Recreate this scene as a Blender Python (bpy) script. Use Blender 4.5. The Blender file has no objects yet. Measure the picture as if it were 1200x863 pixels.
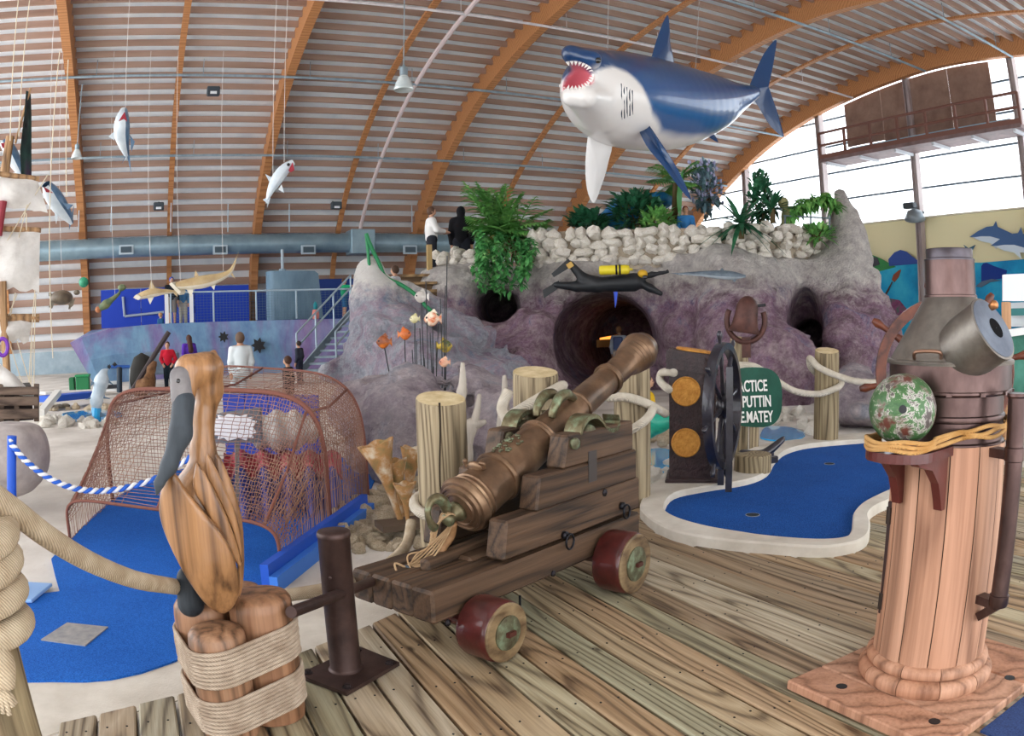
import bpy, bmesh, math, random
import numpy as np
from mathutils import Vector, Matrix, Euler
random.seed(7); RNG = np.random.RandomState(7)
S = bpy.context.scene
COL = S.collection
R_ = math.radians
PI = math.pi

# ------------------------------------------------------------ camera, light, exposure
EYE = 1.35                      # lens height over the deck
YAW, PITCH, ROLL, FPX = 25.856, -3.45, -1.439, 920.4      # fisheye, focal length in pixels of the 1200 px wide frame
cd = bpy.data.cameras.new('camera'); cam = bpy.data.objects.new('camera', cd); COL.objects.link(cam)
cd.type = 'PANO'
cd.sensor_fit = 'HORIZONTAL'; cd.sensor_width = 36.0
P_ = cd if hasattr(cd, "panorama_type") else cd.cycles
P_.panorama_type = "FISHEYE_EQUISOLID"
P_.fisheye_lens = FPX/1200*36.0
P_.fisheye_fov = PI
cd.clip_start = .02; cd.clip_end = 500
CM = Matrix.Rotation(R_(-YAW), 3, 'Z') @ Matrix.Rotation(PI/2+R_(PITCH), 3, 'X') @ Matrix.Rotation(R_(ROLL), 3, 'Z')
cam.matrix_world = Matrix.Translation((0, 0, EYE)) @ CM.to_4x4()
S.camera = cam
w = bpy.data.worlds.new('daylight'); S.world = w; w.use_nodes = True
bg = w.node_tree.nodes['Background']; bg.inputs[0].default_value = (.94, .97, 1, 1); bg.inputs[1].default_value = 2.6
S.view_settings.view_transform = 'Standard'; S.view_settings.look = 'None'
S.view_settings.exposure = 0.65; S.view_settings.gamma = 1
S.cycles.use_denoising = True
S.cycles.max_bounces = 6; S.cycles.diffuse_bounces = 3; S.cycles.glossy_bounces = 3; S.cycles.transparent_max_bounces = 16
S.cycles.sample_clamp_indirect = 6
def area(name, loc, aim, size, energy, col=(1, 1, 1)):
    l = bpy.data.lights.new(name, 'AREA'); l.shape = 'RECTANGLE'; l.size, l.size_y = size; l.energy = energy; l.color = col
    o = bpy.data.objects.new(name, l); COL.objects.link(o); o.location = loc
    o.rotation_euler = (Vector(aim)-Vector(loc)).to_track_quat('-Z', 'Y').to_euler()
    return o

# ------------------------------------------------------------ pixel -> point (a pixel of the photo plus a distance gives a place in the hall)
def ray(px, py):
    x, y = (px-600)/FPX, -(py-431.5)/FPX
    r = math.hypot(x, y); th = 2*math.asin(min(1, r/2)); s = math.sin(th)/max(r, 1e-9)
    return CM @ Vector((x*s, y*s, -math.cos(th)))
def at(px, py, D=None, X=None, Y=None, z=None):
    v = ray(px, py)
    if D is not None: t = D/math.hypot(v.x, v.y)
    elif X is not None: t = X/v.x
    elif Y is not None: t = Y/v.y
    else: t = (z-EYE)/v.z
    return Vector((v.x*t, v.y*t, EYE+v.z*t))
def pxm(n, D): return n*D/FPX
def frame(px, py, D):           # axes at a place seen from the deck: right, away, up
    v = ray(px, py); a = Vector((v.x, v.y, 0)).normalized()
    return Vector((a.y, -a.x, 0)), a, Vector((0, 0, 1))

# ------------------------------------------------------------ objects
def wloc(o):
    p = Vector((0, 0, 0))
    while o is not None: p += o.location; o = o.parent
    return p
def tag(o, label=None, cat=None, group=None, kind=None):
    if label: o['label'] = label
    if cat: o['category'] = cat
    if group: o['group'] = group
    if kind: o['kind'] = kind
    return o
def thing(name, label, cat, loc=(0, 0, 0), group=None, kind=None):
    o = bpy.data.objects.new(name, None); COL.objects.link(o); o.location = loc; o.empty_display_size = .1
    return tag(o, label, cat, group, kind)
def struct(name, label=None):
    o = bpy.data.objects.new(name, None); COL.objects.link(o); o['kind'] = 'structure'
    if label: o['label'] = label
    return o
def link_mesh(name, V, F, mat, parent=None, smooth=False, label=None):
    V = np.asarray([tuple(v) for v in V] if not isinstance(V, np.ndarray) else V, dtype=np.float64).reshape(-1, 3)
    if parent is not None: org = np.array(wloc(parent)); loc = None
    else:
        lo, hi = V.min(0), V.max(0); loc = np.array([(lo[0]+hi[0])/2, (lo[1]+hi[1])/2, lo[2]]); org = loc
    me = bpy.data.meshes.new(name); me.from_pydata((V-org).tolist(), [], F if isinstance(F, list) else F.tolist()); me.update()
    if smooth: me.shade_smooth()
    if mat is not None: me.materials.append(mat)
    o = bpy.data.objects.new(name, me); COL.objects.link(o)
    if parent is not None: o.parent = parent
    else: o.location = loc
    if label: o['label'] = label
    return o
def copy_tree(o, loc=None, rotz=None, parent=None, scale=None):
    c = o.copy(); COL.objects.link(c)
    if parent is not None: c.parent = parent
    if loc is not None: c.location = loc
    if rotz is not None: c.rotation_euler = (0, 0, rotz)
    if scale is not None: c.scale = (scale,)*3
    for ch in list(o.children): copy_tree(ch, parent=c)
    return c

def frame_from(z, x=None):
    z = Vector(z).normalized(); x = Vector(x) if x is not None else (Vector((0, 0, 1)) if abs(z.z) < .9 else Vector((1, 0, 0)))
    y = z.cross(x).normalized(); x = y.cross(z).normalized()
    return Matrix((x, y, z)).transposed()
class MB:
    def __init__(s): s.V = []; s.F = []
    def add(s, V, F):
        n = len(s.V); s.V += [tuple(v) for v in V]; s.F += [[i+n for i in f] for f in F]; return s
    def box(s, c, size, rot=None, bev=0.0):
        c = Vector(c); hx, hy, hz = [q/2 for q in size]; M = rot.to_3x3() if rot is not None else Matrix.Identity(3)
        if bev <= 0:
            V = [c+M@Vector((x*hx, y*hy, z*hz)) for z in (-1, 1) for y in (-1, 1) for x in (-1, 1)]
            return s.add(V, [[0, 2, 3, 1], [4, 5, 7, 6], [0, 1, 5, 4], [2, 6, 7, 3], [0, 4, 6, 2], [1, 3, 7, 5]])
        b = min(bev, hx*.9, hy*.9, hz*.9)
        bm = bmesh.new(); bmesh.ops.create_cube(bm, size=1)
        for v in bm.verts: v.co = Vector((v.co.x*2*hx, v.co.y*2*hy, v.co.z*2*hz))
        bmesh.ops.bevel(bm, geom=bm.edges[:], offset=b, segments=1, affect='EDGES', profile=.5)
        bm.verts.index_update()
        s.add([c+M@v.co for v in bm.verts], [[v.index for v in f.verts] for f in bm.faces]); bm.free(); return s
    def bar(s, a, b, wx, wy, up=(0, 0, 1), bev=0):
        a, b = Vector(a), Vector(b); d = b-a
        return s.box((a+b)/2, (wx, wy, d.length), frame_from(d, Vector(up) if abs(d.normalized().dot(Vector(up))) < .98 else Vector((1, 0, 0))), bev)
    def tube(s, pts, r, n=8, closed=False, caps=True):
        pts = [Vector(p) for p in pts]; m = len(pts); rr = r if hasattr(r, '__len__') else [r]*m
        V = []; prev = None
        for i, p in enumerate(pts):
            if closed: d = pts[(i+1) % m]-pts[i-1]
            else: d = pts[min(i+1, m-1)]-pts[max(i-1, 0)]
            d = d.normalized() if d.length > 1e-9 else Vector((0, 0, 1))
            x = prev if prev is not None else (Vector((0, 0, 1)) if abs(d.z) < .9 else Vector((1, 0, 0)))
            x = (x-d*x.dot(d)).normalized(); y = d.cross(x); prev = x
            for k in range(n):
                a = 2*PI*k/n; V.append(p+(x*math.cos(a)+y*math.sin(a))*rr[i])
        F = []
        for i in range(m if closed else m-1):
            j = (i+1) % m
            for k in range(n):
                q = (k+1) % n; F.append([i*n+k, i*n+q, j*n+q, j*n+k])
        if caps and not closed: F += [list(range(n))[::-1], [(m-1)*n+k for k in range(n)]]
        return s.add(V, F)
    def lathe(s, prof, M=None, n=24, caps=True, o=(0, 0, 0)):      # prof: (radius, height); M turns Z into the axis
        M = M if M is not None else Matrix.Identity(3); o = Vector(o); V = []; F = []
        for r, h in prof:
            for k in range(n):
                a = 2*PI*k/n; V.append(o+M@Vector((r*math.cos(a), r*math.sin(a), h)))
        for i in range(len(prof)-1):
            for k in range(n):
                q = (k+1) % n; F.append([i*n+k, i*n+q, (i+1)*n+q, (i+1)*n+k])
        if caps: F += [list(range(n))[::-1], [(len(prof)-1)*n+k for k in range(n)]]
        return s.add(V, F)
    def ball(s, c, r, n=12, m=8, M=None):
        r = r if hasattr(r, '__len__') else (r, r, r); M = M if M is not None else Matrix.Identity(3); c = Vector(c)
        V = [c+M@Vector((0, 0, -r[2]))]; F = []
        for i in range(1, m):
            t = PI*i/m
            for k in range(n):
                a = 2*PI*k/n; V.append(c+M@Vector((r[0]*math.sin(t)*math.cos(a), r[1]*math.sin(t)*math.sin(a), -r[2]*math.cos(t))))
        V.append(c+M@Vector((0, 0, r[2]))); L = len(V)-1
        for k in range(n):
            q = (k+1) % n; F.append([0, 1+q, 1+k]); F.append([L, 1+(m-2)*n+k, 1+(m-2)*n+q])
            for i in range(m-2): F.append([1+i*n+k, 1+i*n+q, 1+(i+1)*n+q, 1+(i+1)*n+k])
        return s.add(V, F)
    def prism(s, poly, off):          # planar polygon extruded by the vector off
        off = Vector(off); P = [Vector(p) for p in poly]; n = len(P)
        nrm = Vector((0, 0, 0))
        for i in range(n): nrm += P[i].cross(P[(i+1) % n])
        if nrm.dot(off) > 0: P = P[::-1]
        return s.add(P+[p+off for p in P], [list(range(n)), [n+i for i in range(n)][::-1]]+[[i, n+i, n+(i+1) % n, (i+1) % n] for i in range(n)])
    def grid(s, rows, closed=False):
        n = len(rows[0]); V = [p for r in rows for p in r]; F = []
        for i in range(len(rows)-1):
            for k in range(n if closed else n-1):
                q = (k+1) % n; F.append([i*n+k, i*n+q, (i+1)*n+q, (i+1)*n+k])
        return s.add(V, F)
    def build(s, name, mat, parent=None, smooth=False, label=None):
        o = link_mesh(name, s.V, s.F, mat, parent, smooth, label)
        return o
def arc_smooth(o, deg=35):
    me = o.data; me.shade_smooth()
    try: me.set_sharp_from_angle(angle=R_(deg))
    except Exception: pass
    return o
def spline(pts, n=8):
    pts = [Vector(p) for p in pts]; out = []
    for i in range(len(pts)-1):
        p0, p1, p2, p3 = pts[max(i-1, 0)], pts[i], pts[i+1], pts[min(i+2, len(pts)-1)]
        for k in range(n):
            t = k/n; out.append(.5*((2*p1)+(p2-p0)*t+(2*p0-5*p1+4*p2-p3)*t*t+(3*p1-p0-3*p2+p3)*t**3))
    return out+[pts[-1]]

# ------------------------------------------------------------ solid modelling with distance fields (carvings, rocks, figures)
def h3(ix, iy, iz, seed):
    n = (ix.astype(np.int64)*374761393+iy.astype(np.int64)*668265263+iz.astype(np.int64)*2147483647+seed*974711) & 0x7fffffff
    n = ((n ^ (n >> 13))*1274126177) & 0x7fffffff
    return ((n ^ (n >> 16)) & 0xffff)/65535.0
def vnoise(P, sc, seed=0):
    Q = P*sc; I = np.floor(Q); f = Q-I; f = f*f*(3-2*f); I = I.astype(np.int64); r = 0
    for dx in (0, 1):
        for dy in (0, 1):
            for dz in (0, 1):
                wt = (f[:, 0] if dx else 1-f[:, 0])*(f[:, 1] if dy else 1-f[:, 1])*(f[:, 2] if dz else 1-f[:, 2])
                r = r+wt*h3(I[:, 0]+dx, I[:, 1]+dy, I[:, 2]+dz, seed)
    return r-.5
def fbm(P, sc, oct=3, seed=0):
    r = 0; a = 1
    for k in range(oct): r = r+a*vnoise(P, sc, seed+k); sc *= 2.1; a *= .5
    return r
def smin(a, b, k):
    h = np.clip(.5+.5*(b-a)/k, 0, 1); return b*(1-h)+a*h-k*h*(1-h)
def smax(a, b, k): return -smin(-a, -b, k)
def sd_ell(P, c, r, M=None):
    q = P-np.array(c); r = np.array(r, float)
    if M is not None: q = q@np.array(M)        # columns of M are the axes
    k0 = np.linalg.norm(q/r, axis=1); k1 = np.linalg.norm(q/(r*r), axis=1)
    return k0*(k0-1)/np.maximum(k1, 1e-6)
def sd_cone(P, a, b, ra, rb):
    a = np.array(a, float); b = np.array(b, float); ba = b-a; h = np.clip(((P-a)@ba)/max(ba@ba, 1e-9), 0, 1)
    return np.linalg.norm(P-a-h[:, None]*ba, axis=1)-(ra+(rb-ra)*h)
def nets(fn, lo, hi, h):
    lo = np.array(lo, float); hi = np.array(hi, float); n = np.ceil((hi-lo)/h).astype(int)+1
    ax = [lo[i]+np.arange(n[i])*h for i in range(3)]
    G = np.stack(np.meshgrid(*ax, indexing='ij'), -1).reshape(-1, 3)
    v = fn(G).reshape(n)
    for i in range(3):                     # keep the solid closed
        sl = [slice(None)]*3; sl[i] = 0; v[tuple(sl)] = np.maximum(v[tuple(sl)], h*.3); sl[i] = -1; v[tuple(sl)] = np.maximum(v[tuple(sl)], h*.3)
    ins = v < 0; cs = n-1
    corner = [(a, b, c) for a in (0, 1) for b in (0, 1) for c in (0, 1)]
    cnt = sum(ins[a:a+cs[0], b:b+cs[1], c:c+cs[2]].astype(np.int8) for a, b, c in corner)
    act = (cnt > 0) & (cnt < 8); idx = np.argwhere(act)
    ids = -np.ones(cs, int); ids[act] = np.arange(len(idx))
    vs = np.zeros((len(idx), 3)); ns = np.zeros(len(idx))
    for A in corner:
        for d in range(3):
            if A[d] == 1: continue
            Bc = list(A); Bc[d] = 1
            va = v[idx[:, 0]+A[0], idx[:, 1]+A[1], idx[:, 2]+A[2]]; vb = v[idx[:, 0]+Bc[0], idx[:, 1]+Bc[1], idx[:, 2]+Bc[2]]
            m = (va < 0) != (vb < 0); t = np.where(m, va/np.where(m, va-vb, 1), 0)
            p = np.array(A, float)[None].repeat(len(idx), 0); p[:, d] += t
            vs[m] += p[m]; ns[m] += 1
    V = lo+h*(idx+vs/np.maximum(ns, 1)[:, None]); F = []
    for d in range(3):
        e1, e2 = [(1, 2), (2, 0), (0, 1)][d]
        sa = [slice(None)]*3; sb = [slice(None)]*3; sa[d] = slice(0, -1); sb[d] = slice(1, None)
        a = ins[tuple(sa)]; b = ins[tuple(sb)]
        for flip, m in ((False, a & ~b), (True, ~a & b)):
            q = np.argwhere(m); ok = (q[:, e1] > 0) & (q[:, e2] > 0) & (q[:, e1] < cs[e1]) & (q[:, e2] < cs[e2]); q = q[ok]
            def cell(o1, o2):
                c = q.copy(); c[:, e1] -= o1; c[:, e2] -= o2; return ids[c[:, 0], c[:, 1], c[:, 2]]
            f = np.stack([cell(1, 1), cell(0, 1), cell(0, 0), cell(1, 0)], 1)
            if flip: f = f[:, ::-1]
            F.append(f[(f >= 0).all(1)])
    return V, np.concatenate(F)
def solid(name, fn, lo, hi, h, mat, parent=None, smooth=True, label=None):
    V, F = nets(fn, lo, hi, h)
    return link_mesh(name, V, F, mat, parent, smooth, label)
def surf_at(fn, px, py, D0, w_=1.2):
    v = at(px, py, D=1)-Vector((0, 0, EYE)); P = np.array([tuple(Vector((0, 0, EYE))+v*q) for q in np.linspace(D0-w_, D0+w_, 240)]); return Vector(P[np.argmax(fn(P) < 0)])
def sd_poly2(P, pts):
    pts = np.array(pts); x = P[:, :2]; d = np.full(len(P), 1e9); s = np.ones(len(P))
    for i in range(len(pts)):
        a = pts[i]; b = pts[i-1]; e = b-a; w_ = x-a; t = np.clip((w_@e)/(e@e), 0, 1); bb = w_-e*t[:, None]; d = np.minimum(d, (bb**2).sum(1))
        c1 = x[:, 1] >= a[1]; c2 = x[:, 1] < b[1]; c3 = e[0]*w_[:, 1] > e[1]*w_[:, 0]
        fl = (c1 & c2 & c3) | (~c1 & ~c2 & ~c3); s = np.where(fl, -s, s)
    return s*np.sqrt(d)

# ------------------------------------------------------------ materials
def lin(h):
    h = h.lstrip('#'); h = h if len(h) == 6 else ''.join(q*2 for q in h); v = [int(h[i:i+2], 16)/255 for i in (0, 2, 4)]
    return tuple((q/12.92 if q <= .04045 else ((q+.055)/1.055)**2.4) for q in v)+(1,)
MATS = {}
M_BEIGE = None
class NT:
    def __init__(s, name):
        s.m = bpy.data.materials.new(name); s.m.use_nodes = True; s.t = s.m.node_tree; s.n = s.t.nodes; s.b = s.n['Principled BSDF']
    def new(s, ty, **kw):
        q = s.n.new(ty)
        for k, v in kw.items():
            if k in q.inputs: q.inputs[k].default_value = v
            else: setattr(q, k, v)
        return q
    def l(s, a, b): s.t.links.new(a, b)
    def coords(s, stretch=(1, 1, 1), rnd=True, what='Object'):
        tc = s.new('ShaderNodeTexCoord'); mp = s.new('ShaderNodeMapping'); mp.inputs['Scale'].default_value = stretch
        s.l(tc.outputs[what], mp.inputs['Vector'])
        if rnd:
            oi = s.new('ShaderNodeObjectInfo'); ml = s.new('ShaderNodeMath', operation='MULTIPLY'); ml.inputs[1].default_value = 37.0
            s.l(oi.outputs['Random'], ml.inputs[0]); cx = s.new('ShaderNodeCombineXYZ')
            for i in range(3): s.l(ml.outputs[0], cx.inputs[i])
            s.l(cx.outputs[0], mp.inputs['Location'])
        return mp.outputs[0]
    def noise(s, vec, scale, detail=4, rough=.55, dist=0):
        q = s.new('ShaderNodeTexNoise'); q.inputs['Scale'].default_value = scale; q.inputs['Detail'].default_value = detail
        q.inputs['Roughness'].default_value = rough; q.inputs['Distortion'].default_value = dist; s.l(vec, q.inputs['Vector']); return q.outputs['Fac']
    def ramp(s, fac, stops):
        q = s.new('ShaderNodeValToRGB'); e = q.color_ramp.elements
        while len(e) < len(stops): e.new(.5)
        for i, (p, c) in enumerate(stops): e[i].position = p; e[i].color = lin(c) if isinstance(c, str) else (c, c, c, 1)
        s.l(fac, q.inputs['Fac']); return q.outputs['Color']
    def mix(s, a, b, fac, mode='MIX'):
        q = s.new('ShaderNodeMix', data_type='RGBA', blend_type=mode)
        for v, i in ((fac, 0), (a, 6), (b, 7)):
            if isinstance(v, (int, float)): q.inputs[i].default_value = v if i == 0 else (v, v, v, 1)
            elif isinstance(v, str): q.inputs[i].default_value = lin(v)
            else: s.l(v, q.inputs[i])
        return q.outputs[2]
    def math(s, op, a, b=0.0):
        q = s.new('ShaderNodeMath', operation=op)
        for i, v in enumerate((a, b)):
            if isinstance(v, (int, float)): q.inputs[i].default_value = v
            else: s.l(v, q.inputs[i])
        return q.outputs[0]
    def bump(s, h, strength=.3, dist=.01):
        q = s.new('ShaderNodeBump'); q.inputs['Strength'].default_value = strength; q.inputs['Distance'].default_value = dist
        s.l(h, q.inputs['Height']); s.l(q.outputs[0], s.b.inputs['Normal'])
    def fin(s, col, rough=.6, metal=0, coat=0, spec=.5):
        if isinstance(col, str): s.b.inputs['Base Color'].default_value = lin(col)
        else: s.l(col, s.b.inputs['Base Color'])
        if isinstance(rough, (int, float)): s.b.inputs['Roughness'].default_value = rough
        else: s.l(rough, s.b.inputs['Roughness'])
        s.b.inputs['Metallic'].default_value = metal; s.b.inputs['Coat Weight'].default_value = coat
        s.b.inputs['Coat Roughness'].default_value = .06
        s.b.inputs['Specular IOR Level'].default_value = spec; return s.m
def plain(c, rough=.6, metal=0, coat=0, spec=.4):
    k = ('p', c, rough, metal, coat)
    if k not in MATS: MATS[k] = NT('paint_'+c.strip('#')).fin(c, rough, metal, coat, spec)
    return MATS[k]
def speck(name, stops, scale=6, rough=.75, metal=0, bump=.3, bscale=None, bdist=.01, detail=5, stretch=(1, 1, 1), coat=0, rnd=True, dist=0, spec=.4):
    if name in MATS: return MATS[name]
    t = NT(name); v = t.coords(stretch, rnd); n = t.noise(v, scale, detail, .6, dist)
    c = t.ramp(n, stops)
    if bump: t.bump(t.noise(v, bscale or scale*3, 5, .65), bump, bdist)
    MATS[name] = t.fin(c, rough, metal, coat, spec); return MATS[name]
def wood(name, light, mid, dark, axis='Z', rings=9, fine=60, scale=3.0, rough=.6, bump=.35, rndtint=None, knots=False, coat=0, spec=.4, tint_amt=.6, cross=9):
    if name in MATS: return MATS[name]
    t = NT(name); st = [1, 1, 1]; st['XYZ'.index(axis)] = .09
    v = t.coords(st); n = t.noise(v, scale, 2, .45, .3)
    ax_ = t.new('ShaderNodeSeparateXYZ'); t.l(v, ax_.inputs[0]); cr = [ax_.outputs[i] for i in range(3) if i != 'XYZ'.index(axis)]
    lines = t.math('MULTIPLY', t.math('ADD', cr[0], t.math('MULTIPLY', cr[1], .7)), cross)
    g = t.math('FRACT', t.math('ADD', t.math('MULTIPLY', n, rings), lines))
    g = t.math('ABSOLUTE', t.math('SUBTRACT', g, .5))
    st2 = [1, 1, 1]; st2['XYZ'.index(axis)] = .025
    f = t.noise(t.coords(st2), fine, 3, .6)
    c = t.ramp(g, [(0, dark), (.04, dark), (.17, mid), (.5, light)])
    c = t.mix(c, t.ramp(f, [(.3, dark), (.6, light)]), .34)
    if rndtint:
        oi = t.new('ShaderNodeObjectInfo'); c = t.mix(c, t.ramp(oi.outputs['Random'], [(i/max(1, len(rndtint)-1), q) for i, q in enumerate(rndtint)]), tint_amt, 'MULTIPLY')
    if knots:
        st3 = [1, 1, 1]; st3['XYZ'.index(axis)] = .45
        vo = t.new('ShaderNodeTexVoronoi'); vo.inputs['Scale'].default_value = 4.4; t.l(t.coords(st3), vo.inputs['Vector'])
        kd = t.ramp(t.math('ADD', vo.outputs['Distance'], t.math('MULTIPLY', t.noise(v, 9, 2), .05)), [(.045, 1.0), (.11, 0.0)])
        c = t.mix(c, '#2c1c10', t.math('MULTIPLY', kd, .85))
    t.bump(t.math('ADD', t.math('MULTIPLY', g, .5), f), bump, .004)
    MATS[name] = t.fin(c, rough, 0, coat, spec); return MATS[name]
def rope_mat(name, c1, c2, scale=90, rough=.9):
    if name in MATS: return MATS[name]
    t = NT(name); v = t.coords((1, 1, 1), True); n = t.noise(v, 14, 4); f = t.noise(v, 180, 2)
    wv = t.new('ShaderNodeTexWave', wave_type='BANDS', bands_direction='DIAGONAL'); wv.inputs['Scale'].default_value = scale; wv.inputs['Distortion'].default_value = 1.0; t.l(v, wv.inputs['Vector'])
    c = t.mix(t.ramp(n, [(.3, c1), (.7, c2)]), '#3a2f24', t.math('MULTIPLY', t.math('SUBTRACT', 1.0, wv.outputs['Fac']), .42))
    t.bump(t.math('ADD', wv.outputs['Fac'], t.math('MULTIPLY', f, .5)), .5, .004)
    MATS[name] = t.fin(c, rough); return MATS[name]
def carpet(name, c1, c2):
    t = NT(name); v = t.coords((1, 1, 1), False); n = t.noise(v, 2.2, 3); f = t.noise(v, 170, 2, .7)
    c = t.mix(t.ramp(n, [(.3, c1), (.7, c2)]), t.ramp(f, [(.35, '#06184a'), (.65, '#3f8be6')]), .38)
    t.bump(f, .7, .008); return t.fin(c, .95, 0, 0, .15)
WHITE = plain('#e9e6e0'); BLACK = plain('#15151a', .5); DARK = plain('#241d1c', .6)
M_DECK = wood('weathered_decking', '#c8bda6', '#aa9b80', '#4e3d2b', 'Y', 15, 90, 2.7, .62, .5, ['#d4ae88', '#f6ecd8', '#c6d2c4', '#e0bc98', '#ffffff', '#b8977c', '#ccd4d4', '#c8a07e'], True, tint_amt=.75, cross=12)
M_CARR = wood('dark_oak', '#654e3b', '#4a3728', '#221912', 'X', 7, 70, 4.0, .6, .6, ['#d8cbbd', '#ffffff', '#c2b3a4'])
M_LOG = wood('piling_wood', '#b0a082', '#8a7960', '#453726', 'Z', 18, 80, 3.2, .8, .5, ['#e6dcc6', '#ffffff', '#cfc8ae'])
M_LOGEND = speck('log_end', [(.3, '#b39c70'), (.7, '#dccaa2')], 12, .85)
M_PEL = wood('carved_teak', '#aa7d54', '#88603c', '#4c301b', 'Z', 6, 75, 5.0, .36, .25, None, False, .25)
M_PILE = wood('carved_log', '#a57e60', '#835c42', '#47301f', 'Z', 6, 60, 5.0, .5, .3, ['#ffffff', '#e6d6c8'], False, .1)
M_STAVE = wood('bleached_stave', '#c1977d', '#aa8066', '#785440', 'Z', 6, 60, 3.0, .62, .25, ['#f6e6da', '#ffffff', '#e8c8b2', '#ffefe2'])
M_GLULAM = wood('glulam_fir', '#c98f5e', '#ba7d4b', '#9a623a', 'X', 5, 24, 1.2, .6, .1, None)
M_PURLIN = speck('purlin_board', [(.2, '#84685a'), (.45, '#a08272'), (.8, '#ba9c8c')], .9, .8, bump=.2, stretch=(.25, 2, 2))
M_ROOF = speck('roof_sheathing', [(.3, '#e4e9ee'), (.7, '#fafcfd')], 1.2, .85, bump=0)
M_BRONZE = speck('old_bronze', [(.25, '#42362a'), (.5, '#745a45'), (.75, '#9a7e62')], 6, .36, .6, .3, 60, .003)
M_VERDI = speck('green_bronze', [(.25, '#4a3f30'), (.5, '#66664f'), (.75, '#8a9c80')], 22, .5, .55, .3, 80, .003)
M_COPPER = speck('aged_copper', [(.2, '#2c2222'), (.5, '#54423f'), (.8, '#7d6662')], 5, .33, .85, .12, 40, .002, stretch=(1, 1, .5))
M_PEWTER = speck('tarnished_cone', [(.2, '#463c36'), (.5, '#77716a'), (.8, '#9a948a')], 7, .42, .7, .15, 50, .002)
M_IRON = speck('brown_iron', [(.3, '#352724'), (.7, '#54403b')], 9, .45, .5, .25, 90, .002)
M_REDMETAL = speck('oxblood_paint', [(.3, '#341312'), (.7, '#5a2320')], 9, .3, 0, .3, 30, .004, coat=.4)
M_CONC = speck('pale_concrete', [(.3, '#bfb6a8'), (.7, '#dcd5c9')], 3.5, .9, bump=.35, bscale=70, bdist=.006)
M_FLOOR = speck('gravelly_floor', [(.3, '#b9b0a6'), (.55, '#d6cfc6'), (.75, '#e6e1da')], 1.1, .9, bump=.5, bscale=26, bdist=.02)
M_CARPET = carpet('blue_turf_carpet', '#1458b8', '#1f66c8')
M_CARPET2 = carpet('deep_blue_carpet', '#08357e', '#0f4696')
M_BLUEP = plain('#1f55c0', .5)
M_ROPE = rope_mat('white_hawser', '#cfc3ae', '#e8dfcf', 60)
M_ROPE_TAN = rope_mat('tan_hawser', '#b39c7e', '#d8c6aa', 60)
M_ROPE_OR = rope_mat('manila_line', '#c08a45', '#e0b070', 160)
M_ROPE_GR = rope_mat('binding_twine', '#a48e78', '#d2bea8', 75)
M_GALV = speck('grey_steel', [(.3, '#7c8f9b'), (.7, '#a2b4bd')], 3, .5, .3, 0)
M_LEAF = speck('leaf_green', [(.25, '#3a7034'), (.55, '#6aa654'), (.8, '#b8d67a')], 5, .5, bump=0)
M_LEAFD = speck('leaf_dark', [(.25, '#153c2a'), (.6, '#2f6a48'), (.8, '#569068')], 5, .45, bump=0)
M_STEM = plain('#5a4a2c', .8)
M_STONE = speck('coral_stone', [(.25, '#d0c2ac'), (.45, '#f0e8da'), (.75, '#fdf9f2')], 7, .9, bump=.8, bscale=16, bdist=.04)
M_BEIGE = speck('coral_rubble', [(.25, '#a48e74'), (.45, '#cdb898'), (.75, '#ecdfc8')], 7, .9, bump=.8, bscale=16, bdist=.04)
M_WATER = plain('#2aa5e0', .08, 0, .5)
def rock_mat(name, z0, z1, low, high, pale='#cfc7c0', vein=.5, fine='#2e242a'):
    t = NT(name); v = t.coords((1, 1, 1), False); n = t.noise(v, 1.5, 5, .65, .8); n2 = t.noise(v, 3.4, 8, .78)
    c = t.ramp(n, [(.34, low[0]), (.46, low[1]), (.55, low[2]), (.66, low[3])])
    c = t.mix(c, t.ramp(t.noise(v, 13, 6, .75), [(.36, fine), (.52, '#8a7c84' if vein > .42 else '#aaa0a6'), (.66, '#f0e6e2')]), .32)
    c = t.mix(c, t.ramp(n2, [(.33, '#352832'), (.47, '#8f7c86'), (.64, '#e2d2d0')]), vein)
    g = t.new('ShaderNodeNewGeometry'); sx = t.new('ShaderNodeSeparateXYZ'); t.l(g.outputs['Position'], sx.inputs[0])
    hz = t.math('ADD', sx.outputs['Z'], t.math('MULTIPLY', t.math('SUBTRACT', n2, .5), 1.2))
    mr = t.new('ShaderNodeMapRange'); mr.inputs[1].default_value = z0; mr.inputs[2].default_value = z1; t.l(hz, mr.inputs[0])
    c = t.mix(c, t.ramp(n2, [(.35, high), (.65, pale)]), mr.outputs[0])
    t.bump(t.math('ADD', t.noise(v, 6, 8, .75), t.math('MULTIPLY', t.noise(v, 26, 5, .7), .5)), 1.0, .16)
    return t.fin(c, .88, 0, 0, .3)
M_ROCK = rock_mat('painted_lava_rock', 1.55, 2.1, ['#7a4a5a', '#a0708a', '#c088ae', '#7478b0'], '#b4aaa8', '#f2ece4', .45)
M_ROCK2 = rock_mat('painted_reef_rock', 1.7, 2.1, ['#9a86a0', '#c4d4e2', '#d0b8cc', '#9ab8d8'], '#f4efe8', '#fffaf4', .3, '#5a4e58')
M_ROCK3 = rock_mat('grey_reef_rock', 1.6, 2.6, ['#a898a4', '#d0c0c8', '#e2d6d8', '#b0bccc'], '#c8bcb8', '#cfc7c0', .34, '#51464e')

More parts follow.
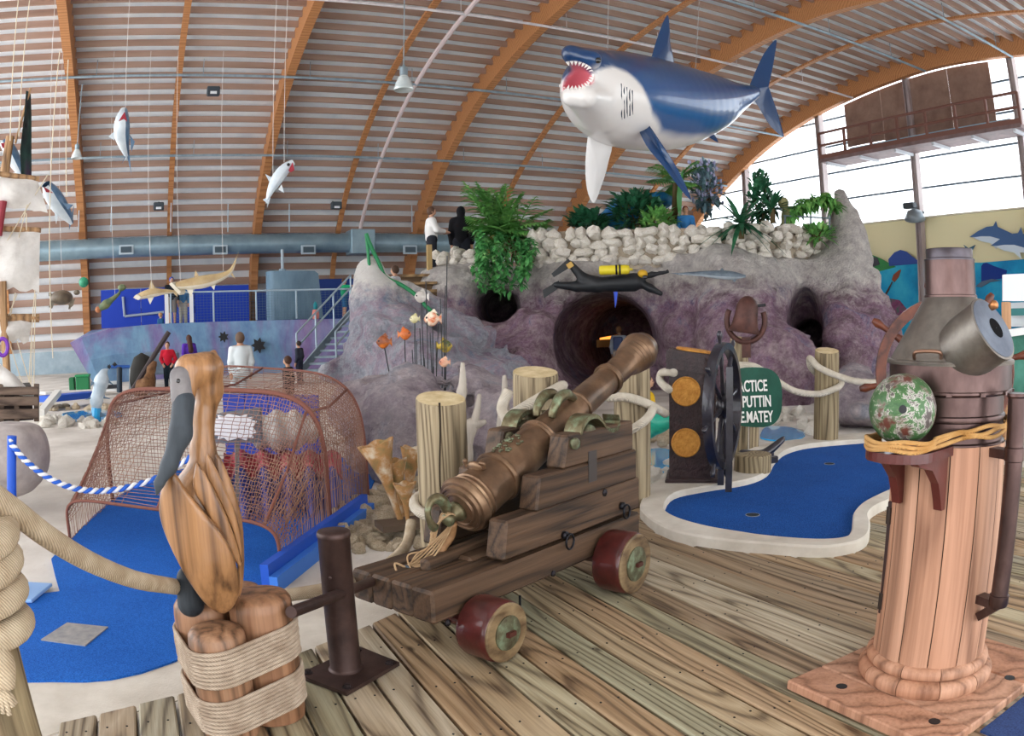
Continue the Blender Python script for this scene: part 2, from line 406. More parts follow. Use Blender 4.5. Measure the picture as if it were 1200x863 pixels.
# ============================================================ THE HALL
PROF = [(15, 10.45), (17, 10.36), (19.2, 10.12), (21.8, 9.66), (24.5, 8.86), (27.2, 7.6), (29.3, 6.25), (30.7, 4.95), (31.7, 3.6), (32.2, 1.7), (32.45, -.1)]
PROF = [(30-y, z) for y, z in PROF[::-1]][:-1]+PROF
pv = spline([Vector((0, y, z)) for y, z in PROF], 8)
def offset_curve(d):
    out = []
    for i, p in enumerate(pv):
        t = (pv[min(i+1, len(pv)-1)]-pv[max(i-1, 0)]).normalized(); out.append(p+Vector((0, -t.z, t.y))*d)
    return out
def clip_curve(c, y0): return [p for p in c if p.y >= y0]
def zcurve(c, y):
    b = [p for p in c]
    for i in range(len(b)-1):
        if b[i].y <= y <= b[i+1].y: return b[i].z+(b[i+1].z-b[i].z)*(y-b[i].y)/max(1e-6, b[i+1].y-b[i].y)
    return -1
SKIN = offset_curve(.78); SKIN2 = offset_curve(.9); MID = offset_curve(.6)
ceiling = struct('ceiling')
def sweep_x(name, c0, c1, x0, x1, mat, parent):
    m = MB(); rows = []
    for a, b in zip(c0, c1):
        rows.append([Vector((x0, a.y, a.z)), Vector((x1, a.y, a.z)), Vector((x1, b.y, b.z)), Vector((x0, b.y, b.z))])
    m.grid(rows, True); n = len(rows); m.F += [[0, 1, 2, 3], [4*n-1, 4*n-2, 4*n-3, 4*n-4]]
    return arc_smooth(m.build(name, mat, parent))
Y0 = -2.3
sweep_x('roof_sheathing', clip_curve(SKIN, Y0), clip_curve(SKIN2, Y0)[-len(clip_curve(SKIN, Y0)):], -10.2, 25.4, M_ROOF, ceiling)
ARCH_X = [-10.1, -3.08, 3.99, 10.75, 17.8, 24.75]
for x in ARCH_X:
    n = len(clip_curve(pv, Y0)); sweep_x('arch', pv[-n:], offset_curve(.80)[-n:], x-.14, x+.14, M_GLULAM, ceiling)
def along(c, step, y0):
    L = 0; out = []; nxt = 0
    for a, b in zip(c[::-1], c[::-1][1:]):
        d = (b-a).length
        while nxt <= L+d:
            p = a.lerp(b, (nxt-L)/d)
            if p.y > y0: out.append((p, (a-b).normalized()))
            nxt += step
        L += d
        if b.y < y0 and b.z > 5: break
    return out
pur = along(MID, .575, 6.4)[1:]
PME = {}
for p, t in pur:
    for i in range(5):
        x0, x1 = ARCH_X[i]+.14, ARCH_X[i+1]-.14; hh = round(.19+.10*min(1, max(0, (9.4-p.z)/7)), 2); k = (round(x1-x0, 2), hh)
        if k not in PME:
            o = MB().box((0, 0, 0), (x1-x0, .085, hh)).build('purlin', M_PURLIN, ceiling); PME[k] = o.data
        else:
            o = bpy.data.objects.new('purlin', PME[k]); COL.objects.link(o); o.parent = ceiling
        o.location = ((x0+x1)/2, p.y, p.z)
RIB0, RIB1 = offset_curve(.36), offset_curve(.44)
for i in range(5):
    x = (ARCH_X[i]+ARCH_X[i+1])/2; n = len(clip_curve(RIB0, Y0)); sweep_x('rib', RIB0[-n:], RIB1[-n:], x-.1, x+.1, M_GLULAM, ceiling)
def vault_hit(px, py, c):
    v = ray(px, py); best = None
    for i in range(len(c)-1):
        a, b = c[i], c[i+1]
        # camera ray in the YZ plane against the segment
        den = v.y*(b.z-a.z)-v.z*(b.y-a.y)
        if abs(den) < 1e-9: continue
        t = (a.y*(b.z-a.z)-(a.z-EYE)*(b.y-a.y))/den
        y, z = v.y*t, EYE+v.z*t
        if t > 0 and min(a.y, b.y)-1e-6 <= y <= max(a.y, b.y)+1e-6 and (best is None or t > best): best = t
    return None if best is None else Vector((v.x*best, v.y*best, EYE+v.z*best))
PIPEC = offset_curve(-.06)
pl = speck('pipe_white', [(.3, '#c9c2c4'), (.7, '#e8e2e2')], 3, .6, bump=0)
for k, (px, py) in enumerate([(210, 88), (412, 184), (600, 24.5), (1000, 50), (1130, 35)]):
    h = vault_hit(px, py, PIPEC)
    if h is None: continue
    m = MB(); x0 = -10 if k < 3 else h.x-9
    m.tube([(x0, h.y, h.z), (24.6, h.y, h.z)], .045, 8)
    for x in np.arange(x0+1, 24, 3.4): m.tube([(x, h.y, h.z), (x, h.y, h.z+.55)], .012, 5)
    tag(m.build('pipe', M_GALV if k != 2 else pl), ['thin conduit running along the vault above the hanging sharks', 'low conduit along the vault above the grey duct', 'upper conduit passing behind the big shark', 'steel pipe crossing the vault above the shark tail', 'steel pipe crossing the vault at the top right corner'][k], 'pipe')
c = offset_curve(-.02); n = len(clip_curve(c, 8)); cc = [Vector((8.15, p.y, p.z)) for p in c[-n:] if p.z > 4.9]
m = MB().tube(cc, .075, 8); tag(arc_smooth(m.build('sprinkler_pipe', plain('#d8c6c4', .5))), 'white pipe bent along the vault beside the glass bell lamp', 'pipe')

# floor
M_WALLB = speck('wall_plinth', [(.3, '#93a7b4'), (.7, '#b4c4cc')], 2, .8)
o = MB().box((6.5, 15, -.15), (38, 36, .2)).build('floor', M_FLOOR); o['kind'] = 'structure'
o = MB().box((6.5, 32.05, .38), (36, .3, .9)).build('baseboard_left', M_WALLB); o['kind'] = 'structure'

# end wall: mural below, glazing above
XW = 25.15
ztop = at(1060, 257.5, X=25).z
wall = MB().box((XW+.15, 15, ztop/2-.1), (.3, 36, ztop+.2)).build('wall_right', plain('#f2e8bc', .85)); wall['kind'] = 'structure'
yc = [at(968, 200, X=XW).y, at(1080, 240, X=XW).y]; dy = yc[0]-yc[1]
zr = [ztop, at(1076, 221, X=XW).z, at(1073, 186, X=XW).z]; dz = zr[2]-zr[1]
while zr[-1] < 11.3: zr.append(zr[-1]+dz)
cols = [yc[1]+dy*k for k in range(-3, 5)]
M_GLASS = NT('clear_glazing'); gt = M_GLASS
tr = gt.new('ShaderNodeBsdfTransparent'); tr.inputs[0].default_value = (.96, .98, 1, 1); gl = gt.new('ShaderNodeBsdfGlossy'); gl.inputs['Roughness'].default_value = .05
mx = gt.new('ShaderNodeMixShader'); mx.inputs[0].default_value = .06; gt.l(tr.outputs[0], mx.inputs[1]); gt.l(gl.outputs[0], mx.inputs[2]); gt.l(mx.outputs[0], gt.n['Material Output'].inputs['Surface']); M_GLASS = gt.m
win = struct('window_1')
for i in range(len(cols)-1):
    for j in range(len(zr)-1):
        a, b = cols[i]+.06, cols[i+1]-.06; z0, z1 = zr[j]+.03, zr[j+1]-.03
        ys = np.linspace(a, b, 9); tops = [(y, min(z1, zcurve(SKIN, y)-.02)) for y in ys]; tops = [(y, z) for y, z in tops if z > z0+.05]
        if len(tops) < 2: continue
        poly = [(XW+.1, tops[0][0], z0), (XW+.1, tops[-1][0], z0)]+[(XW+.1, y, z) for y, z in tops[::-1]]
        MB().prism(poly, (.02, 0, 0)).build('pane', M_GLASS, win)
MULL = plain('#5b6b78', .5)
for z in zr[1:]:
    ys = [y for y in np.linspace(cols[0], cols[-1], 120) if zcurve(SKIN, y) > z]
    if ys: MB().box((XW+.05, (ys[0]+ys[-1])/2, z), (.08, ys[-1]-ys[0], .07)).build('glazing_bar', MULL, win)
MB().box((XW, 15, ztop+.02), (.35, 34, .05)).build('window_sill', plain('#efe9d6'), win)
for k, y in enumerate(cols):
    zt = zcurve(SKIN, y)
    if zt < 1: continue
    m = MB(); m.box((XW-.2, y-.11, zt/2), (.3, .03, zt)); m.box((XW-.2, y+.11, zt/2), (.3, .03, zt)); m.box((XW-.2, y, zt/2), (.03, .2, zt))
    o = m.build('trim_%d' % (k+1), speck('column_steel', [(.3, '#9a8a88'), (.7, '#c4b8b6')], 1.2, .6, stretch=(1, 1, .3))); o['kind'] = 'structure'
    if k in (3, 4): o['label'] = ['steel window column left of the metal pot', 'steel window column above the metal pot'][0 if k == 4 else 1]
# brown boarding and catwalk high on the end wall
bd = thing('wall_boarding', 'brown plywood boarding behind the high catwalk', 'boarding', at(1080, 170, X=24.9))
def edgez(px, py): return at(px, py, X=24.95)
for (x0, x1) in ((988, 1031.3), (1032, 1067), (1067.6, 1113.2), (1114, 1164)):
    a, b = edgez(x0, 120), edgez(x1, 120); z0 = edgez((x0+x1)/2, 168-(x0-997)*.13).z
    ys = np.linspace(a.y, b.y, 6)
    MB().prism([(24.98, a.y, z0), (24.98, b.y, z0)]+[(24.98, y, min(zcurve(pv, y)-.02, edgez(1165, 82).z+.6)) for y in ys[::-1]], (.05, 0, 0)).build('panel', speck('plywood_brown', [(.3, '#7d6154'), (.7, '#9c8070')], 1.5, .8), bd)
cw = thing('catwalk', 'brown steel catwalk with railing high on the window wall', 'catwalk', at(1075, 190, X=23.5))
M_CW = plain('#7a5348', .5); XC = 23.6
pa, pb = at(962, 187, X=XC), at(1197, 149, X=XC); zc = (pa.z+pb.z)/2
MB().box((XC+.6, (pa.y+pb.y)/2, zc), (1.3, pa.y-pb.y, .14)).build('walkway', speck('catwalk_deck', [(.3, '#6d5a58'), (.7, '#8a7270')], 3, .6), cw)
MB().box((XC-.02, (pa.y+pb.y)/2, zc+.1), (.04, pa.y-pb.y, .28)).build('kick_plate', M_CW, cw)
for z in (.62, 1.12): MB().tube([(XC, pa.y, zc+z), (XC, pb.y, zc+z)], .055, 8).build('handrail', M_CW, cw)
for y in np.linspace(pa.y, pb.y, 8): MB().box((XC, y, zc+.58), (.09, .09, 1.1)).build('railing_post', M_CW, cw)
for y in np.linspace(pa.y-.3, pb.y+.3, 6): MB().box((XC+.6, y, zc-.12), (1.2, .1, .12)).build('bracket', plain('#c9cdd2', .5), cw)
MB().box((XC+.5, (pa.y+pb.y)/2-.3, zc+.35), (.18, (pa.y-pb.y)*.8, .1)).build('pipe_run', plain('#9fc0d4', .4), cw)

# mural on the end wall, painted flat
mur = thing('wall_mural', 'painted sea mural with leaping dolphins on the end wall', 'mural', (25.1, at(1100, 300, X=25.1).y, 0))
XM = 25.0
def flat(name, pts, mat, lift=0, off=.015):
    P = [at(px, py, X=XM-lift) for px, py in pts]
    return MB().prism(P, (off, 0, 0)).build(name, mat, mur)
M_SEA = speck('sea_paint', [(.2, '#0f5c9c'), (.5, '#1f9fd0'), (.75, '#49c4dd')], .7, .8, bump=0)
sy = [(1000, 316), (1012, 314), (1075, 309), (1150, 308), (1250, 300)]
seap = [at(px, py, X=XM) for px, py in sy]
P = [Vector((XM, seap[0].y+6, seap[0].z))]+seap+[Vector((XM, -2, seap[-1].z)), Vector((XM, -2, 0)), Vector((XM, seap[0].y+6, 0))]
MB().prism(P, (.015, 0, 0)).build('painted_sea', M_SEA, mur)
flat('painted_hill', [(985, 270), (1000, 283), (1015, 296), (1032, 303), (1050, 313), (985, 330)], speck('hill_green', [(.3, '#2f7f4a'), (.7, '#4f9f5a')], 2, .8, bump=0), .02)
flat('painted_island', [(1041, 304), (1048, 296), (1055, 293), (1062, 295), (1072, 303), (1080, 309), (1042, 312)], plain('#3a55a0', .8), .03)
flat('painted_island', [(1150, 312), (1152, 309), (1156, 308), (1165, 312), (1180, 317), (1178, 326), (1150, 330)], plain('#18388c', .8), .03)
flat('painted_rock', [(1003, 310), (1006, 303), (1014, 300), (1028, 302), (1031, 310), (1020, 314), (1008, 318)], plain('#4a4a52', .8), .04)
flat('painted_cattail', [(1045, 328), (1047, 322), (1053, 317), (1056, 316), (1053, 325), (1048, 331)], plain('#8a4a34', .8), .045)
flat('painted_stem', [(1027, 372), (1034, 350), (1045, 330), (1046, 331), (1036, 352), (1030, 373)], plain('#4a3a3a', .8), .04)
flat('painted_reef', [(1028, 372), (1034, 356), (1043, 350), (1054, 352), (1062, 362), (1064, 378), (1030, 380)], speck('reef_paint', [(.3, '#5a3550'), (.5, '#8a4a70'), (.7, '#4a6a60')], 4, .8, bump=0), .03)
def mural_dolphin(x, y, s, k):
    bk = [(-22, 8), (-12, 1), (-2, -4), (6, -5), (9, -11), (11, -4), (24, 2), (34, 7), (45, 3), (42, 9), (44, 16), (33, 11), (16, 12), (2, 8), (-10, 8)]
    bl = [(-18, 8.5), (-8, 7), (2, 7), (16, 11), (24, 10), (18, 15), (8, 15), (10, 22), (2, 15), (-8, 13)]
    flat('painted_dolphin', [(x+a*s, y+b*s) for a, b in bk], plain('#4a6a98', .8), .03+k)
    flat('painted_belly', [(x+a*s, y+b*s) for a, b in bl], plain('#d4e2ee', .8), .045+k)
mural_dolphin(1158, 270, 1.0, 0); mural_dolphin(1186, 279, 1.15, .04)
flat('painted_dolphin', [(1143, 336), (1150, 330), (1162, 327), (1174, 329), (1160, 331), (1150, 337)], plain('#5a6f86', .8), .05)
flat('painted_dolphin', [(1126, 294), (1132, 292), (1129, 287), (1135, 291), (1143, 287), (1140, 293), (1132, 296)], plain('#3f6a80', .8), .05)

# ============================================================ DECK
deck = struct('floor_deck')
def edge_y(x):
    T = [(-.6, 2.60), (-.25, 2.73), (-.1, 2.78), (.3, 2.97), (.825, 3.26), (1.4, 3.62), (2.2, 4.2), (3.0, 4.75), (9, 4.75)]
    for (a, ya), (b, yb) in zip(T, T[1:]):
        if a <= x <= b: return ya+(yb-ya)*(x-a)/(b-a)
    return T[0][1] if x < T[0][0] else T[-1][1]
PX0, PITCHX = -.552, .1555
for k in range(46):
    x0 = PX0+k*PITCHX; x1 = x0+PITCHX-.012; e0, e1 = edge_y(x0), edge_y(x1); bv = .007; zt = 0+random.uniform(-.0015, .0015)
    y0 = .35 if k > 1 else 1.5
    sec = [(x0, -.038), (x0, zt-bv), (x0+bv, zt), (x1-bv, zt), (x1, zt-bv), (x1, -.038)]
    m = MB(); m.grid([[Vector((x, y0, z)) for x, z in sec], [Vector((x, e0+(e1-e0)*(x-x0)/(x1-x0), z)) for x, z in sec]], True)
    m.F += [[0, 1, 2, 3, 4, 5], [11, 10, 9, 8, 7, 6]]; m.F = [f[::-1] for f in m.F]
    o = m.build('plank', M_DECK, deck)
m = MB()
for k in range(0, 46):
    for y in np.arange(.9, 4.6, .41):
        for dx in (.035, .11):
            x = PX0+k*PITCHX+dx
            if y < edge_y(x)-.05: m.lathe([(.0045, .0002), (.0045, .0022)], None, 6, True, (x, y+.02*((k*7) % 3), 0))
o = m.build('screw_heads', plain('#2a2a2e', .5, .6), deck); o['kind'] = 'stuff'
m = MB()
for y in np.arange(.6, 2.6, .6): m.box((3.3, y, -.07), (7.6, .05, .06))
m.build('joist', plain('#4a3b2a', .9), deck)

# ============================================================ FOREGROUND
M_CAP = speck('cap_bronze', [(.25, '#4a3c2a'), (.5, '#6a6248'), (.75, '#8aa082')], 16, .4, .6, .3, 60, .003)
# ---- ship's cannon on its stepped carriage
CO = Vector((.94, 2.69, 0)); CA = R_(24.5)
CU = Vector((math.cos(CA), math.sin(CA), 0)); CV = Vector((-math.sin(CA), math.cos(CA), 0)); CZ = Vector((0, 0, 1))
CR = Matrix((CU, CV, CZ)).transposed()
def cp(s, t, z): return CO+CU*s+CV*t+CZ*z
can = thing('ship_cannon', 'old bronze ship cannon on a stepped dark oak carriage with four wheels', 'cannon', cp(.8, .245, 0))
def plank_on(name, s0, s1, t0, t1, z0, z1, mat=M_CARR, bev=.008, taper=0):
    m = MB(); m.box((0, 0, 0), (s1-s0, t1-t0, z1-z0), None, bev)
    V = [(v[0], v[1], v[2]) for v in m.V]
    if taper: V = [(x+(taper*(z-(z1-z0)/2)/(z1-z0) if x < 0 else 0), y, z) for x, y, z in V]
    c = cp((s0+s1)/2, (t0+t1)/2, (z0+z1)/2)
    o = link_mesh(name, [(0, 0, 0)]*0 or V, m.F, mat)           # local board, laid along the carriage
    o.parent = can; o.location = c-wloc(can); o.rotation_euler = (0, 0, CA); return o
for t0, t1 in ((0, .122), (.126, .247), (.251, .367), (.371, .49)):
    plank_on('bed_beam', -.002+random.uniform(0, .006), 1.55 if t0 in (0, .371) else 1.1, t0, t1, .12, .258, bev=.012)
for t0, t1 in ((0, .105), (.385, .49)):
    plank_on('cheek_beam', .44, 1.53, t0, t1, .262, .432, bev=.01, taper=.03)
    plank_on('cheek_beam', .67, 1.50, t0, t1, .436, .592, bev=.01, taper=.03)
    plank_on('cheek_beam', .88, 1.46, t0, t1, .596, .748, bev=.01, taper=.04)
    plank_on('strap_plate', 1.06, 1.13, t0-.004, t0+.001, .50, .65, plain('#3b3533', .5), .001)
for s, t, w_, l_, z0, z1, a in ((.5, .235, .15, .42, .26, .315, 0), (.33, .26, .055, .5, .29, .345, .12), (.27, .19, .04, .4, .262, .30, -.1), (.25, .34, .05, .3, .262, .31, .2)):
    o = plank_on('wedge', s-l_/2+.1, s+l_/2+.1, t-w_/2, t+w_/2, z0, z1, bev=.012); o.rotation_euler[2] += a
# wheels
M_TRUCKF = wood('wheel_face', '#8f7a5a', '#6e573c', '#4a3522', 'X', 5, 50, 4, .5, .4)
def truck(s, t, r, side):
    ax = CV*(-side); M = frame_from(ax, (0, 0, 1)); c = cp(s, t, r)
    w_ = MB().lathe([(r*.86, -.10), (r*.97, -.092), (r, -.075), (r, .035), (r*.97, .055), (r*.95, .058)], M, 32, True, c).build('wheel', M_REDMETAL, can); arc_smooth(w_)
    MB().lathe([(r*.95, .056), (r*.95, .064), (r*.88, .067), (0.001, .067)], M, 32, False, c).build('wheel_face', M_TRUCKF, w_)
    arc_smooth(MB().lathe([(r*.56, .066), (r*.56, .073), (r*.46, .077), (r*.2, .079), (.001, .079)], M, 24, False, c).build('hub_plate', M_VERDI, w_))
    MB().box(c+ax*.085, (.02, .045, .02), M).build('linch_pin', plain('#4a221a', .5), w_)
    return c
for s, r in ((.225, .132), (1.205, .157)):
    a = truck(s, -.115, r, 1); b = truck(s+(.16 if s < .5 else 0), .60, r-.02, -1)
    MB().tube([a, cp(s, .49, r)], .03, 10).build('axle', M_REDMETAL, can)
def bolt(s, z, r=.016):
    MB().lathe([(r, 0), (r*.9, .007), (.001, .012)], frame_from(-CV), 8, True, cp(s, 0, z)).build('bolt', plain('#2d2a2e', .4, .7), can)
bolt(.076, .18); bolt(.768, .2); bolt(1.2, .5, .02)
for s, z in ((.853, .365), (1.353, .40)):
    m = MB().lathe([(.02, 0), (.02, .02), (.001, .025)], frame_from(-CV), 10, True, cp(s, 0, z))
    m.tube([cp(s+.03*math.cos(a)+.01, -.03, z-.03+.036*math.sin(a)) for a in np.linspace(0, 2*PI, 18)[:-1]], .006, 6, True)
    m.build('ring_bolt', plain('#26262b', .4, .7), can, True)
MB().tube([cp(.6, .06, .13), cp(.6, .06, 0)], .006, 6).build('rod', plain('#26262b', .4, .7), can)
# barrel
BA = R_(21.8); BD = CU*math.cos(BA)+CZ*math.sin(BA); B0 = cp(.462, .245, .555); BM = frame_from(BD, CZ)
bprof = [(.02, -.05), (.05, -.047), (.072, -.04), (.075, -.046), (.082, -.046), (.086, -.036), (.1, -.032), (.103, -.038), (.11, -.036), (.114, -.022), (.126, -.02), (.131, -.008), (.137, .004), (.133, .018), (.12, .026), (.127, .036), (.117, .044), (.115, .06), (.121, .066), (.116, .074), (.114, .09), (.111, .225),
         (.121, .227), (.126, .24), (.121, .253), (.110, .256), (.097, .555), (.105, .556), (.110, .566), (.103, .576), (.109, .586), (.103, .597), (.093, .6), (.084, .915), (.090, .918), (.093, .928), (.088, .938), (.08, .945),
         (.074, 1.235), (.085, 1.236), (.089, 1.246), (.083, 1.256), (.088, 1.266), (.083, 1.277), (.073, 1.28), (.073, 1.46), (.08, 1.47), (.09, 1.485), (.084, 1.495), (.096, 1.51), (.09, 1.522), (.101, 1.538), (.095, 1.55), (.107, 1.567), (.102, 1.578), (.112, 1.595), (.114, 1.625), (.103, 1.645), (.094, 1.665), (.09, 1.69), (.055, 1.692), (.052, 1.67), (.05, 1.45)]
o = MB().lathe(bprof, BM, 40, True, B0).build('barrel', M_BRONZE, can); arc_smooth(o, 50)
MB().lathe([(.05, 0), (.048, .01)], BM, 24, True, B0+BD*1.5).build('bore', BLACK, o)
def bp(x, side, up): return B0+BD*x+CV*side+(CZ*math.cos(BA)-CU*math.sin(BA))*up
m = MB().lathe([(.05, -.05), (.045, -.065), (.03, -.08), (.026, -.10), (.034, -.115), (.03, -.13), (.012, -.14)], BM, 16, True, B0)
m.tube([bp(-.13, 0, 0)+CV*(.012)+BD*(.055*math.cos(a)-.02)+(CZ*math.cos(BA)-CU*math.sin(BA))*(.07*math.sin(a)+.05) for a in np.linspace(-.6, 3.9, 14)], [.02+.006*math.sin(i*.5) for i in range(14)], 10)
m.build('cascabel', M_CAP, can, True)
for sd in (-1, 1):
    pts = [bp(.66, sd*.045, .085), bp(.69, sd*.05, .12), bp(.75, sd*.05, .145), bp(.81, sd*.05, .135), bp(.84, sd*.045, .11), bp(.87, sd*.045, .08)]
    MB().tube(spline(pts, 5), [.017+.011*math.sin(PI*i/25) for i in range(26)], 8).build('dolphin_handle', M_CAP, can, True)
m = MB()                                  # vent patch and coat of arms
for i in range(34):
    a = random.uniform(-.5, .5); x = .36+random.uniform(-.1, .12)*(1-abs(a)); r = .1125-.013*(x-.256)/.3
    m.ball(bp(x, math.sin(a)*r, math.cos(a)*r), (random.uniform(.006, .014),)*2+(.006,), 6, 4)
m.build('crest', M_VERDI, can, True)
m = MB().ball(bp(.13, 0, .118), (.03, .05, .016), 10, 6, BM)
for sd in (-1, 1): m.tube(spline([bp(.13, sd*.05, .115), bp(.13, sd*.055, .14), bp(.12, sd*.04, .15)], 4), .011, 7)
m.build('vent_cover', M_BRONZE, can, True)
# trunnion caps: curled straps on both cheeks with a little roller in front
for t in (.05, .44):
    prof = [(.99, .76), (1.0, .81), (1.03, .865), (1.08, .895), (1.14, .895), (1.19, .865), (1.23, .825), (1.28, .81), (1.33, .815), (1.35, .84), (1.34, .87)]
    pr = spline([Vector((s, 0, z)) for s, z in prof], 4); m = MB()
    rows = [[cp(p.x, t-.05, p.z), cp(p.x, t+.05, p.z), cp(p.x+.004, t+.05, p.z-.022), cp(p.x+.004, t-.05, p.z-.022)] for p in pr]
    m.grid(rows, True); n = len(rows); m.F += [[0, 1, 2, 3], [4*n-1, 4*n-2, 4*n-3, 4*n-4]]
    arc_smooth(m.build('trunnion_cap', M_CAP, can))
    MB().lathe([(.001, -.045), (.045, -.043), (.05, -.03), (.05, .03), (.045, .043), (.001, .045)], frame_from(CV), 16, True, cp(1.1, t, .80)).build('trunnion', M_VERDI, can, True)
    MB().lathe([(.02, -.062), (.028, -.058), (.028, -.04), (.018, -.03), (.018, .03), (.028, .04), (.028, .058), (.02, .062)], frame_from(CV+CU*.15), 14, True, cp(.945, t-.01, .782)).build('roller', M_VERDI, can, True)
    MB().box(cp(1.12, t, .757), (.32, .09, .018), CR, .004).build('cap_plate', M_VERDI, can)
# eye bolt and lashing
ey = MB().tube([cp(.17+.0, .32+.026*math.cos(a), .298+.03*math.sin(a)) for a in np.linspace(0, 2*PI, 18)[:-1]], .008, 8, True)
ey.lathe([(.03, 0), (.028, .008), (.001, .01)], None, 12, True, cp(.17, .32, .258)); ey.build('eye_bolt', plain('#4a5560', .4, .6), can, True)
M_TWINE = rope_mat('tan_lashing', '#b48f66', '#d6b48a', 200)
m = MB()
for k in range(5):
    pts = [cp(.17, .32+.01*k-.02, .325), cp(.2+.03*k, .34-.02*k, .37), cp(.3, .3, .39+.015*k), bp(-.12, .02-.01*k, .03), bp(-.1, -.01, -.02), cp(.24, .24+.02*k, .36), cp(.17, .32+.006*k, .315)]
    m.tube(spline(pts, 6), .0038, 6)
m.tube(spline([cp(.17, .32, .32), cp(.12, .34, .35), cp(.1, .30, .3), cp(.08, .29, .262)], 5), .005, 6)
m.build('lashing', M_TWINE, can, True)
m = MB().tube(spline([bp(-.1, 0, -.03), bp(-.12, .02, -.09), cp(.33, .27, .37), cp(.36, .25, .31)], 6), [.022]*12+[.02, .019, .018, .017, .016, .014, .012], 8)
m.build('sling', speck('leather', [(.3, '#7d5838'), (.7, '#a37a52')], 20, .6), can, True)

# ---- wooden binnacle with metal hood
BC = Vector((2.39, 1.47, 0)); RB, AB, _ = frame(1110, 430, 2.8)      # right, away
binn = thing('binnacle', 'tall ship binnacle of bleached wood staves with tarnished metal hood', 'binnacle', BC)
for x0, x1 in ((1.95, 2.135), (2.139, 2.55), (2.554, 2.83)):
    MB().box(((x0+x1)/2, 1.44, .02), (x1-x0, .72, .04), None, .006).build('base_board', M_STAVE, binn)
for x, y in ((2.06, 1.62), (2.08, 1.2), (2.55, 1.16), (2.74, 1.62)):
    MB().lathe([(.022, 0), (.022, .0015)], None, 12, True, (x, y, .0402)).build('bolt_hole', BLACK, binn)
n = 10
for k in range(n):                        # torus mouldings in segments
    a0, a1 = 2*PI*k/n+.2, 2*PI*(k+1)/n+.2-.012
    for nm, rr, z, h in (('base_moulding', .268, .07, .032), ('upper_moulding', .243, .125, .025)):
        rows = []
        for a in np.linspace(a0, a1, 5):
            d = Vector((math.cos(a), math.sin(a), 0))
            rows.append([BC+d*r+CZ*zz for r, zz in ((rr-.06, z-h), (rr-.012, z-h), (rr, z-h*.5), (rr, z+h*.3), (rr-.01, z+h*.8), (rr-.025, z+h), (rr-.06, z+h))])
        m = MB().grid(rows); q = len(rows[0]); m.F += [list(range(q))[::-1], [(len(rows)-1)*q+i for i in range(q)]]; arc_smooth(m.build(nm, M_STAVE, binn), 50)
n = 12
for k in range(n):                        # staves
    a0, a1 = 2*PI*k/n+.07, 2*PI*(k+1)/n+.07-.017; rows = []
    for z, r in ((.12, .221), (.5, .2165), (.925, .2115)):
        rows.append([BC+Vector((math.cos(a), math.sin(a), 0))*(r-(0 if 0 < i < 5 else .003))+CZ*z for i, a in enumerate(np.linspace(a0, a1, 6))])
    m = MB().grid(rows); arc_smooth(m.build('stave', M_STAVE, binn), 60)
MB().lathe([(.2, .1), (.195, .93)], None, 24, True, BC).build('core', plain('#3a2a20', .8), binn)
o = MB().lathe([(.207, .905), (.207, .93), (.2, .935), (.2, 1.0), (.206, 1.004), (.208, 1.012), (.206, 1.02), (.2, 1.024), (.2, 1.085), (.226, 1.09), (.231, 1.096), (.231, 1.103), (.228, 1.106), (.229, 1.19)], None, 48, True, BC).build('drum', M_COPPER, binn); arc_smooth(o)
o = MB().lathe([(.2, 1.186), (.236, 1.188), (.238, 1.196), (.234, 1.202), (.226, 1.204), (.098, 1.412), (.094, 1.414)], None, 48, True, BC).build('cone_hood', M_PEWTER, binn); arc_smooth(o)
o = MB().lathe([(.093, 1.405), (.0985, 1.412), (.0985, 1.419), (.0945, 1.421), (.093, 1.54), (.0945, 1.542)], None, 40, True, BC).build('chimney', M_COPPER, binn); arc_smooth(o)
o = MB().lathe([(.0945, 1.537), (.0945, 1.543), (.088, 1.546), (.088, 1.575), (.086, 1.578), (.001, 1.578)], None, 40, False, BC).build('chimney_cap', speck('dark_cap', [(.3, '#3f3b40'), (.7, '#5c565c')], 6, .35, .8, 0), binn); arc_smooth(o)
for a in np.linspace(0, 2*PI, 13)[:-1]: MB().box(BC+Vector((math.cos(a)*.2312, math.sin(a)*.2312, 1.097)), (.012, .02, .012), Matrix.Rotation(a, 3, 'Z')).build('clamp', M_COPPER, binn)
# handle on the hood
hc = at(1087, 414, D=2.57); d0 = (Vector((0, 0, EYE))-hc); d0.z = 0; d0.normalize()
hr = Vector((-d0.y, d0.x, 0)); m = MB()
m.tube(spline([hc-hr*.045-d0*.03-CZ*.02, hc-hr*.045+d0*.012-CZ*.002, hc-hr*.03+d0*.02+CZ*.006, hc+hr*.03+d0*.02+CZ*.006, hc+hr*.045+d0*.012-CZ*.002, hc+hr*.045-d0*.03-CZ*.02], 4), .0065, 8)
m.build('hood_handle', plain('#8a6a58', .35, .8), binn, True)
# lamp housing on the side of the hood
LN = Vector((.0, -.86, .52)).normalized(); LC = at(1163, 386, D=2.6); LM = frame_from(LN, CZ)
o = MB().lathe([(.10, -.16), (.108, -.11), (.108, -.004), (.112, -.002), (.112, .004), (.106, .006)], LM, 36, True, LC).build('lamp_housing', M_PEWTER, binn); arc_smooth(o)
MB().lathe([(.105, .004), (.104, .008), (.001, .008)], LM, 36, False, LC).build('lamp_face', speck('blue_grey_plate', [(.3, '#4f5868'), (.7, '#78828f')], 8, .45, .4, .1), o)
MB().lathe([(.036, .0085), (.001, .0088)], LM, 20, False, LC-LM.col[1]*.015).build('lens', plain('#0c0c0e', .9, 0, 0, .1), o)
m = MB().lathe([(.012, .006), (.014, .016), (.016, .026), (.01, .034), (.001, .036)], LM, 12, True, LC+CZ*.065+LM.col[1]*.02)
m.build('lamp_knob', plain('#a9744a', .35, .8), o, True)
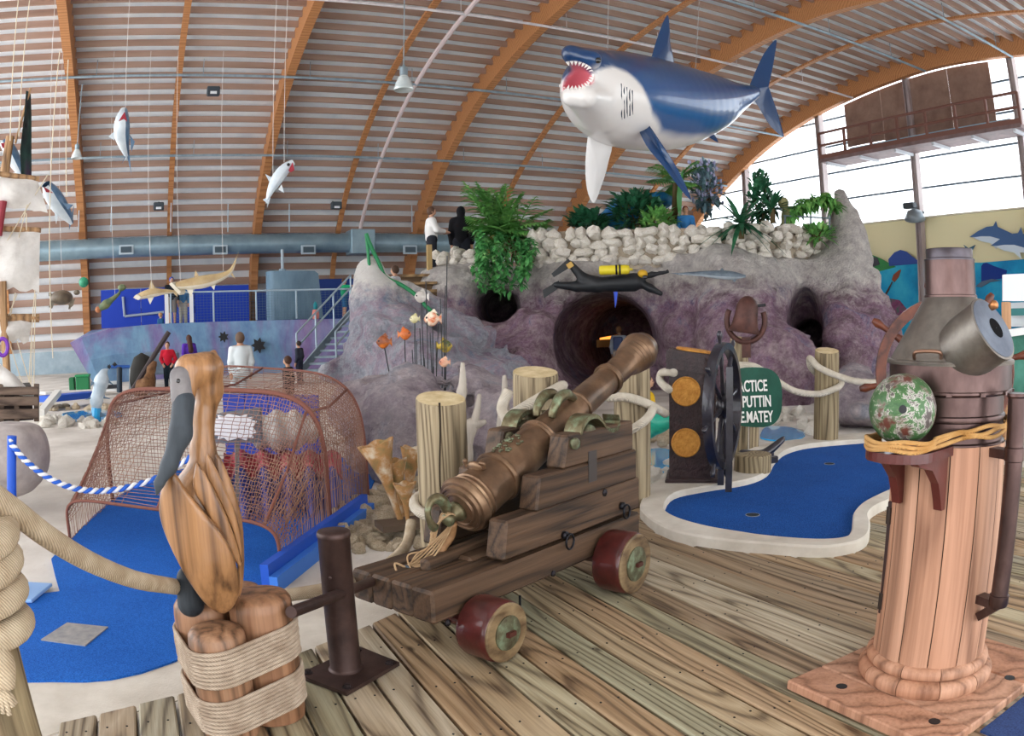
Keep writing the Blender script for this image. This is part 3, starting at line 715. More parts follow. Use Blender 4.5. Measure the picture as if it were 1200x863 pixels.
m = MB().box(LC-CZ*.08+LN*.012, (.05, .03, .02), LM, .004); m.build('lamp_latch', plain('#b8bcc0', .35, .7), o)
# compensating ball on its bracket, lashed with manila
ball = at(1058, 480, D=2.5)
M_BALL = NT('flaking_green_paint'); t = M_BALL; v = t.coords((1, 1, 1), False); nz = t.noise(v, 16, 6, .75, .5); n2 = t.noise(v, 7, 4, .7)
c = t.ramp(nz, [(.42, '#4f4744'), (.465, '#bdb7b0'), (.487, '#44683c'), (.66, '#2c502f')]); c = t.mix(c, t.ramp(n2, [(.5, '#8d857f'), (.6, '#5d3228')]), t.ramp(n2, [(.52, 0.0), (.6, 1.0)]))
t.bump(nz, .5, .006); M_BALL = t.fin(c, .42, .15)
MB().ball(ball, .112, 36, 20).build('compass_ball', M_BALL, binn, True)
bd_ = (ball-BC); bd_.z = 0; bd_.normalize(); bs = Vector((-bd_.y, bd_.x, 0))
vd = (Vector((0, 0, EYE))-ball).normalized()
MB().lathe([(.013, 0), (.001, .001)], frame_from(vd+Vector((.05, .0, 0))), 14, True, ball+vd*.1118).build('bolt_hole', BLACK, binn)
M_BRK = speck('mahogany_paint', [(.3, '#3d1614'), (.7, '#5c2420')], 5, .35, 0, .1, coat=.3)
zb = .905; poly = []
bw = ball.copy(); bw.z = 0
for a in np.linspace(-PI/2, PI/2, 17): poly.append(bw+bd_*(.115*math.cos(a))+bs*(.12*math.sin(a))+CZ*zb)
poly += [BC+bd_*.2+bs*.12+CZ*zb, BC+bd_*.2-bs*.12+CZ*zb]
MB().prism(poly, CZ*.03).build('bracket_shelf', M_BRK, binn)
for sd in (-.085, .085):
    pr = [(.20, .905), (.20, .725), (.225, .725), (.235, .76), (.26, .82), (.31, .87), (.40, .895), (.41, .905)]
    MB().prism([BC+bd_*r+bs*(sd-.016)+CZ*z for r, z in pr], bs*.032).build('bracket_leg', M_BRK, binn)
m = MB()
for k in range(3):
    r0 = .128+.004*k; pts = []
    for a in np.linspace(2.4, -2.4, 26)*1.0: 
        pass
    for i, a in enumerate(np.linspace(PI*.62, -PI*.62, 18)): pts.append(bw+bd_*(.118*math.cos(a))+bs*(.118*math.sin(a))+CZ*(.945+.012*k+.004*math.sin(i+k)))
    back = []
    aB = math.atan2(bd_.y, bd_.x)
    for i, a in enumerate(np.linspace(.62, 2.45, 16)): back.append(BC+Vector((math.cos(aB+a), math.sin(aB+a), 0))*.22+CZ*(.955+.014*k+.022*i/16+.006*math.sin(i*.9+2*k)))
    fr = []
    for i, a in enumerate(np.linspace(-.62, -2.2, 16)): pass
    m.tube(spline(back[::-1]+[p for p in pts[::-1]][::-1][0:0]+pts, 3), .0075, 7)
m.build('ball_lashing', M_ROPE_OR, binn, True)
# pipe standing at the right side
tz = at(1189, 690, D=2.62); tb = Vector((tz.x, tz.y, 0)); ax0 = at(1192, 460, D=2.62); ax0.z = 0
o = MB().lathe([(.034, .39), (.037, .4), (.037, .43), (.032, .432), (.032, .885), (.036, .888), (.036, .93), (.032, .933), (.032, 1.09), (.036, 1.095), (.034, 1.105)], None, 24, True, ax0).build('voice_pipe', M_COPPER, binn); arc_smooth(o)
for z in (.395, .905):
    a = ax0+CZ*z; b = BC+(ax0-BC)*(.19/(ax0-BC).length)+CZ*z
    MB().bar(a, b, .03, .05).build('pipe_clip', M_COPPER, binn)
MB().bar(ax0+CZ*.39, BC+(ax0-BC)*.75+CZ*.33, .03, .035).build('pipe_clip', M_COPPER, binn)
hl = at(1036, 690, D=2.74); 
MB().box(Vector((hl.x, hl.y, .50)), (.02, .02, .42), None, .003).build('door_edge', plain('#2c1614', .5), binn)
for z in (.34, .66): MB().tube([Vector((hl.x-.008, hl.y, z-.03)), Vector((hl.x-.008, hl.y, z+.03))], .012, 8).build('hinge', plain('#3a302c', .4, .6), binn)
# blue mat at the bottom right
o = MB().box((3.2, .75, .005), (1.5, 1.2, .01)).build('floor_mat', speck('dark_blue_mat', [(.35, '#1b2f5c'), (.65, '#2f4a80')], 140, .95, bump=.6, bscale=200), None)
o.location = (2.93, .46, .0005); tag(o, 'dark blue mat on the decking behind the binnacle', 'mat')

# ---- iron bollard with cross bar
pc = Vector((.6, 2.8, 0)); bol = thing('mooring_bollard', 'brown iron bollard with a cross bar bolted to the decking', 'bollard', pc)
c4 = [Vector((.405, 2.81, .003)), Vector((.545, 2.585, .003)), Vector((.815, 2.775, .003)), Vector((.71, 3.0, .003))]
MB().prism(c4, CZ*.016).build('base_plate', M_IRON, bol)
for q in c4:
    p = q.lerp((c4[0]+c4[1]+c4[2]+c4[3])/4, .2)+CZ*.016
    m = MB().lathe([(.02, 0), (.02, .003), (.013, .004), (.013, .014), (.001, .015)], None, 8, True, p); m.build('bolt', plain('#3a3233', .4, .6), bol)
o = MB().lathe([(.072, .018), (.064, .024), (.062, .03), (.062, .565), (.064, .567), (.066, .575), (.064, .588), (.06, .592), (.001, .593)], None, 32, False, pc).build('post', M_IRON, bol); arc_smooth(o)
A, B = at(341, 718, D=2.44), at(446, 678, D=3.22)
MB().tube([A, B], .021, 16).build('cross_bar', M_IRON, bol, False)
arc_smooth(bol.children[-1], 60)
MB().ball(pc-(B-A).normalized()*.06+CZ*.412, .008, 8, 6).build('rivet', M_IRON, bol, True)

# ---- carved pelican on roped pilings
pel = thing('pelican_carving', 'carved wooden pelican with dark bill perched on roped log pilings', 'carving', (.13, 2.55, 0))
LOGS = [((.094, 2.45), .1, .395), ((.265, 2.54), .112, .47), ((.062, 2.63), .102, .44), ((.2, 2.72), .1, .44)]
M_LOGTOP = M_PILE
for (x, y), r, h in LOGS:
    o = MB().lathe([(r*.98, .002), (r, .02), (r, h-.05), (r*.97, h-.02), (r*.86, h-.004), (r*.6, h+.004), (.001, h+.006)], None, 28, False, (x, y, 0)).build('piling', M_PILE, pel); arc_smooth(o, 60)
def hull(pts):
    pts = sorted(pts); L = []
    for s in (1, -1):
        h = []
        for p in pts[::s]:
            while len(h) > 1 and (h[-1][0]-h[-2][0])*(p[1]-h[-2][1])-(h[-1][1]-h[-2][1])*(p[0]-h[-2][0]) <= 0: h.pop()
            h.append(p)
        L += h[:-1]
    return L
hp = hull([(x+(r+.006)*math.cos(a), y+(r+.006)*math.sin(a)) for (x, y), r, h in LOGS for a in np.linspace(0, 2*PI, 40)])
for zc0, cnt in ((.225, 9), (.045, 9)):
    m = MB()
    for k in range(cnt):
        pts = [(x+random.uniform(-.0015, .0015), y, zc0+k*.0148+.10*(x-.06)+.03*(y-2.5)) for x, y in hp]; m.tube(pts, .0078, 6, True)
    m.build('rope_binding', M_ROPE_GR, pel, True)
DP = 2.5
UR, UA, UZ = frame(240, 560, DP)
def pp(px, py, dd=0): return np.array(at(px, py, D=DP)+UA*dd)
def rp(n): return pxm(n, DP)
UM = np.array([UR, UA, UZ]).T
def pel_core(P):
    d = sd_cone(P, pp(234, 590, .02), pp(252, 680, .05), rp(34), rp(25))
    d = smin(d, sd_ell(P, pp(238, 622, .04), (rp(42), rp(36), rp(76)), UM), .03)
    d = smin(d, sd_cone(P, pp(252, 684, .06), pp(262, 712, .06), rp(23), rp(9)), .03)
    d = smin(d, sd_cone(P, pp(248, 590, .03), pp(238, 530, .04), rp(28), rp(15)), .05)
    d = smin(d, sd_cone(P, pp(238, 530, .04), pp(239, 490, .05), rp(15), rp(13)), .02)
    d = smin(d, sd_cone(P, pp(239, 490, .05), pp(246, 458, .05), rp(13), rp(16)), .02)
    d = smin(d, sd_cone(P, pp(246, 458, .05), pp(242, 435, .04), rp(16), rp(20)), .02)
    d = smin(d, sd_cone(P, pp(243, 432, .04), pp(222, 433, .0), rp(18.5), rp(17)), .02)
    d = smin(d, sd_cone(P, pp(222, 434, .0), pp(217, 462, -.03), rp(16), rp(12.5)), .02)
    d = smin(d, sd_cone(P, pp(250, 424, .06), pp(251, 414, .07), rp(9), rp(4)), .015)
    d = smax(d, -sd_cone(P, pp(243, 409, .03), pp(243, 407, -.08), rp(4), rp(4)), .012)
    return d
def pel_body(P): return pel_core(P)+.0012*vnoise(P, 60, 3)
lo = pp(240, 560)-np.array([.22, .26, .45]); hi = pp(240, 560)+np.array([.22, .36, .46])
pb = solid('body', pel_body, lo, hi, .0075, M_PEL, pel)
OW = pp(240, 600)
def wing_plate(poly, dd0, ku, kz, th):
    Q = [np.array([(at(x, y, D=DP)-Vector(OW)).dot(UR), (at(x, y, D=DP)-Vector(OW)).dot(UZ)]) for x, y in poly]
    Q = [np.array([v.x, v.y]) for v in spline([Vector((q[0], q[1], 0)) for q in Q+[Q[0]]], 3)[:-1]]
    def f(P):
        L = (P-OW)@UM; u, dpt, z = L[:, 0], L[:, 1], L[:, 2]; d2 = sd_poly2(np.stack([u, z], 1), Q)
        dc = dd0+ku*(u-.01)**2+kz*np.clip(-(z+.12), 0, 1)**2
        return smax(d2, np.abs(dpt-dc)-th, .014)+.001*vnoise(P, 70, 5)
    return f
wl, wh_ = OW-np.array([.24, .26, .36]), OW+np.array([.24, .26, .28])
for poly, dd0, ku, kz, th in (([(201, 546), (208, 553), (217, 566), (229, 581), (244, 598), (258, 616), (269, 636), (276, 657), (280, 682), (274, 703), (262, 715), (247, 708), (232, 690), (216, 665), (203, 642), (193, 621), (187, 600), (188, 578), (194, 558)], -.100, 3.2, 1.6, .026),
    ([(230, 536), (238, 546), (254, 576), (269, 610), (279, 642), (281, 660), (270, 645), (256, 618), (240, 592), (226, 566)], -.078, 2.0, 1.0, .014),
    ([(241, 526), (250, 540), (265, 572), (278, 606), (284, 640), (282, 660), (272, 620), (257, 585), (243, 556)], -.058, 2.0, 1.0, .014),
    ([(252, 529), (259, 536), (270, 562), (280, 592), (285, 622), (286, 660), (284, 690), (279, 700), (277, 650), (267, 604), (254, 565)], -.03, 1.6, .8, .016)):
    solid('wing' if th > .02 else 'wing_feather', wing_plate(poly, dd0, ku, kz, th), wl, wh_, .0075, M_PEL, pel)
M_BILL = speck('slate_bill', [(.3, '#1f2226'), (.7, '#474d53')], 9, .5, 0, .25, 60, .003, stretch=(1, 1, .2), spec=.15)
M_FACE = speck('face_grey', [(.3, '#575355'), (.7, '#8f8a89')], 7, .5, 0, .1, spec=.2)
def pel_bill(P):
    d = sd_cone(P, pp(215.5, 468, -.045), pp(212, 505, -.065), rp(13.5), rp(13))
    d = smin(d, sd_cone(P, pp(212, 505, -.065), pp(199, 541, -.085), rp(13), rp(9)), .02)
    d = smin(d, sd_cone(P, pp(199, 541, -.085), pp(188, 560, -.095), rp(9), rp(6)), .02)
    d = smin(d, sd_cone(P, pp(188, 560, -.095), pp(185.5, 572, -.09), rp(6), rp(2.5)), .01)
    d = smax(d, -sd_cone(P, pp(203, 478, -.095), pp(189, 552, -.125), rp(1.5), rp(1.2)), .004)
    return d
solid('bill', pel_bill, pp(200, 515, -.08)-np.array([.1, .12, .2]), pp(200, 515, -.04)+np.array([.1, .12, .2]), .006, M_BILL, pel)
def pel_face(P):
    d = sd_cone(P, pp(213, 440, -.02), pp(214, 468, -.04), rp(14.5), rp(13.8))
    return smax(d, sd_ell(P, pp(211, 452, -.06), (rp(20), rp(40), rp(24)), UM), .01)
solid('face', pel_face, pp(213, 455, -.05)-.12, pp(213, 455, -.02)+.12, .006, M_FACE, pel)
e = surf_at(pel_face, 209.5, 447, DP)
MB().ball(e, .010, 14, 10).build('eye', plain('#141416', .15, 0, .5), pel, True)
def cap_sd(P): return sd_cone(P, pp(222, 684, .05), pp(224, 712, .04), rp(16.5), rp(17.5))
solid('tail', cap_sd, pp(220, 700, .05)-.12, pp(220, 700, .05)+.12, .008, M_BILL, pel, label='dark grey painted tail')
# white and blue twisted cord etc. follow below

# ---- timber post at the left edge with coiled hawser
def log_post(name, label, x, y, r, z0, z1, mat=M_LOG, tilt=(0, 0), cut=.03):
    t_ = thing(name, label, 'post', (x, y, z0)); n = 32; rows = []
    top = Vector((tilt[0], tilt[1], 0))
    for z, q in ((z0, 1.0), (z0+.3*(z1-z0), 1.0), (z0+.7*(z1-z0), .985), (z1-.008, .97), (z1, .945)):
        rows.append([Vector((x, y, z))+top*((z-z0)/(z1-z0))+Vector((math.cos(a), math.sin(a), 0))*r*q*(1+.012*math.sin(3*a+z*3)) for a in np.linspace(0, 2*PI, n+1)[:-1]])
    tc = -Vector((x, y, 0)).normalized(); tc = (tc+Vector((-tc.y, tc.x, 0))*.25).normalized(); axp = Vector((x, y, 0))+top
    for ri in (-2, -1): rows[ri] = [p-CZ*(cut*(p-axp).dot(tc)/r) for p in rows[ri]]
    m = MB().grid(rows, True); arc_smooth(m.build('shaft', mat, t_), 60)
    m = MB().grid([rows[-1], [Vector((x, y, z1+.002))+top+(p-Vector((x, y, z1))-top)*.5 for p in rows[-1]]], True); k = len(m.V)-n
    m.F += [[k+i for i in range(n)]]; m.build('end_grain', M_LOGEND, t_)
    return t_
lp_a = ray(30, 660); az = math.atan2(lp_a.x, lp_a.y); rL = .19
dl = 1.62; azc = az-math.asin(rL/dl); LP = Vector((math.sin(azc)*dl, math.cos(azc)*dl, 0))
log_post('timber_post', 'knotty timber post with coiled white rope at the left edge', LP.x, LP.y, rL-.05, 0, 1.02)
m = MB()
for k in range(4):
    z = .975-.062*k; m.tube([LP+Vector((math.cos(a), math.sin(a), 0))*(rL-.031)+CZ*(z+.01*math.sin(a+k)) for a in np.linspace(0, 2*PI, 29)[:-1]], .031, 10, True)
tail = spline([LP+Vector((.10, -.13, .8)), LP+Vector((.12, -.10, .75)), LP+Vector((.11, -.10, .70))], 5); m.tube(tail, .03, 10)
end = tail[-1]
for k in range(9):
    a = k*.7; m.tube([end+CZ*.01, end+Vector((.02*math.cos(a), .02*math.sin(a), -.04-.02*random.random()))], .006, 5)
tag(m.build('rope_coil', M_ROPE_TAN, None, True), 'frayed hawser coil wrapped around the left edge post', 'rope')
hp_ = [at(-25, 570, D=1.55), at(15, 598, D=1.66), at(60, 632, D=1.8), at(110, 661, D=2.0), at(160, 680, D=2.25), at(206, 688, D=2.55), at(255, 697, D=2.85), at(300, 700, D=2.98), at(350, 696, D=3.05), at(400, 686, D=3.15), at(445, 668, D=3.5), at(475, 641, D=3.8), at(482, 612, D=3.95)]
tag(MB().tube(spline(hp_, 6), .0275, 12).build('rope', M_ROPE_TAN, None, True), 'thick pale rope sagging from the left post behind the pelican', 'rope')

# ---- timber posts with ropes beyond the cannon
POSTS = {}
def post_px(key, px, py_top, r_px, D, zb, label, tilt=(0, 0)):
    p = at(px, py_top, D=D); r = pxm(r_px, D); POSTS[key] = (Vector((p.x, p.y, 0)), r, p.z)
    return log_post('timber_post', label, p.x, p.y, r, zb, p.z, tilt=tilt)
post_px('a', 516, 467, 30.5, 4.15, -.05, 'cracked green-tinged timber post directly behind the cannon breech')
post_px('b', 627, 436, 27.5, 4.95, -.05, 'squat timber post with white rope above the cannon barrel')
post_px('c', 740, 420, 22, 5.6, -.05, 'timber post standing under the cannon muzzle')
post_px('d', 969, 411, 15, 8.3, -.05, 'timber post behind the right putting green')
post_px('e', 866, 398, 11, 8.0, -.05, 'thin timber post carrying the rusty bell')
pa_, ra_, za_ = POSTS['a']; ck = MB(); aa = math.atan2(-pa_.y, -pa_.x)-.08
ck.tube([pa_+Vector((math.cos(aa+.05*math.sin(z*9)), math.sin(aa+.05*math.sin(z*9)), 0))*(ra_*.985)+CZ*z for z in np.linspace(.2, za_-.01, 14)], [.002]+[.005]*12+[.006], 5)
ck.build('crack', plain('#2a2016', .9), [o for o in COL.objects if o.get('label', '').startswith('cracked green')][0])
def ring_rope(P, r, z, rr=.03, tilt=.03, ph=0):
    return [P+Vector((math.cos(a), math.sin(a), 0))*(r+rr)+CZ*(z+tilt*math.sin(a+ph)) for a in np.linspace(0, 2*PI, 25)[:-1]]
def rope(label, paths, r, mat=M_ROPE):
    m = MB()
    for pts, cl in paths: m.tube(pts if cl else spline(pts, 6), r, 10, cl)
    return tag(m.build('rope', mat, None, True), label, 'rope')
Pa, ra, za = POSTS['a']; Pb, rb, zb_ = POSTS['b']; Pc, rc, zc_ = POSTS['c']; Pd, rd, zd = POSTS['d']; Pe, re, ze = POSTS['e']
zr_ = at(495, 598, D=4.05).z
rope('white rope looped around the green-tinged post', [(ring_rope(Pa, ra, zr_, .026, .04), True)], .03)
zz = at(600, 462, D=4.85).z
rope('white rope looped around the squat post', [(ring_rope(Pb, rb, zz-.06, .026, .1, 2.3), True), ([at(596, 458, D=4.75), at(588, 480, D=4.7), at(600, 497, D=4.6), at(618, 503, D=4.7)], False)], .033)
rope('white rope tied from the muzzle post to the coin pillar', [([at(722, 512, D=5.55), at(738, 505, D=5.4), at(757, 492, D=5.35), at(764, 478, D=5.5), at(748, 468, D=5.75)], False), ([at(712, 466, D=5.4), at(735, 466, D=5.35), at(760, 474, D=5.5), at(780, 485, D=5.72)], False), ([at(790, 437, D=6.0), at(776, 437, D=6.2), at(774, 447, D=6.2), at(784, 457, D=6.0)], False)], .032)
rope('white rope hanging from the bell post to the right post', [([at(866, 428, D=7.85), at(885, 430, D=7.9), at(905, 443, D=7.9), at(930, 458, D=8), at(958, 462, D=8.1), at(980, 455, D=8.15), at(986, 450, D=8.4)], False), ([at(866, 428, D=7.85), at(875, 436, D=7.85), at(870, 446, D=7.85)], False)], .034)
rope('white rope from the right post towards the binnacle', [([at(987, 448, D=8.4), at(968, 446, D=8.6), at(951, 432, D=8.3), at(949, 420, D=8.15), at(960, 431, D=8.0), at(985, 442, D=7.9), at(1010, 448, D=7.8), at(1060, 449, D=7.6)], False)], .034)

# ============================================================ PUTTING GREENS
def gz(px, py, z): return at(px, py, z=z)
pairs = [((750, 590), (779, 592)), ((757, 603), (783, 600)), ((775, 615), (800, 608)), ((800, 624), (830, 616)), ((850, 632), (865, 622)), ((900, 636), (900, 627)), ((961, 640), (955, 631)), ((1000, 635), (988, 629)), ((1017, 626), (997, 622)), ((1020, 612), (999, 611)), ((1018, 602), (1001, 599)), ((1024, 594), (1012, 588)), ((1040, 586), (1034, 577)), ((1075, 573), (1060, 565)), ((1103, 550), (1080, 549)), ((1103, 526), (1085, 530)), ((1080, 507), (1070, 517)), ((1045, 506), (1045, 513)), ((1000, 508), (1000, 515.5)), ((955, 512.5), (950, 520)), ((915, 517), (922, 527)), ((890, 522), (908, 538)), ((870, 530), (899, 552)), ((840, 545), (875, 562)), ((800, 553), (825, 570)), ((765, 566), (790, 578))]
ZC = .07
def loop(pts, k=4):
    P = [gz(x, y, ZC) for x, y in pts]; P3 = P[-2:]+P+P[:3]; s = spline(P3, k)
    return s[2*k:2*k+len(P)*k]
LO, LI = loop([a for a, b in pairs]), loop([b for a, b in pairs])
gr = thing('putting_green', 'kidney shaped practice putting green with pale concrete kerb and blue turf', 'putting green', sum(LO, Vector())/len(LO)*1.0)
gr.location.z = 0
m = MB(); rows = []
for a, b in zip(LO, LI):
    d = (b-a).normalized()*.012
    rows.append([Vector((a.x, a.y, -.05)), Vector((a.x, a.y, ZC-.012)), a+d, b-d, Vector((b.x, b.y, ZC-.012)), Vector((b.x, b.y, -.05))])
rows.append(rows[0]); m.grid(rows); m.F = [f[::-1] for f in m.F]
arc_smooth(m.build('kerb', M_CONC, gr), 40)
m = MB(); m.add([Vector((p.x, p.y, .022)) for p in LI], [list(range(len(LI)))]); o = m.build('turf', M_CARPET2, gr)
if o.data.polygons[0].normal.z < 0: o.data.flip_normals()
for px, py in ((882, 604), (972, 544)):
    c = gz(px, py, .0225); c.z = 0
    MB().lathe([(.05, .0235), (.05, .0265), (.046, .0265)], None, 20, False, c).build('cup_rim', plain('#8a8f98', .5), gr)
    MB().lathe([(.046, .0262), (.001, .0262)], None, 20, False, c).build('cup', plain('#20262c', .9), gr)
# left hole: blue turf
ZT = -.035
tp = [(0, 800), (33, 798), (60, 797.5), (100, 798), (130, 795.5), (165, 788), (200, 776), (240, 760), (275, 741), (302, 700), (311, 690), (312, 662), (345, 640), (386, 615), (428, 588), (440, 560), (400, 535), (300, 530), (182, 557), (132, 585), (109, 605), (86, 629), (60, 655), (64, 672), (70, 693), (40, 697), (0, 700)]
P = [gz(x, y, ZT) for x, y in tp]
tc_ = MB().prism(P, (0, 0, -.014)).build('turf_carpet', M_CARPET); tag(tc_, 'bright blue turf carpet running into the net tunnel', 'carpet')
pd = [gz(x, y, ZT) for x, y in ((48, 751), (79, 731), (127, 736), (100, 758))]
tag(MB().prism(pd, (0, 0, .006)).build('tee_plate', speck('tee_steel', [(.3, '#8d8f92'), (.7, '#b4b2ae')], 18, .5, .4, .2), None), 'grey diamond shaped tee plate on the blue turf', 'plate')
conc = [gz(x, y, -.045) for x, y in ((-60, 790), (33, 798), (100, 799), (165, 789), (200, 777), (240, 761), (290, 735), (345, 700), (420, 690), (470, 720), (440, 760), (300, 800), (204, 822), (74, 856), (-60, 900))]
o = MB().prism(conc, (0, 0, -.02)).build('concrete_apron', M_CONC); o['kind'] = 'structure'; o['label'] = 'pale concrete strip between decking and blue turf'

# ============================================================ NET TUNNEL over the left hole
net = thing('net_tunnel', 'tunnel of brown shrimp net on hoops over the blue carpet', 'net', gz(250, 600, -.04))
def hoop(L, R, h, n, sq=.5, up=0.0):
    out = []
    for i in range(n+1):
        a = PI*i/n; c_, s_ = math.cos(a), math.sin(a)
        u = .5-.5*math.copysign(abs(c_)**sq, c_); z = abs(s_)**sq
        p = L.lerp(R, u); out.append(Vector((p.x, p.y, -.03+h*z)))
    return out
HA = (gz(82, 632, -.03), gz(330, 672, -.03), .30, .3); HB = (gz(132, 586, -.03), gz(388, 624, -.03), .95, .36); HC = (gz(240, 525, -.03), gz(432, 588, -.03), 1.0, .4)
NN = 96
ha, hb, hc_ = hoop(*HA[:3], NN, HA[3]), hoop(*HB[:3], NN, HB[3]), hoop(*HC[:3], NN, HC[3])
rows = []
for i in range(34):
    t = i/34; rows.append([a.lerp(b, t)+CZ*(-.05*math.sin(PI*t))*(1 if 8 < k < NN-8 else 0) for k, (a, b) in enumerate(zip(ha, hb))])
for i in range(31):
    t = i/30; rows.append([a.lerp(b, t)+CZ*(-.06*math.sin(PI*t))*(1 if 8 < k < NN-8 else 0) for k, (a, b) in enumerate(zip(hb, hc_))])
rows = [[p+Vector((random.uniform(-.006, .006), random.uniform(-.006, .006), random.uniform(-.006, .006))) for p in r] for r in rows]
M_NET = speck('net_twine', [(.3, '#7a564c'), (.7, '#a8836f')], 3, .9, bump=0)
def netting(name, rows, r, mat, parent):
    m = MB(); A = np.array([[tuple(p) for p in q] for q in rows]); V = []; F = []
    def strands(A):
        nonlocal V, F
        for line in A:
            n = len(V); L = len(line)
            for i, p in enumerate(line):
                d = line[min(i+1, L-1)]-line[max(i-1, 0)]; d = d/max(1e-9, np.linalg.norm(d)); x = np.cross(d, (0, 0, 1) if abs(d[2]) < .9 else (1, 0, 0)); x = x/np.linalg.norm(x); y = np.cross(d, x)
                for k in range(3): a = 2*PI*k/3; V.append(tuple(p+(x*math.cos(a)+y*math.sin(a))*r))
            for i in range(L-1):
                for k in range(3): F.append([n+i*3+k, n+i*3+(k+1) % 3, n+i*3+3+(k+1) % 3, n+i*3+3+k])
    strands(A); strands(A.transpose(1, 0, 2))
    o = link_mesh(name, V, F, mat, parent); o['kind'] = 'stuff'; return o
netting('netting', rows, .0027, M_NET, net)
# far end curtain
rows2 = [[hc_[k].lerp(Vector((hc_[k].x, hc_[k].y, -.03)), t) for k in range(NN//2, NN+1)] for t in np.linspace(0, 1, 22)]
netting('netting', rows2, .0027, M_NET, net)
M_NETR = plain('#7a4c40', .9)
for h, r in ((ha, .011), (hb, .018), (hc_, .011)): MB().tube(h, r, 6).build('hoop', M_NETR, net, True)
for k in (24, NN//2, 72): MB().tube([rows[0][k], rows[17][k], rows[33][k], rows[49][k], rows[-1][k]], .01, 5).build('stringer', M_NETR, net, True)
for px, top, bot in ((100, 520, 610), (112, 505, 600), (275, 470, 610)):
    pass
# blue side boards of the tunnel
bx = thing('side_board', 'low blue board along the right foot of the net tunnel', 'board', gz(370, 650, -.05))
a, b = gz(312, 690, -.03), gz(428, 600, -.03)
MB().bar(a+CZ*.05, b+CZ*.05, .17, .05).build('board', M_BLUEP, bx); MB().bar(a+CZ*.02+Vector((.04, -.03, 0)), b+CZ*.02+Vector((.04, -.03, 0)), .10, .05).build('rail', plain('#3c7ad6', .5), bx)
c, d = gz(182, 560, -.03), gz(400, 545, -.03)
e_ = thing('backdrop', 'tall blue painted backdrop inside the net tunnel', 'backdrop', at(330, 560, D=6.9))
q0, q1 = at(268, 560, D=7.2), at(378, 560, D=6.6); q0.z = q1.z = 0
for k in range(4):
    p0, p1 = q0.lerp(q1, k/4+.004), q0.lerp(q1, (k+1)/4-.004); MB().bar(p0.lerp(p1, .5)+CZ*(-.03), p0.lerp(p1, .5)+CZ*.78, (p1-p0).length, .03, (p1-p0).normalized()).build('panel', plain('#2440a8', .6), e_)
# giant clam with sign
cl = thing('giant_clam', 'grey giant clam model with wavy red lip under the net', 'clam', at(300, 560, D=5.9))
def clam(P):
    d = sd_ell(P, at(330, 505, D=6.2), (pxm(48, 6), .22, pxm(24, 6)), np.array(frame(330, 505, 6)).T)
    fr = np.array(frame(330, 505, 6)); u = (P-np.array(at(330, 505, D=6.2)))@fr[0]
    return d+.02*np.sin(u*42)
cc0 = np.array(at(330, 505, D=6.2)); solid('shell', clam, cc0-[.5, .5, .35], cc0+[.5, .5, .35], .022, speck('shell_grey', [(.3, '#8a8a8c'), (.7, '#d4cfc8')], 9, .8), cl)
m = MB(); r0 = []; r1 = []
for i, px in enumerate(np.linspace(262, 400, 60)):
    dd = 5.75; zz_ = 9*math.sin(i*.55); p = at(px, 553+zz_, D=dd+.15*math.sin(i*.55)); q = at(px, 530+.35*zz_, D=dd+.45); r0.append(p); r1.append(q)
m.grid([r0, r1]); m.grid([[p-CZ*.015 for p in r1], [p-CZ*.015 for p in r0]])
lip = m.build('mantle', speck('mantle_red', [(.3, '#8a2430'), (.7, '#c2505a')], 9, .6), cl, True)
MB().tube(r0, .014, 6).build('lip_edge', plain('#c8636c', .6), lip, True)
m = MB(); m.grid([[p-CZ*.01 for p in r0], [Vector((p.x, p.y, -.03)) for p in r0]]); m.build('lower_shell', speck('shell_blue', [(.3, '#34408a'), (.7, '#5a62a0')], 6, .8), cl, True)
sg = thing('splash_sign', 'white ragged splash sign on grey board inside the net tunnel', 'sign', at(272, 520, D=5.5))
f0 = [at(246, 490, D=5.52), at(258, 484, D=5.52), at(304, 478, D=5.62), at(306, 519, D=5.62), at(252, 520, D=5.52)]
MB().prism(f0, Vector((.02, .03, 0))).build('board', speck('sign_grey', [(.3, '#6c7078'), (.7, '#8d9097')], 9, .8), sg)
zig = []
N = 26
for i in range(N):
    a = 2*PI*i/N; rr = 1.0 if i % 2 else .80; zig.append(at(274+27*rr*math.copysign(abs(math.cos(a))**.6, math.cos(a)), 501+16*rr*math.copysign(abs(math.sin(a))**.6, math.sin(a)), D=5.49))
MB().prism(zig, Vector((.008, .012, 0))).build('splash', plain('#f1eef0', .7), sg)
MB().bar(at(278, 519, D=5.58), at(278, 590, D=5.6), .03, .03).build('stake', plain('#7a736c', .7), sg)
# blue posts with the twisted cord
def blue_post(px, pyt, pyb, D, label, base=True):
    b = at(px+4, pyb, D=D); t_ = at(px, pyt, D=D); q = thing('rope_post', label, 'post', (b.x, b.y, -.03))
    b.z = -.02; MB().tube([b, t_], pxm(6, D), 12).build('pole', M_BLUEP, q, True); arc_smooth(q.children[-1], 50)
    if base: MB().box((b.x-.03, b.y+.02, -.022), (.42, .3, .02), Matrix.Rotation(-.3, 3, 'Z'), .004).build('base_plate', plain('#8db4e4', .5), q)
blue_post(14, 511, 690, 4.4, 'blue post carrying the twisted cord at the left')
blue_post(246, 514, 600, 4.75, 'blue post half hidden behind the carved pelican', False)
cpts = spline([at(11, 517, D=4.36), at(30, 540, D=4.35), at(60, 562, D=4.35), at(95, 574, D=4.4), at(135, 574, D=4.45), at(182, 561, D=4.55), at(222, 537, D=4.65), at(246, 520, D=4.68)], 30)
cord = thing('twisted_cord', 'blue and white twisted cord strung between two blue posts', 'cord', cpts[100]-CZ*.05)
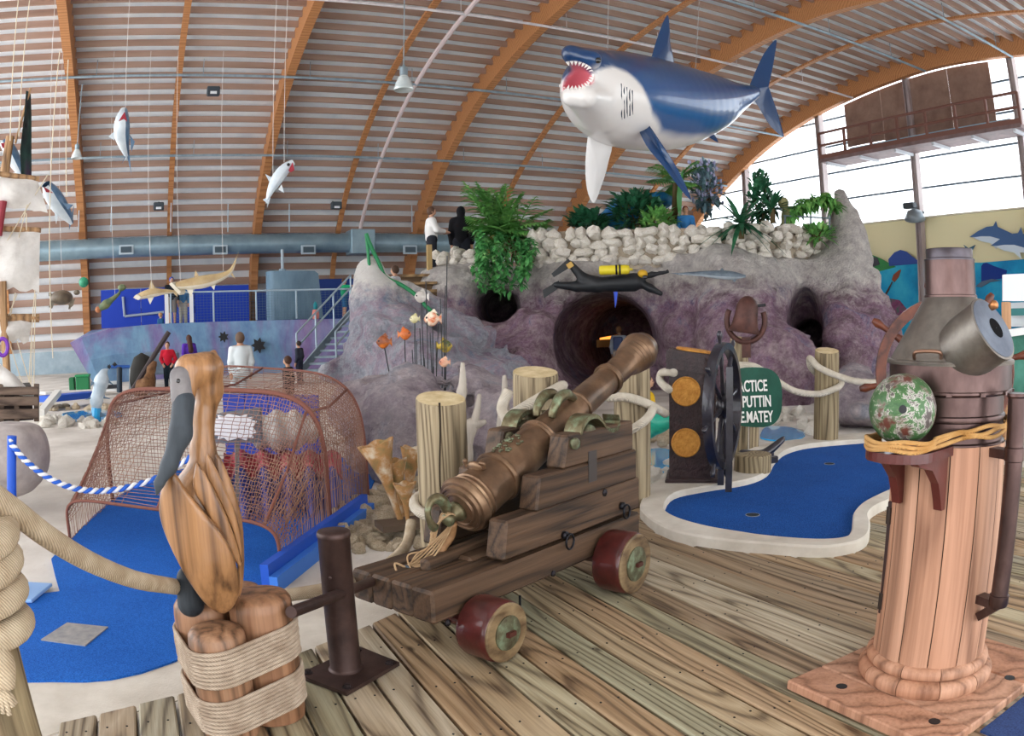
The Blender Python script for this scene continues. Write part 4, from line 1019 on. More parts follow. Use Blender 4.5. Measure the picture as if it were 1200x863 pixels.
for k, (mt, nm) in enumerate(((plain('#f2f2f2', .7), 'white_strand'), (plain('#2b62c8', .7), 'blue_strand'))):
    pts = []
    for i, p in enumerate(cpts):
        d = (cpts[min(i+1, len(cpts)-1)]-cpts[max(i-1, 0)]).normalized(); x = d.cross(CZ).normalized(); y = x.cross(d); a = i*.62+k*PI
        pts.append(p+(x*math.cos(a)+y*math.sin(a))*.0085)
    MB().tube(pts, .011, 6).build(nm, mt, cord, True)

# ============================================================ RIGHT MIDGROUND: coin pillar, helm, sign, bell, cleats
PD = 6.02
pil = thing('coin_pillar', 'black treasure pillar decorated with round gold coins', 'pillar', gz(815, 562, .06))
A0, A1, A2 = gz(784, 566, .065), gz(838, 566, .065), gz(866, 555, .065)
e1 = (A1-A0); e1.z = 0; e2 = Vector((-e1.y, e1.x, 0)).normalized()*.34
hh = at(784, 412, D=math.hypot(A0.x, A0.y)).z-.065
M_TREAS = speck('black_treasure', [(.3, '#221416'), (.7, '#402a2b')], 18, .42, 0, 1.0, 30, .03, coat=.15)
hf = at(840, 420, D=math.hypot(A1.x, A1.y)).z-.065
MB().add([A0, A1, A1+e2, A0+e2, A0+CZ*hh, A1+CZ*hf, A1+e2+CZ*hf, A0+e2+CZ*hh], [[0, 1, 5, 4], [1, 2, 6, 5], [2, 3, 7, 6], [3, 0, 4, 7], [4, 5, 6, 7], [0, 3, 2, 1]]).build('body', M_TREAS, pil)
n1 = -e2.normalized()
for k in range(3):
    z = -.02-.045*k; o_ = .03-.008*k
    MB().bar(A0+CZ*(hh+z)+n1*(o_/2)-e1.normalized()*.02, A1+CZ*(hf+z)+n1*(o_/2)+e1.normalized()*.02, .03+o_, .03, CZ).build('moulding', M_TREAS, pil)
m = MB().add([A0+n1*.02+CZ*hh, A1+n1*.02+CZ*hf, A1+e2+CZ*hf, A0+e2+CZ*hh]+[p+CZ*.02 for p in (A0+n1*.02+CZ*hh, A1+n1*.02+CZ*hf, A1+e2+CZ*hf, A0+e2+CZ*hh)], [[0, 1, 5, 4], [1, 2, 6, 5], [2, 3, 7, 6], [3, 0, 4, 7], [4, 5, 6, 7]]).build('lid', M_TREAS, pil)
MB().box(A0.lerp(A1, .5)+e2*.5+CZ*.01, (e1.length+.06, .42, .05), Matrix.Rotation(math.atan2(e1.y, e1.x), 3, 'Z'), .01).build('plinth', M_TREAS, pil)
M_COIN = speck('gold_coin', [(.3, '#b9782c'), (.7, '#dba04c')], 24, .38, .35, .9, 42, .02)
def coin(c, ax, r):
    arc_smooth(MB().lathe([(r, 0), (r, .012), (r*.93, .018), (r*.88, .012), (r*.5, .016), (.001, .018)], frame_from(ax), 32, False, c).build('gold_coin', M_COIN, pil), 40)
for py in (460, 521): q = at(803.5, py, D=PD-.06); fr_ = (q-A0); t_ = fr_.dot(e1)/e1.length_squared; coin(A0+e1*t_+CZ*fr_.z+n1*.002, n1, pxm(17.5, PD))
qn = (e1+CZ*(hf-hh)).cross(e2).normalized(); coin(A0+e1*.55+e2*.5+CZ*(.022+hh*.45+hf*.55), qn if qn.z > 0 else -qn, .15)
# black helm wheel on the pillar's right side
def helm(name, label, c, axis, R, spokes, mat, hub, handle=.12, thick=.03, parent=None, rimw=.05):
    h = thing(name, label, 'wheel', c-CZ*R); M = frame_from(axis, CZ)
    def pt(a, r, k=0): return c+M.col[0]*(math.cos(a)*r)+M.col[1]*(math.sin(a)*r)+M.col[2]*k
    rows = []
    for a in np.linspace(0, 2*PI, 49)[:-1]: rows.append([pt(a, R-rimw, -thick), pt(a, R, -thick), pt(a, R+.005, 0), pt(a, R, thick), pt(a, R-rimw, thick)])
    rows.append(rows[0]); m = MB().grid(rows, True); arc_smooth(m.build('rim', mat, h), 40)
    MB().lathe([(R*.16, -thick*1.3), (R*.2, -thick), (R*.2, thick), (R*.16, thick*1.3), (R*.06, thick*1.6)], M, 20, True, c).build('hub', hub, h, True)
    for i in range(spokes):
        a = 2*PI*i/spokes+.2
        MB().tube([pt(a, R*.15), pt(a, R*.3), pt(a, R*.55), pt(a, R*.75), pt(a, R-rimw), pt(a, R+.01), pt(a, R+handle*.35), pt(a, R+handle*.7), pt(a, R+handle)], [.014, .02, .013, .02, .016, .013, .014, .021, .012], 8).build('spoke', mat, h, True)
    return h
wx = e1.normalized(); M_HELM = speck('black_helm', [(.3, '#1c1a20'), (.7, '#33303a')], 10, .3, .2, .2, coat=.4)
wc = at(848, 476, D=5.85); ad = Vector((wc.x, wc.y, 0)).normalized(); rt = Vector((ad.y, -ad.x, 0))
helm('ship_helm', 'black ship wheel seen edge-on beside the coin pillar', wc, rt*.97-ad*.25, pxm(74, 5.85), 8, M_HELM, M_HELM, .1, .035)
MB_ = MB(); st = thing('wheel_stand', 'black plank standing against the edge-on ship wheel', 'stand', gz(858, 560, .07))
q = at(855, 480, D=5.72); MB().bar(Vector((q.x, q.y, .07)), Vector((q.x, q.y, at(857, 430, D=5.72).z)), .07, .05, ad).build('plank', M_HELM, st)
q2 = at(845, 540, D=5.95); MB().bar(Vector((q2.x, q2.y, .07)), Vector((q2.x, q2.y, .55)), .06, .05, ad).build('brace', M_HELM, st)
tag(MB().lathe([(.16, .06), (.16, .2), (.15, .21), (.001, .212)], None, 20, False, gz(882, 551, .07)*1.0-CZ*.07).build('timber_stub', M_LOG), 'short timber stub beside the black wheel', 'stub')
# brown helm behind the binnacle
wc = at(1108, 436, D=3.55); ad = Vector((wc.x, wc.y, 0)).normalized()
M_HELMB = wood('varnished_mahogany', '#6e3822', '#562819', '#34140b', 'X', 5, 40, 4, .42, .1, None, False, .1)
hb_ = helm('ship_helm', 'varnished brown ship wheel half hidden behind the binnacle', wc, -ad+Vector((0, 0, .05)), pxm(84, 3.55), 8, M_HELMB, plain('#b08a4a', .3, .9), .085, .016, None, .045)
hs = thing('helm_stand', 'cream board behind the varnished ship wheel', 'stand', Vector((wc.x, wc.y, 0))+ad*.1)
MB().box(Vector((wc.x, wc.y, .6))+ad*.1, (.44, .08, 1.2), Matrix.Rotation(math.atan2(-ad.x, ad.y), 3, 'Z'), .02).build('board', plain('#d9c9a8', .6), hs)
MB().tube([wc, wc+ad*.12], .03, 12).build('axle', plain('#b08a4a', .3, .9), hs, True)
# practice sign
sgn = thing('practice_sign', 'dark green practice sign with white capitals behind the wheel', 'sign', gz(880, 520, -.05))
SD = 7.7; sc = at(884, 466, D=SD); U, A_, _z = frame(884, 466, SD); s_ = pxm(1, SD)
U = (U-A_*.25).normalized()
oc = []
for i in range(40):
    a = 2*PI*i/40; oc.append(sc+U*(s_*34*math.copysign(abs(math.cos(a))**.62, math.cos(a)))+CZ*(s_*35*math.copysign(abs(math.sin(a))**.72, math.sin(a))))
MB().prism(oc, A_*.03).build('board', speck('sign_green', [(.3, '#0d4032'), (.7, '#145240')], 6, .5, bump=.05), sgn)
def text3d(txt, loc, right, up, size, mat, parent, name='lettering', ext=.004, align='RIGHT', xs=1.0):
    cu = bpy.data.curves.new(name, 'FONT'); cu.body = txt; cu.size = size; cu.extrude = ext; cu.align_x = align; cu.align_y = 'CENTER'; cu.offset = size*.018
    to = bpy.data.objects.new(name, cu); COL.objects.link(to); bpy.context.view_layer.update()
    me = bpy.data.meshes.new_from_object(to); bpy.data.objects.remove(to); bpy.data.curves.remove(cu)
    right = right.normalized(); up = (up-right*up.dot(right)).normalized(); n = right.cross(up)
    V = [Vector(loc)+right*v.co.x*xs+up*v.co.y+n*v.co.z for v in me.vertices]; F = [list(p.vertices) for p in me.polygons]
    return link_mesh(name, V, F, mat, parent)
for txt, px, py in (('PRACTICE', 900, 452), ('YER PUTTIN', 905, 470), ('HERE.MATEY', 907, 488)):
    pos = at(px, py, D=SD); k = (pos-sc).dot(U); text3d(txt, sc+U*k+CZ*(pos.z-sc.z)-A_*.008, U+CZ*.06, CZ, s_*18.5, WHITE, sgn, xs=.56)
MB().tube([Vector((sc.x, sc.y, -.05))+A_*.06, Vector((sc.x, sc.y, sc.z))+A_*.06], .05, 12).build('post', M_LOG, sgn)
# bell in its yoke
be = thing('ship_bell', 'rusty brown bell hanging in a U shaped yoke on a timber post', 'bell', at(873, 400, D=7.7))
BDs = 7.75; bc = at(874, 373, D=BDs); k = pxm(1, BDs); U2, A2_, _z = frame(874, 373, BDs); M_BELL = speck('rusty_bell', [(.3, '#3b2420'), (.7, '#5e3c34')], 9, .5, .4, .3)
tM = (Matrix.Rotation(.16, 3, A2_))
o = MB().lathe([(19*k, -17*k), (19.5*k, -15*k), (16*k, -9*k), (14*k, 2*k), (13*k, 14*k), (10*k, 21*k), (5*k, 25*k), (.001, 26*k)], tM, 28, False, bc).build('bell', M_BELL, be); arc_smooth(o)
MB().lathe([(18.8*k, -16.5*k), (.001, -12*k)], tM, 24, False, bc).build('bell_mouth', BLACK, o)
m = MB().tube([bc+U2*(22.5*k*math.cos(a))+CZ*(25*k*math.sin(a)-3*k) for a in np.linspace(PI*1.0+.55-PI*.35, PI*2+.1+.3, 26)], 3.4*k, 8)
m.build('yoke', M_BELL, be, True)
MB().bar(bc+CZ*(-22*k), bc+CZ*(-46*k), .09, .04, U2).build('yoke_stem', M_BELL, be)
MB().tube([bc+U2*14*k+CZ*14*k, bc+U2*24*k+CZ*15*k], .014, 6).build('pivot', BLACK, be)
# boat cleats on the kerb
for (px, py, label, s2) in ((890, 520, 'black boat cleat on the concrete beside the practice sign', 1.0),):
    c = gz(px, py, .07); cl_ = thing('boat_cleat', label, 'cleat', c); a, b = at(868, 520, D=6.6), at(919, 503, D=7.0); a.z = c.z+.14; b.z = c.z+.20; mid = a.lerp(b, .5); mid.z = c.z+.09
    MB().tube(spline([a, mid, b], 6), [.02, .028, .032, .036, .04, .042, .042, .042, .04, .036, .032, .028, .02], 8).build('horn', M_HELM, cl_, True)
    for t_ in (.3, .68): p = a.lerp(b, t_); MB().box((p.x, p.y, .1), (.12, .1, .06), None, .01).build('foot', M_HELM, cl_); MB().bar((p.x, p.y, .1), (p.x, p.y, mid.z+.02), .05, .04).build('neck', M_HELM, cl_)
# ponds
def blob_poly(px, py, rx, ry, z, n=28, seed=0):
    r = random.Random(seed); return [gz(px+rx*math.cos(2*PI*i/n)*(1+.12*math.sin(3*2*PI*i/n+seed)), py+ry*math.sin(2*PI*i/n)*(1+.1*math.sin(2*2*PI*i/n+seed)), z) for i in range(n)]
tag(MB().prism(blob_poly(915, 508, 26, 9, -.03, seed=1), (0, 0, -.015)).build('pond', M_WATER), 'small bright blue pond behind the practice sign', 'pond')
tag(MB().prism(blob_poly(770, 540, 28, 16, -.03, seed=2), (0, 0, -.015)).build('pond', M_WATER), 'small blue pond between the muzzle post and the coin pillar', 'pond')
tag(MB().prism(blob_poly(108, 487, 34, 6.5, -.02, seed=3), (0, 0, -.02)).build('pond', M_WATER), 'blue pond around the leaping dolphin', 'pond')

# ============================================================ STONES
def stone_mesh(seed, res=1):
    bm = bmesh.new(); bmesh.ops.create_icosphere(bm, subdivisions=res, radius=1); r = random.Random(seed)
    ph = [r.uniform(0, 6) for _ in range(6)]
    for v in bm.verts:
        c = v.co; q = 1+.16*math.sin(3*c.x+ph[0])+.14*math.sin(3.4*c.y+ph[1])+.12*math.sin(4*c.z+ph[2])+.15*r.uniform(-1, 1); v.co = c*q
    me = bpy.data.meshes.new('stone'); bm.to_mesh(me); bm.free(); me.materials.append(M_STONE); return me
STONES = [stone_mesh(i, 2) for i in range(8)]
RUBBLE = [m.copy() for m in STONES]
for m in RUBBLE: m.materials[0] = M_BEIGE
def stone(parent, p, r, name='stone', mat=None, flat_=.75, meshes=None):
    o = bpy.data.objects.new(name, random.choice(meshes or RUBBLE)); COL.objects.link(o); o.parent = parent; o.location = Vector(p)-wloc(parent)
    k = r if hasattr(r, '__len__') else (r*random.uniform(.85, 1.2), r*random.uniform(.85, 1.2), r*flat_*random.uniform(.85, 1.2)); o.scale = k
    o.rotation_euler = (random.uniform(-.4, .4), random.uniform(-.4, .4), random.uniform(0, 6)); return o
def patch(label, poly_px, n, rpx, z, seed, cat='rocks'):
    random.seed(seed); ps = thing('rock_bed', label, cat, gz(*poly_px[0], z)); k = 0; tries = 0
    xs = [p[0] for p in poly_px]; ys = [p[1] for p in poly_px]
    def inside(x, y):
        c = False
        for (x0, y0), (x1, y1) in zip(poly_px, poly_px[1:]+poly_px[:1]):
            if (y0 > y) != (y1 > y) and x < (x1-x0)*(y-y0)/(y1-y0)+x0: c = not c
        return c
    pts = []
    while k < n and tries < n*60:
        tries += 1; x, y = random.uniform(min(xs), max(xs)), random.uniform(min(ys), max(ys))
        if not inside(x, y): continue
        p = gz(x, y, z); r = random.uniform(*rpx)*p.length/FPX
        if any((p-q).length < (r+s)*.62 for q, s in pts): continue
        pts.append((p, r)); stone(ps, p+CZ*r*.45, r, meshes=STONES if label.startswith('white') else RUBBLE); k += 1
    return ps
patch('bed of pale coral rocks between the net tunnel and the cannon', [(400, 600), (432, 585), (500, 560), (505, 640), (470, 650), (405, 650), (372, 655), (372, 645)], 95, (6, 14), -.05, 3)
patch('white coral rocks in front of the dolphin pond', [(45, 494), (60, 490), (90, 493), (130, 495), (140, 488), (130, 500), (95, 503), (50, 502)], 22, (4.5, 8), -.05, 4)
patch('grey coral rocks behind the dolphin pond', [(45, 476), (80, 478), (110, 476), (140, 476), (140, 482), (50, 484)], 22, (3, 5.5), -.05, 5)
patch('white coral rocks beside the coin pillar', [(755, 550), (785, 545), (785, 570), (760, 572)], 9, (6, 11), -.05, 6)
patch('white coral rubble behind the small right pond', [(890, 488), (950, 485), (990, 488), (990, 500), (945, 512), (935, 496), (900, 500)], 40, (4, 9), -.05, 8)
patch('speckled grey rocks under the teal dolphin', [(755, 500), (785, 500), (786, 522), (752, 525)], 12, (5, 9), .0, 9)
random.seed(11)

# ============================================================ THE CAVE MOUNTAIN
def EL(P, px, py, D, rx, ry, rd):
    f = frame(px, py, D); return sd_ell(P, at(px, py, D=D), (pxm(rx, D), rd, pxm(ry, D)), np.array(f).T)
def CN(P, p, q, ra, rb): return sd_cone(P, at(p[0], p[1], D=p[2]), at(q[0], q[1], D=q[2]), pxm(ra, p[2]), pxm(rb, q[2]))
ZP = at(700, 312, D=16).z                   # top of the mountain
FOOT = [tuple(at(x, 400, D=D))[:2] for x, D in ((497, 17.6), (520, 16.6), (560, 15.9), (640, 15.4), (770, 15.6), (862, 15.3), (908, 15.4), (955, 16.6), (1005, 17.8), (1012, 20), (840, 23), (497, 22))]
def mountain(P):
    z = P[:, 2]
    slope = np.clip((ZP-z), 0, 5)
    d = smax(sd_poly2(P, FOOT)-.16*slope, z-ZP, .25)
    d = smin(d, EL(P, 598, 425, 14.6, 66, 44, 1.5), .5)         # bulges left of the cave
    d = smin(d, EL(P, 655, 425, 14.9, 30, 60, 1.0), .4)
    d = smin(d, EL(P, 530, 350, 16.2, 50, 40, .9), .5)
    d = smin(d, CN(P, (842, 315, 15.4), (905, 455, 13.2), 26, 52), .5)      # buttress
    d = smin(d, CN(P, (790, 330, 15.5), (810, 460, 15.0), 18, 30), .4)
    d = smin(d, EL(P, 700, 322, 15.6, 90, 14, .5), .3)          # ledge over the cave
    d = smin(d, CN(P, (992, 262, 17.3), (1000, 440, 16.2), 17, 62), .6)     # right shoulder and spire
    d = smin(d, CN(P, (985, 226, 17.3), (995, 300, 17.2), 7, 22), .3)
    d = smin(d, EL(P, 1005, 425, 15.6, 40, 60, 1.3), .5)
    n = fbm(P, .9, 4, 11)
    d = d-(.55*n+.18*(.5-np.abs(2*vnoise(P, 2.6, 31))))*np.clip((ZP+.4-z)/.6, .15, 1)-.10*vnoise(P, 5.5, 21)
    cave = EL(P, 708, 400, 15.6, 62, 57, 3.6)
    cave = smin(cave, CN(P, (708, 402, 17.0), (745, 402, 20.5), 50, 44), .4)
    d = smax(d, -cave, .18)
    d = smax(d, -np.minimum(EL(P, 583, 360, 15.6, 27, 23, 2.0), CN(P, (583, 361, 16), (590, 362, 19.5), 23, 18)), .15)
    d = smax(d, -np.minimum(EL(P, 944, 385, 15.6, 21, 52, 1.6), CN(P, (944, 395, 16), (958, 395, 19), 21, 20)), .2)
    return d
lo = np.array([3.6, 7.4, -.25]); hi = np.array([17.6, 21.6, 5.0])
mt = solid('cave_mountain', mountain, lo, hi, .105, M_ROCK); tag(mt, 'large purple artificial rock mountain with two dark caves', 'rock')
def outcrop(P):
    d = CN(P, (433, 320, 13.2), (439, 350, 13), 19, 22)
    d = smin(d, CN(P, (440, 350, 13), (464, 405, 12.6), 20, 36), .4)
    d = smin(d, CN(P, (466, 405, 12.6), (486, 490, 12), 36, 84), .5)
    d = smin(d, CN(P, (440, 430, 12.5), (384, 442, 12.3), 13, 9), .35)
    d = smin(d, CN(P, (475, 345, 13.2), (545, 395, 13), 16, 32), .4)
    d = smin(d, EL(P, 560, 455, 11.6, 70, 42, 1.3), .5)
    d = smin(d, EL(P, 500, 440, 11.4, 45, 50, 1.0), .4)
    k = np.clip((2.15-P[:, 2])/.9, .15, 1); return d-k*(.34*fbm(P, 1.3, 4, 5)+.14*(.5-np.abs(2*vnoise(P, 3.2, 33)))-.05)-(.04+.07*k)*vnoise(P, 6, 3)
c0 = np.array(at(480, 420, D=12.4))
oc_ = solid('reef_outcrop', outcrop, (c0[0]-2.2, c0[1]-2.6, -.3), (c0[0]+3.0, c0[1]+2.0, 3.0), .075, M_ROCK2); tag(oc_, 'blue and white tipped rock outcrop rising left of the mountain', 'rock')
def lowrock(P):
    d = EL(P, 478, 520, 7.6, 62, 75, .8)
    d = smin(d, EL(P, 440, 480, 8.4, 40, 34, .7), .3)
    d = smin(d, EL(P, 590, 520, 7.4, 50, 60, .7), .3)
    d = smin(d, EL(P, 560, 480, 8.2, 40, 44, .7), .3)
    return d-.34*fbm(P, 2.0, 4, 9)-.10*(.5-np.abs(2*vnoise(P, 5, 35)))-.05*vnoise(P, 11, 4)
c0 = np.array(at(520, 510, D=7.8))
o = solid('reef_rock', lowrock, (c0[0]-1.5, c0[1]-1.7, -.2), (c0[0]+1.5, c0[1]+1.6, 1.5), .045, M_ROCK3); tag(o, 'grey lumpy reef rock behind the cannon and the left post', 'rock')
def rightrock(P):
    d = EL(P, 1010, 480, 10.2, 48, 26, .8)
    d = smin(d, EL(P, 1065, 470, 10.4, 60, 36, .9), .3)
    d = smin(d, EL(P, 1000, 452, 11.6, 30, 24, .8), .3)
    return d-.26*fbm(P, 1.8, 4, 19)-.03*vnoise(P, 11, 6)
c0 = np.array(at(1040, 470, D=10.4))
o = solid('reef_rock', rightrock, (c0[0]-2, c0[1]-2, -.2), (c0[0]+2, c0[1]+2, 1.4), .06, M_ROCK3); tag(o, 'blue grey reef rock right of the putting green post', 'rock')
def boulder(P):
    c = np.array(at(8, 530, D=6.8)); return smax(sd_ell(P, c, (.37, .42, .38)), P[:, 2]-c[2]-.24, .12)-.07*fbm(P, 2.2, 3, 2)
c0 = np.array(at(8, 530, D=6.8)); o = solid('boulder', boulder, c0-.6, c0+.6, .04, speck('boulder_grey', [(.3, '#9a918e'), (.7, '#bdb4b0')], 6, .85, bump=.4)); tag(o, 'smooth grey boulder behind the blue cord post', 'rock')
# stone parapet on top of the mountain
random.seed(21)
pw = thing('stone_parapet', 'pale coral stone wall along the top of the mountain', 'wall', at(760, 312, D=15.6))
def wall_run(a, b, D0, D1, y0, y1, rows, step, thick=.34, dark=False):
    # a..b in photo columns, from the top edge y0 to the foot y1
    for r in range(rows):
        t = (r+.5)/rows; x = a+random.uniform(0, step)
        while x < b:
            q = (x-a)/(b-a); D = D0+(D1-D0)*q; yt = y0[0]+(y0[1]-y0[0])*q; yb = y1[0]+(y1[1]-y1[0])*q
            p = at(x, yt+(yb-yt)*t, D=D); p += Vector((0, 0, random.uniform(-.03, .03))); k = pxm((yb-yt)/rows, D)
            w_ = step*random.uniform(.75, 1.25); stone(pw, p+Vector((random.uniform(-.05, .05), random.uniform(-.05, .05), 0)), (pxm(w_, D)*.66, .22, k*.66*random.uniform(.85, 1.15)), 'stone', meshes=STONES).rotation_euler = (random.uniform(-.2, .2), random.uniform(-.2, .2), -R_(YAW)-.2+random.uniform(-.3, .3)); x += w_*1.02
wall_run(508, 560, 16.3, 15.7, (296, 291), (322, 320), 3, 11)
wall_run(618, 908, 15.5, 15.5, (272, 263), (315, 305), 4, 14.5)
wall_run(910, 972, 15.6, 17.4, (262, 268), (303, 300), 4, 12)
m = MB()
for xs, D0, D1 in (((612, 908), 15.75, 15.75), ((908, 975), 15.75, 17.7)):
    a, b = at(xs[0], 300, D=D0), at(xs[1], 300, D=D1); m.bar(Vector((a.x, a.y, ZP+.28)), Vector((b.x, b.y, ZP+.28)), .8, .16)
m.build('mortar_core', speck('mortar', [(.3, '#8a7d6c'), (.7, '#b5a793')], 5, .9), pw)
# plank steps between outcrop and mountain
stp = thing('plank_steps', 'brown plank steps climbing behind the reef outcrop', 'steps', at(478, 340, D=15.5))
for k, (y, x0, x1) in enumerate(((324, 470, 512), (333, 474, 512), (342, 478, 512), (351, 484, 512), (360, 490, 512))):
    D = 15.6-.35*k; a, b = at(x0, y, D=D), at(x1, y, D=D); b.z = a.z; MB().bar(a, b, .05, .32).build('tread', wood('step_plank', '#9a7d55', '#7a5f3e', '#4a3826', 'X', 6, 30, 2, .7, .2), stp); MB().bar(a-CZ*.08, b-CZ*.08, .12, .03).build('riser', plain('#5a4630', .8), stp)
po = at(503, 300, D=15.6); MB().bar(Vector((po.x, po.y, ZP-.2)), Vector((po.x, po.y, at(503, 287, D=15.6).z)), .09, .09).build('newel', plain('#a58a5a', .7), stp)
# green pipe railing draped over the outcrop
rl = thing('green_railing', 'green vine-wrapped railing dropping over the reef outcrop', 'railing', at(470, 330, D=13.1))
M_GRN = plain('#1f7a4a', .5); D = 13.0
MB().tube(spline([at(429, 274, D=D), at(436, 292, D=D), at(444, 308, D=D), at(452, 325, D=D), at(470, 334, D=12.9), at(486, 345, D=12.8), at(500, 360, D=12.6), at(512, 370, D=12.5)], 6), .035, 8).build('top_rail', M_GRN, rl, True)
MB().tube(spline([at(429, 274, D=D), at(431, 292, D=D), at(433, 312, D=D), at(437, 326, D=D)], 5), .028, 8).build('drop_rail', M_GRN, rl, True)
MB().tube([at(443, 306, D=D), at(448, 318, D=D), at(453, 330, D=D)], .03, 8).build('post', M_GRN, rl, True)

# fish on rods in front of the reef
random.seed(5)
M_ROD = plain('#22262a', .5)
def fish_rod(fx, fy, bx_, by_, D, L, col, col2, label, facing=1):
    L *= 1.25; h = at(fx, fy, D=D); q = thing('fish_on_rod', label, 'fish', at(bx_, by_, D=D), 'model fish on rods over the reef'); u, a_, z_ = frame(fx, fy, D); l_ = pxm(L, D)
    rows = []
    for t in np.linspace(0, 1, 13):
        w_ = math.sin(PI*min(1, t*1.12))**.8*.42 if t < .86 else .1+(t-.86)*1.6
        th = max(.02, .18*math.sin(PI*min(1, t*1.05))); c_ = h+u*(l_*(t-.5)*facing)
        rows.append([c_+z_*(l_*w_*math.sin(b))+a_*(l_*th*math.cos(b)) for b in np.linspace(0, 2*PI, 13)[:-1]])
    m = MB().grid(rows, True); m.F += [list(range(12)), [12*12+i for i in range(12)]]
    m.build('body', speck('fish_'+col[1:]+col2[1:], [(.4, col), (.55, col2)], 7, .35, bump=0), q, True)
    m = MB().prism([h+z_*l_*.33-u*l_*.2*facing, h+z_*l_*.58+u*l_*.1*facing, h+z_*l_*.3+u*l_*.28*facing], a_*.008); m.build('fin', plain(col2, .4), q)
    for s in (-1, 1): MB().ball(h-u*l_*.33*facing+z_*l_*.08+a_*s*l_*.1, l_*.06, 6, 5).build('eye', BLACK, q)
    MB().tube(spline([at(bx_, by_, D=D), at((fx*2+bx_)/3, fy*.5+by_*.5, D=D), h-z_*l_*.2], 4), .007, 5).build('rod', M_ROD, q)
D = 9.4
fish_rod(450, 401, 486, 520, 8.6, 15, '#d9772c', '#8a4a2c', 'orange brown fish lowest on its bent rod at the reef', 1)
fish_rod(474, 392, 480, 500, D, 13, '#e08a52', '#c8662a', 'round orange fish on a rod left of the others', -1)
fish_rod(507, 374, 508, 500, D, 17, '#d96a2c', '#efe0c8', 'orange and white fish highest on the rods', 1)
fish_rod(521, 406, 522, 510, D, 15, '#4a5a34', '#c8a83a', 'dark green and yellow fish on a rod', -1)
fish_rod(521, 425, 520, 510, 9.0, 11, '#e08a6a', '#f0c0a0', 'pale salmon fish on a rod', 1)
fish_rod(486, 374, 487, 490, D, 10, '#e8dfb8', '#c8c08a', 'cream fish standing on a rod', 1)
fish_rod(494, 348, 500, 480, D+.4, 14, '#e6e0da', '#b8b0a8', 'white round fish by the green railing', 1)
fish_rod(467, 450, 470, 520, 8.4, 10, '#d8a05a', '#8ab0c0', 'small orange fish low before the reef rock', -1)
rods = thing('sea_whips', 'bundle of thin dark sea whip rods in front of the reef', 'rods', at(505, 500, D=9.2))
for k, (x0, y0, x1, y1) in enumerate([(488, 400, 489, 505), (492, 385, 494, 505), (499, 330, 501, 505), (504, 390, 505, 505), (511, 400, 510, 505), (516, 350, 517, 505), (522, 335, 523, 505), (524, 300, 522, 505), (497, 420, 500, 505), (508, 430, 507, 505), (483, 410, 485, 505), (514, 380, 512, 500)]):
    MB().tube(spline([at(x1, y1, D=9.2), at((x0+x1)/2+random.uniform(-2, 2), (y0+y1)/2, D=9.3), at(x0, y0, D=9.5)], 4), .006, 5).build('rod', M_ROD, rods)
# orange vase sponges by the net
M_SPONGE = speck('sponge_orange', [(.3, '#6a6a44'), (.5, '#a87a4a'), (.7, '#d0c4ac')], 9, .8, bump=.3)
sp = thing('vase_sponge', 'clump of orange and white vase sponges beside the cracked post', 'sponge', at(462, 610, D=5.0))
def vase(x0, y0, x1, y1, D, r):
    a, b = at(x0, y0, D=D), at(x1, y1, D=D); d_ = (b-a).normalized(); M = frame_from(d_, CZ); L = (b-a).length; rr = pxm(r, D); rows = []
    for t, q in ((0, .16), (.3, .2), (.55, .34), (.8, .66), (1, 1.0), (1.0, .85), (.8, .5), (.6, .25)):
        rows.append([a+d_*(L*t+.008*math.sin(5*al)*(t > .7))+(M.col[0]*math.cos(al)+M.col[1]*math.sin(al))*rr*q*(1+.07*math.sin(5*al)*(q > .5)) for al in np.linspace(0, 2*PI, 25)[:-1]])
    m = MB().grid(rows, True); m.build('cup', M_SPONGE, sp, True)
vase(470, 612, 440, 520, 5.0, 22); vase(474, 612, 462, 540, 5.1, 15); vase(476, 612, 483, 525, 5.3, 14); vase(478, 614, 474, 567, 4.9, 14)
sb = MB().box(at(474, 614, D=4.95), (.35, .2, .04)).build('base', plain('#5a4a3c', .8), sp)
for (x0, y0, x1, y1, label) in ((548, 520, 562, 462, 'pale coral branch rising behind the left post'), (548, 500, 570, 494, 'pale coral knob at the right of the left post'), (588, 500, 591, 440, 'grey driftwood spike between the two posts'), (538, 480, 542, 425, 'grey driftwood spike behind the left post')):
    D = 6.2; tag(MB().tube(spline([at(x0, y0+40, D=D), at(x0, y0, D=D), at((x0+x1)/2+2, (y0+y1)/2, D=D), at(x1, y1, D=D)], 5), [.05]*5+[.045]*5+[.035-.004*k for k in range(6)], 8).build('coral_branch', speck('driftwood', [(.3, '#8a8078'), (.7, '#c8beb0')], 7, .8, stretch=(1, 1, .2)), None, True), label, 'coral')
# teal dolphin between post and pillar
def teal(P):
    d = CN(P, (752, 512, 7.2), (772, 496, 7.0), 8, 11); d = smin(d, CN(P, (772, 496, 7.0), (790, 494, 6.9), 11, 6), .05); return smin(d, CN(P, (768, 496, 7.0), (762, 484, 7.1), 5, 2), .04)
c0 = np.array(at(772, 498, D=7)); o = solid('dolphin_statue', teal, c0-.4, c0+.4, .02, speck('teal_paint', [(.3, '#12806e'), (.7, '#2fb89a')], 5, .35, bump=0)); tag(o, 'teal sea creature statue half hidden by the coin pillar', 'statue')

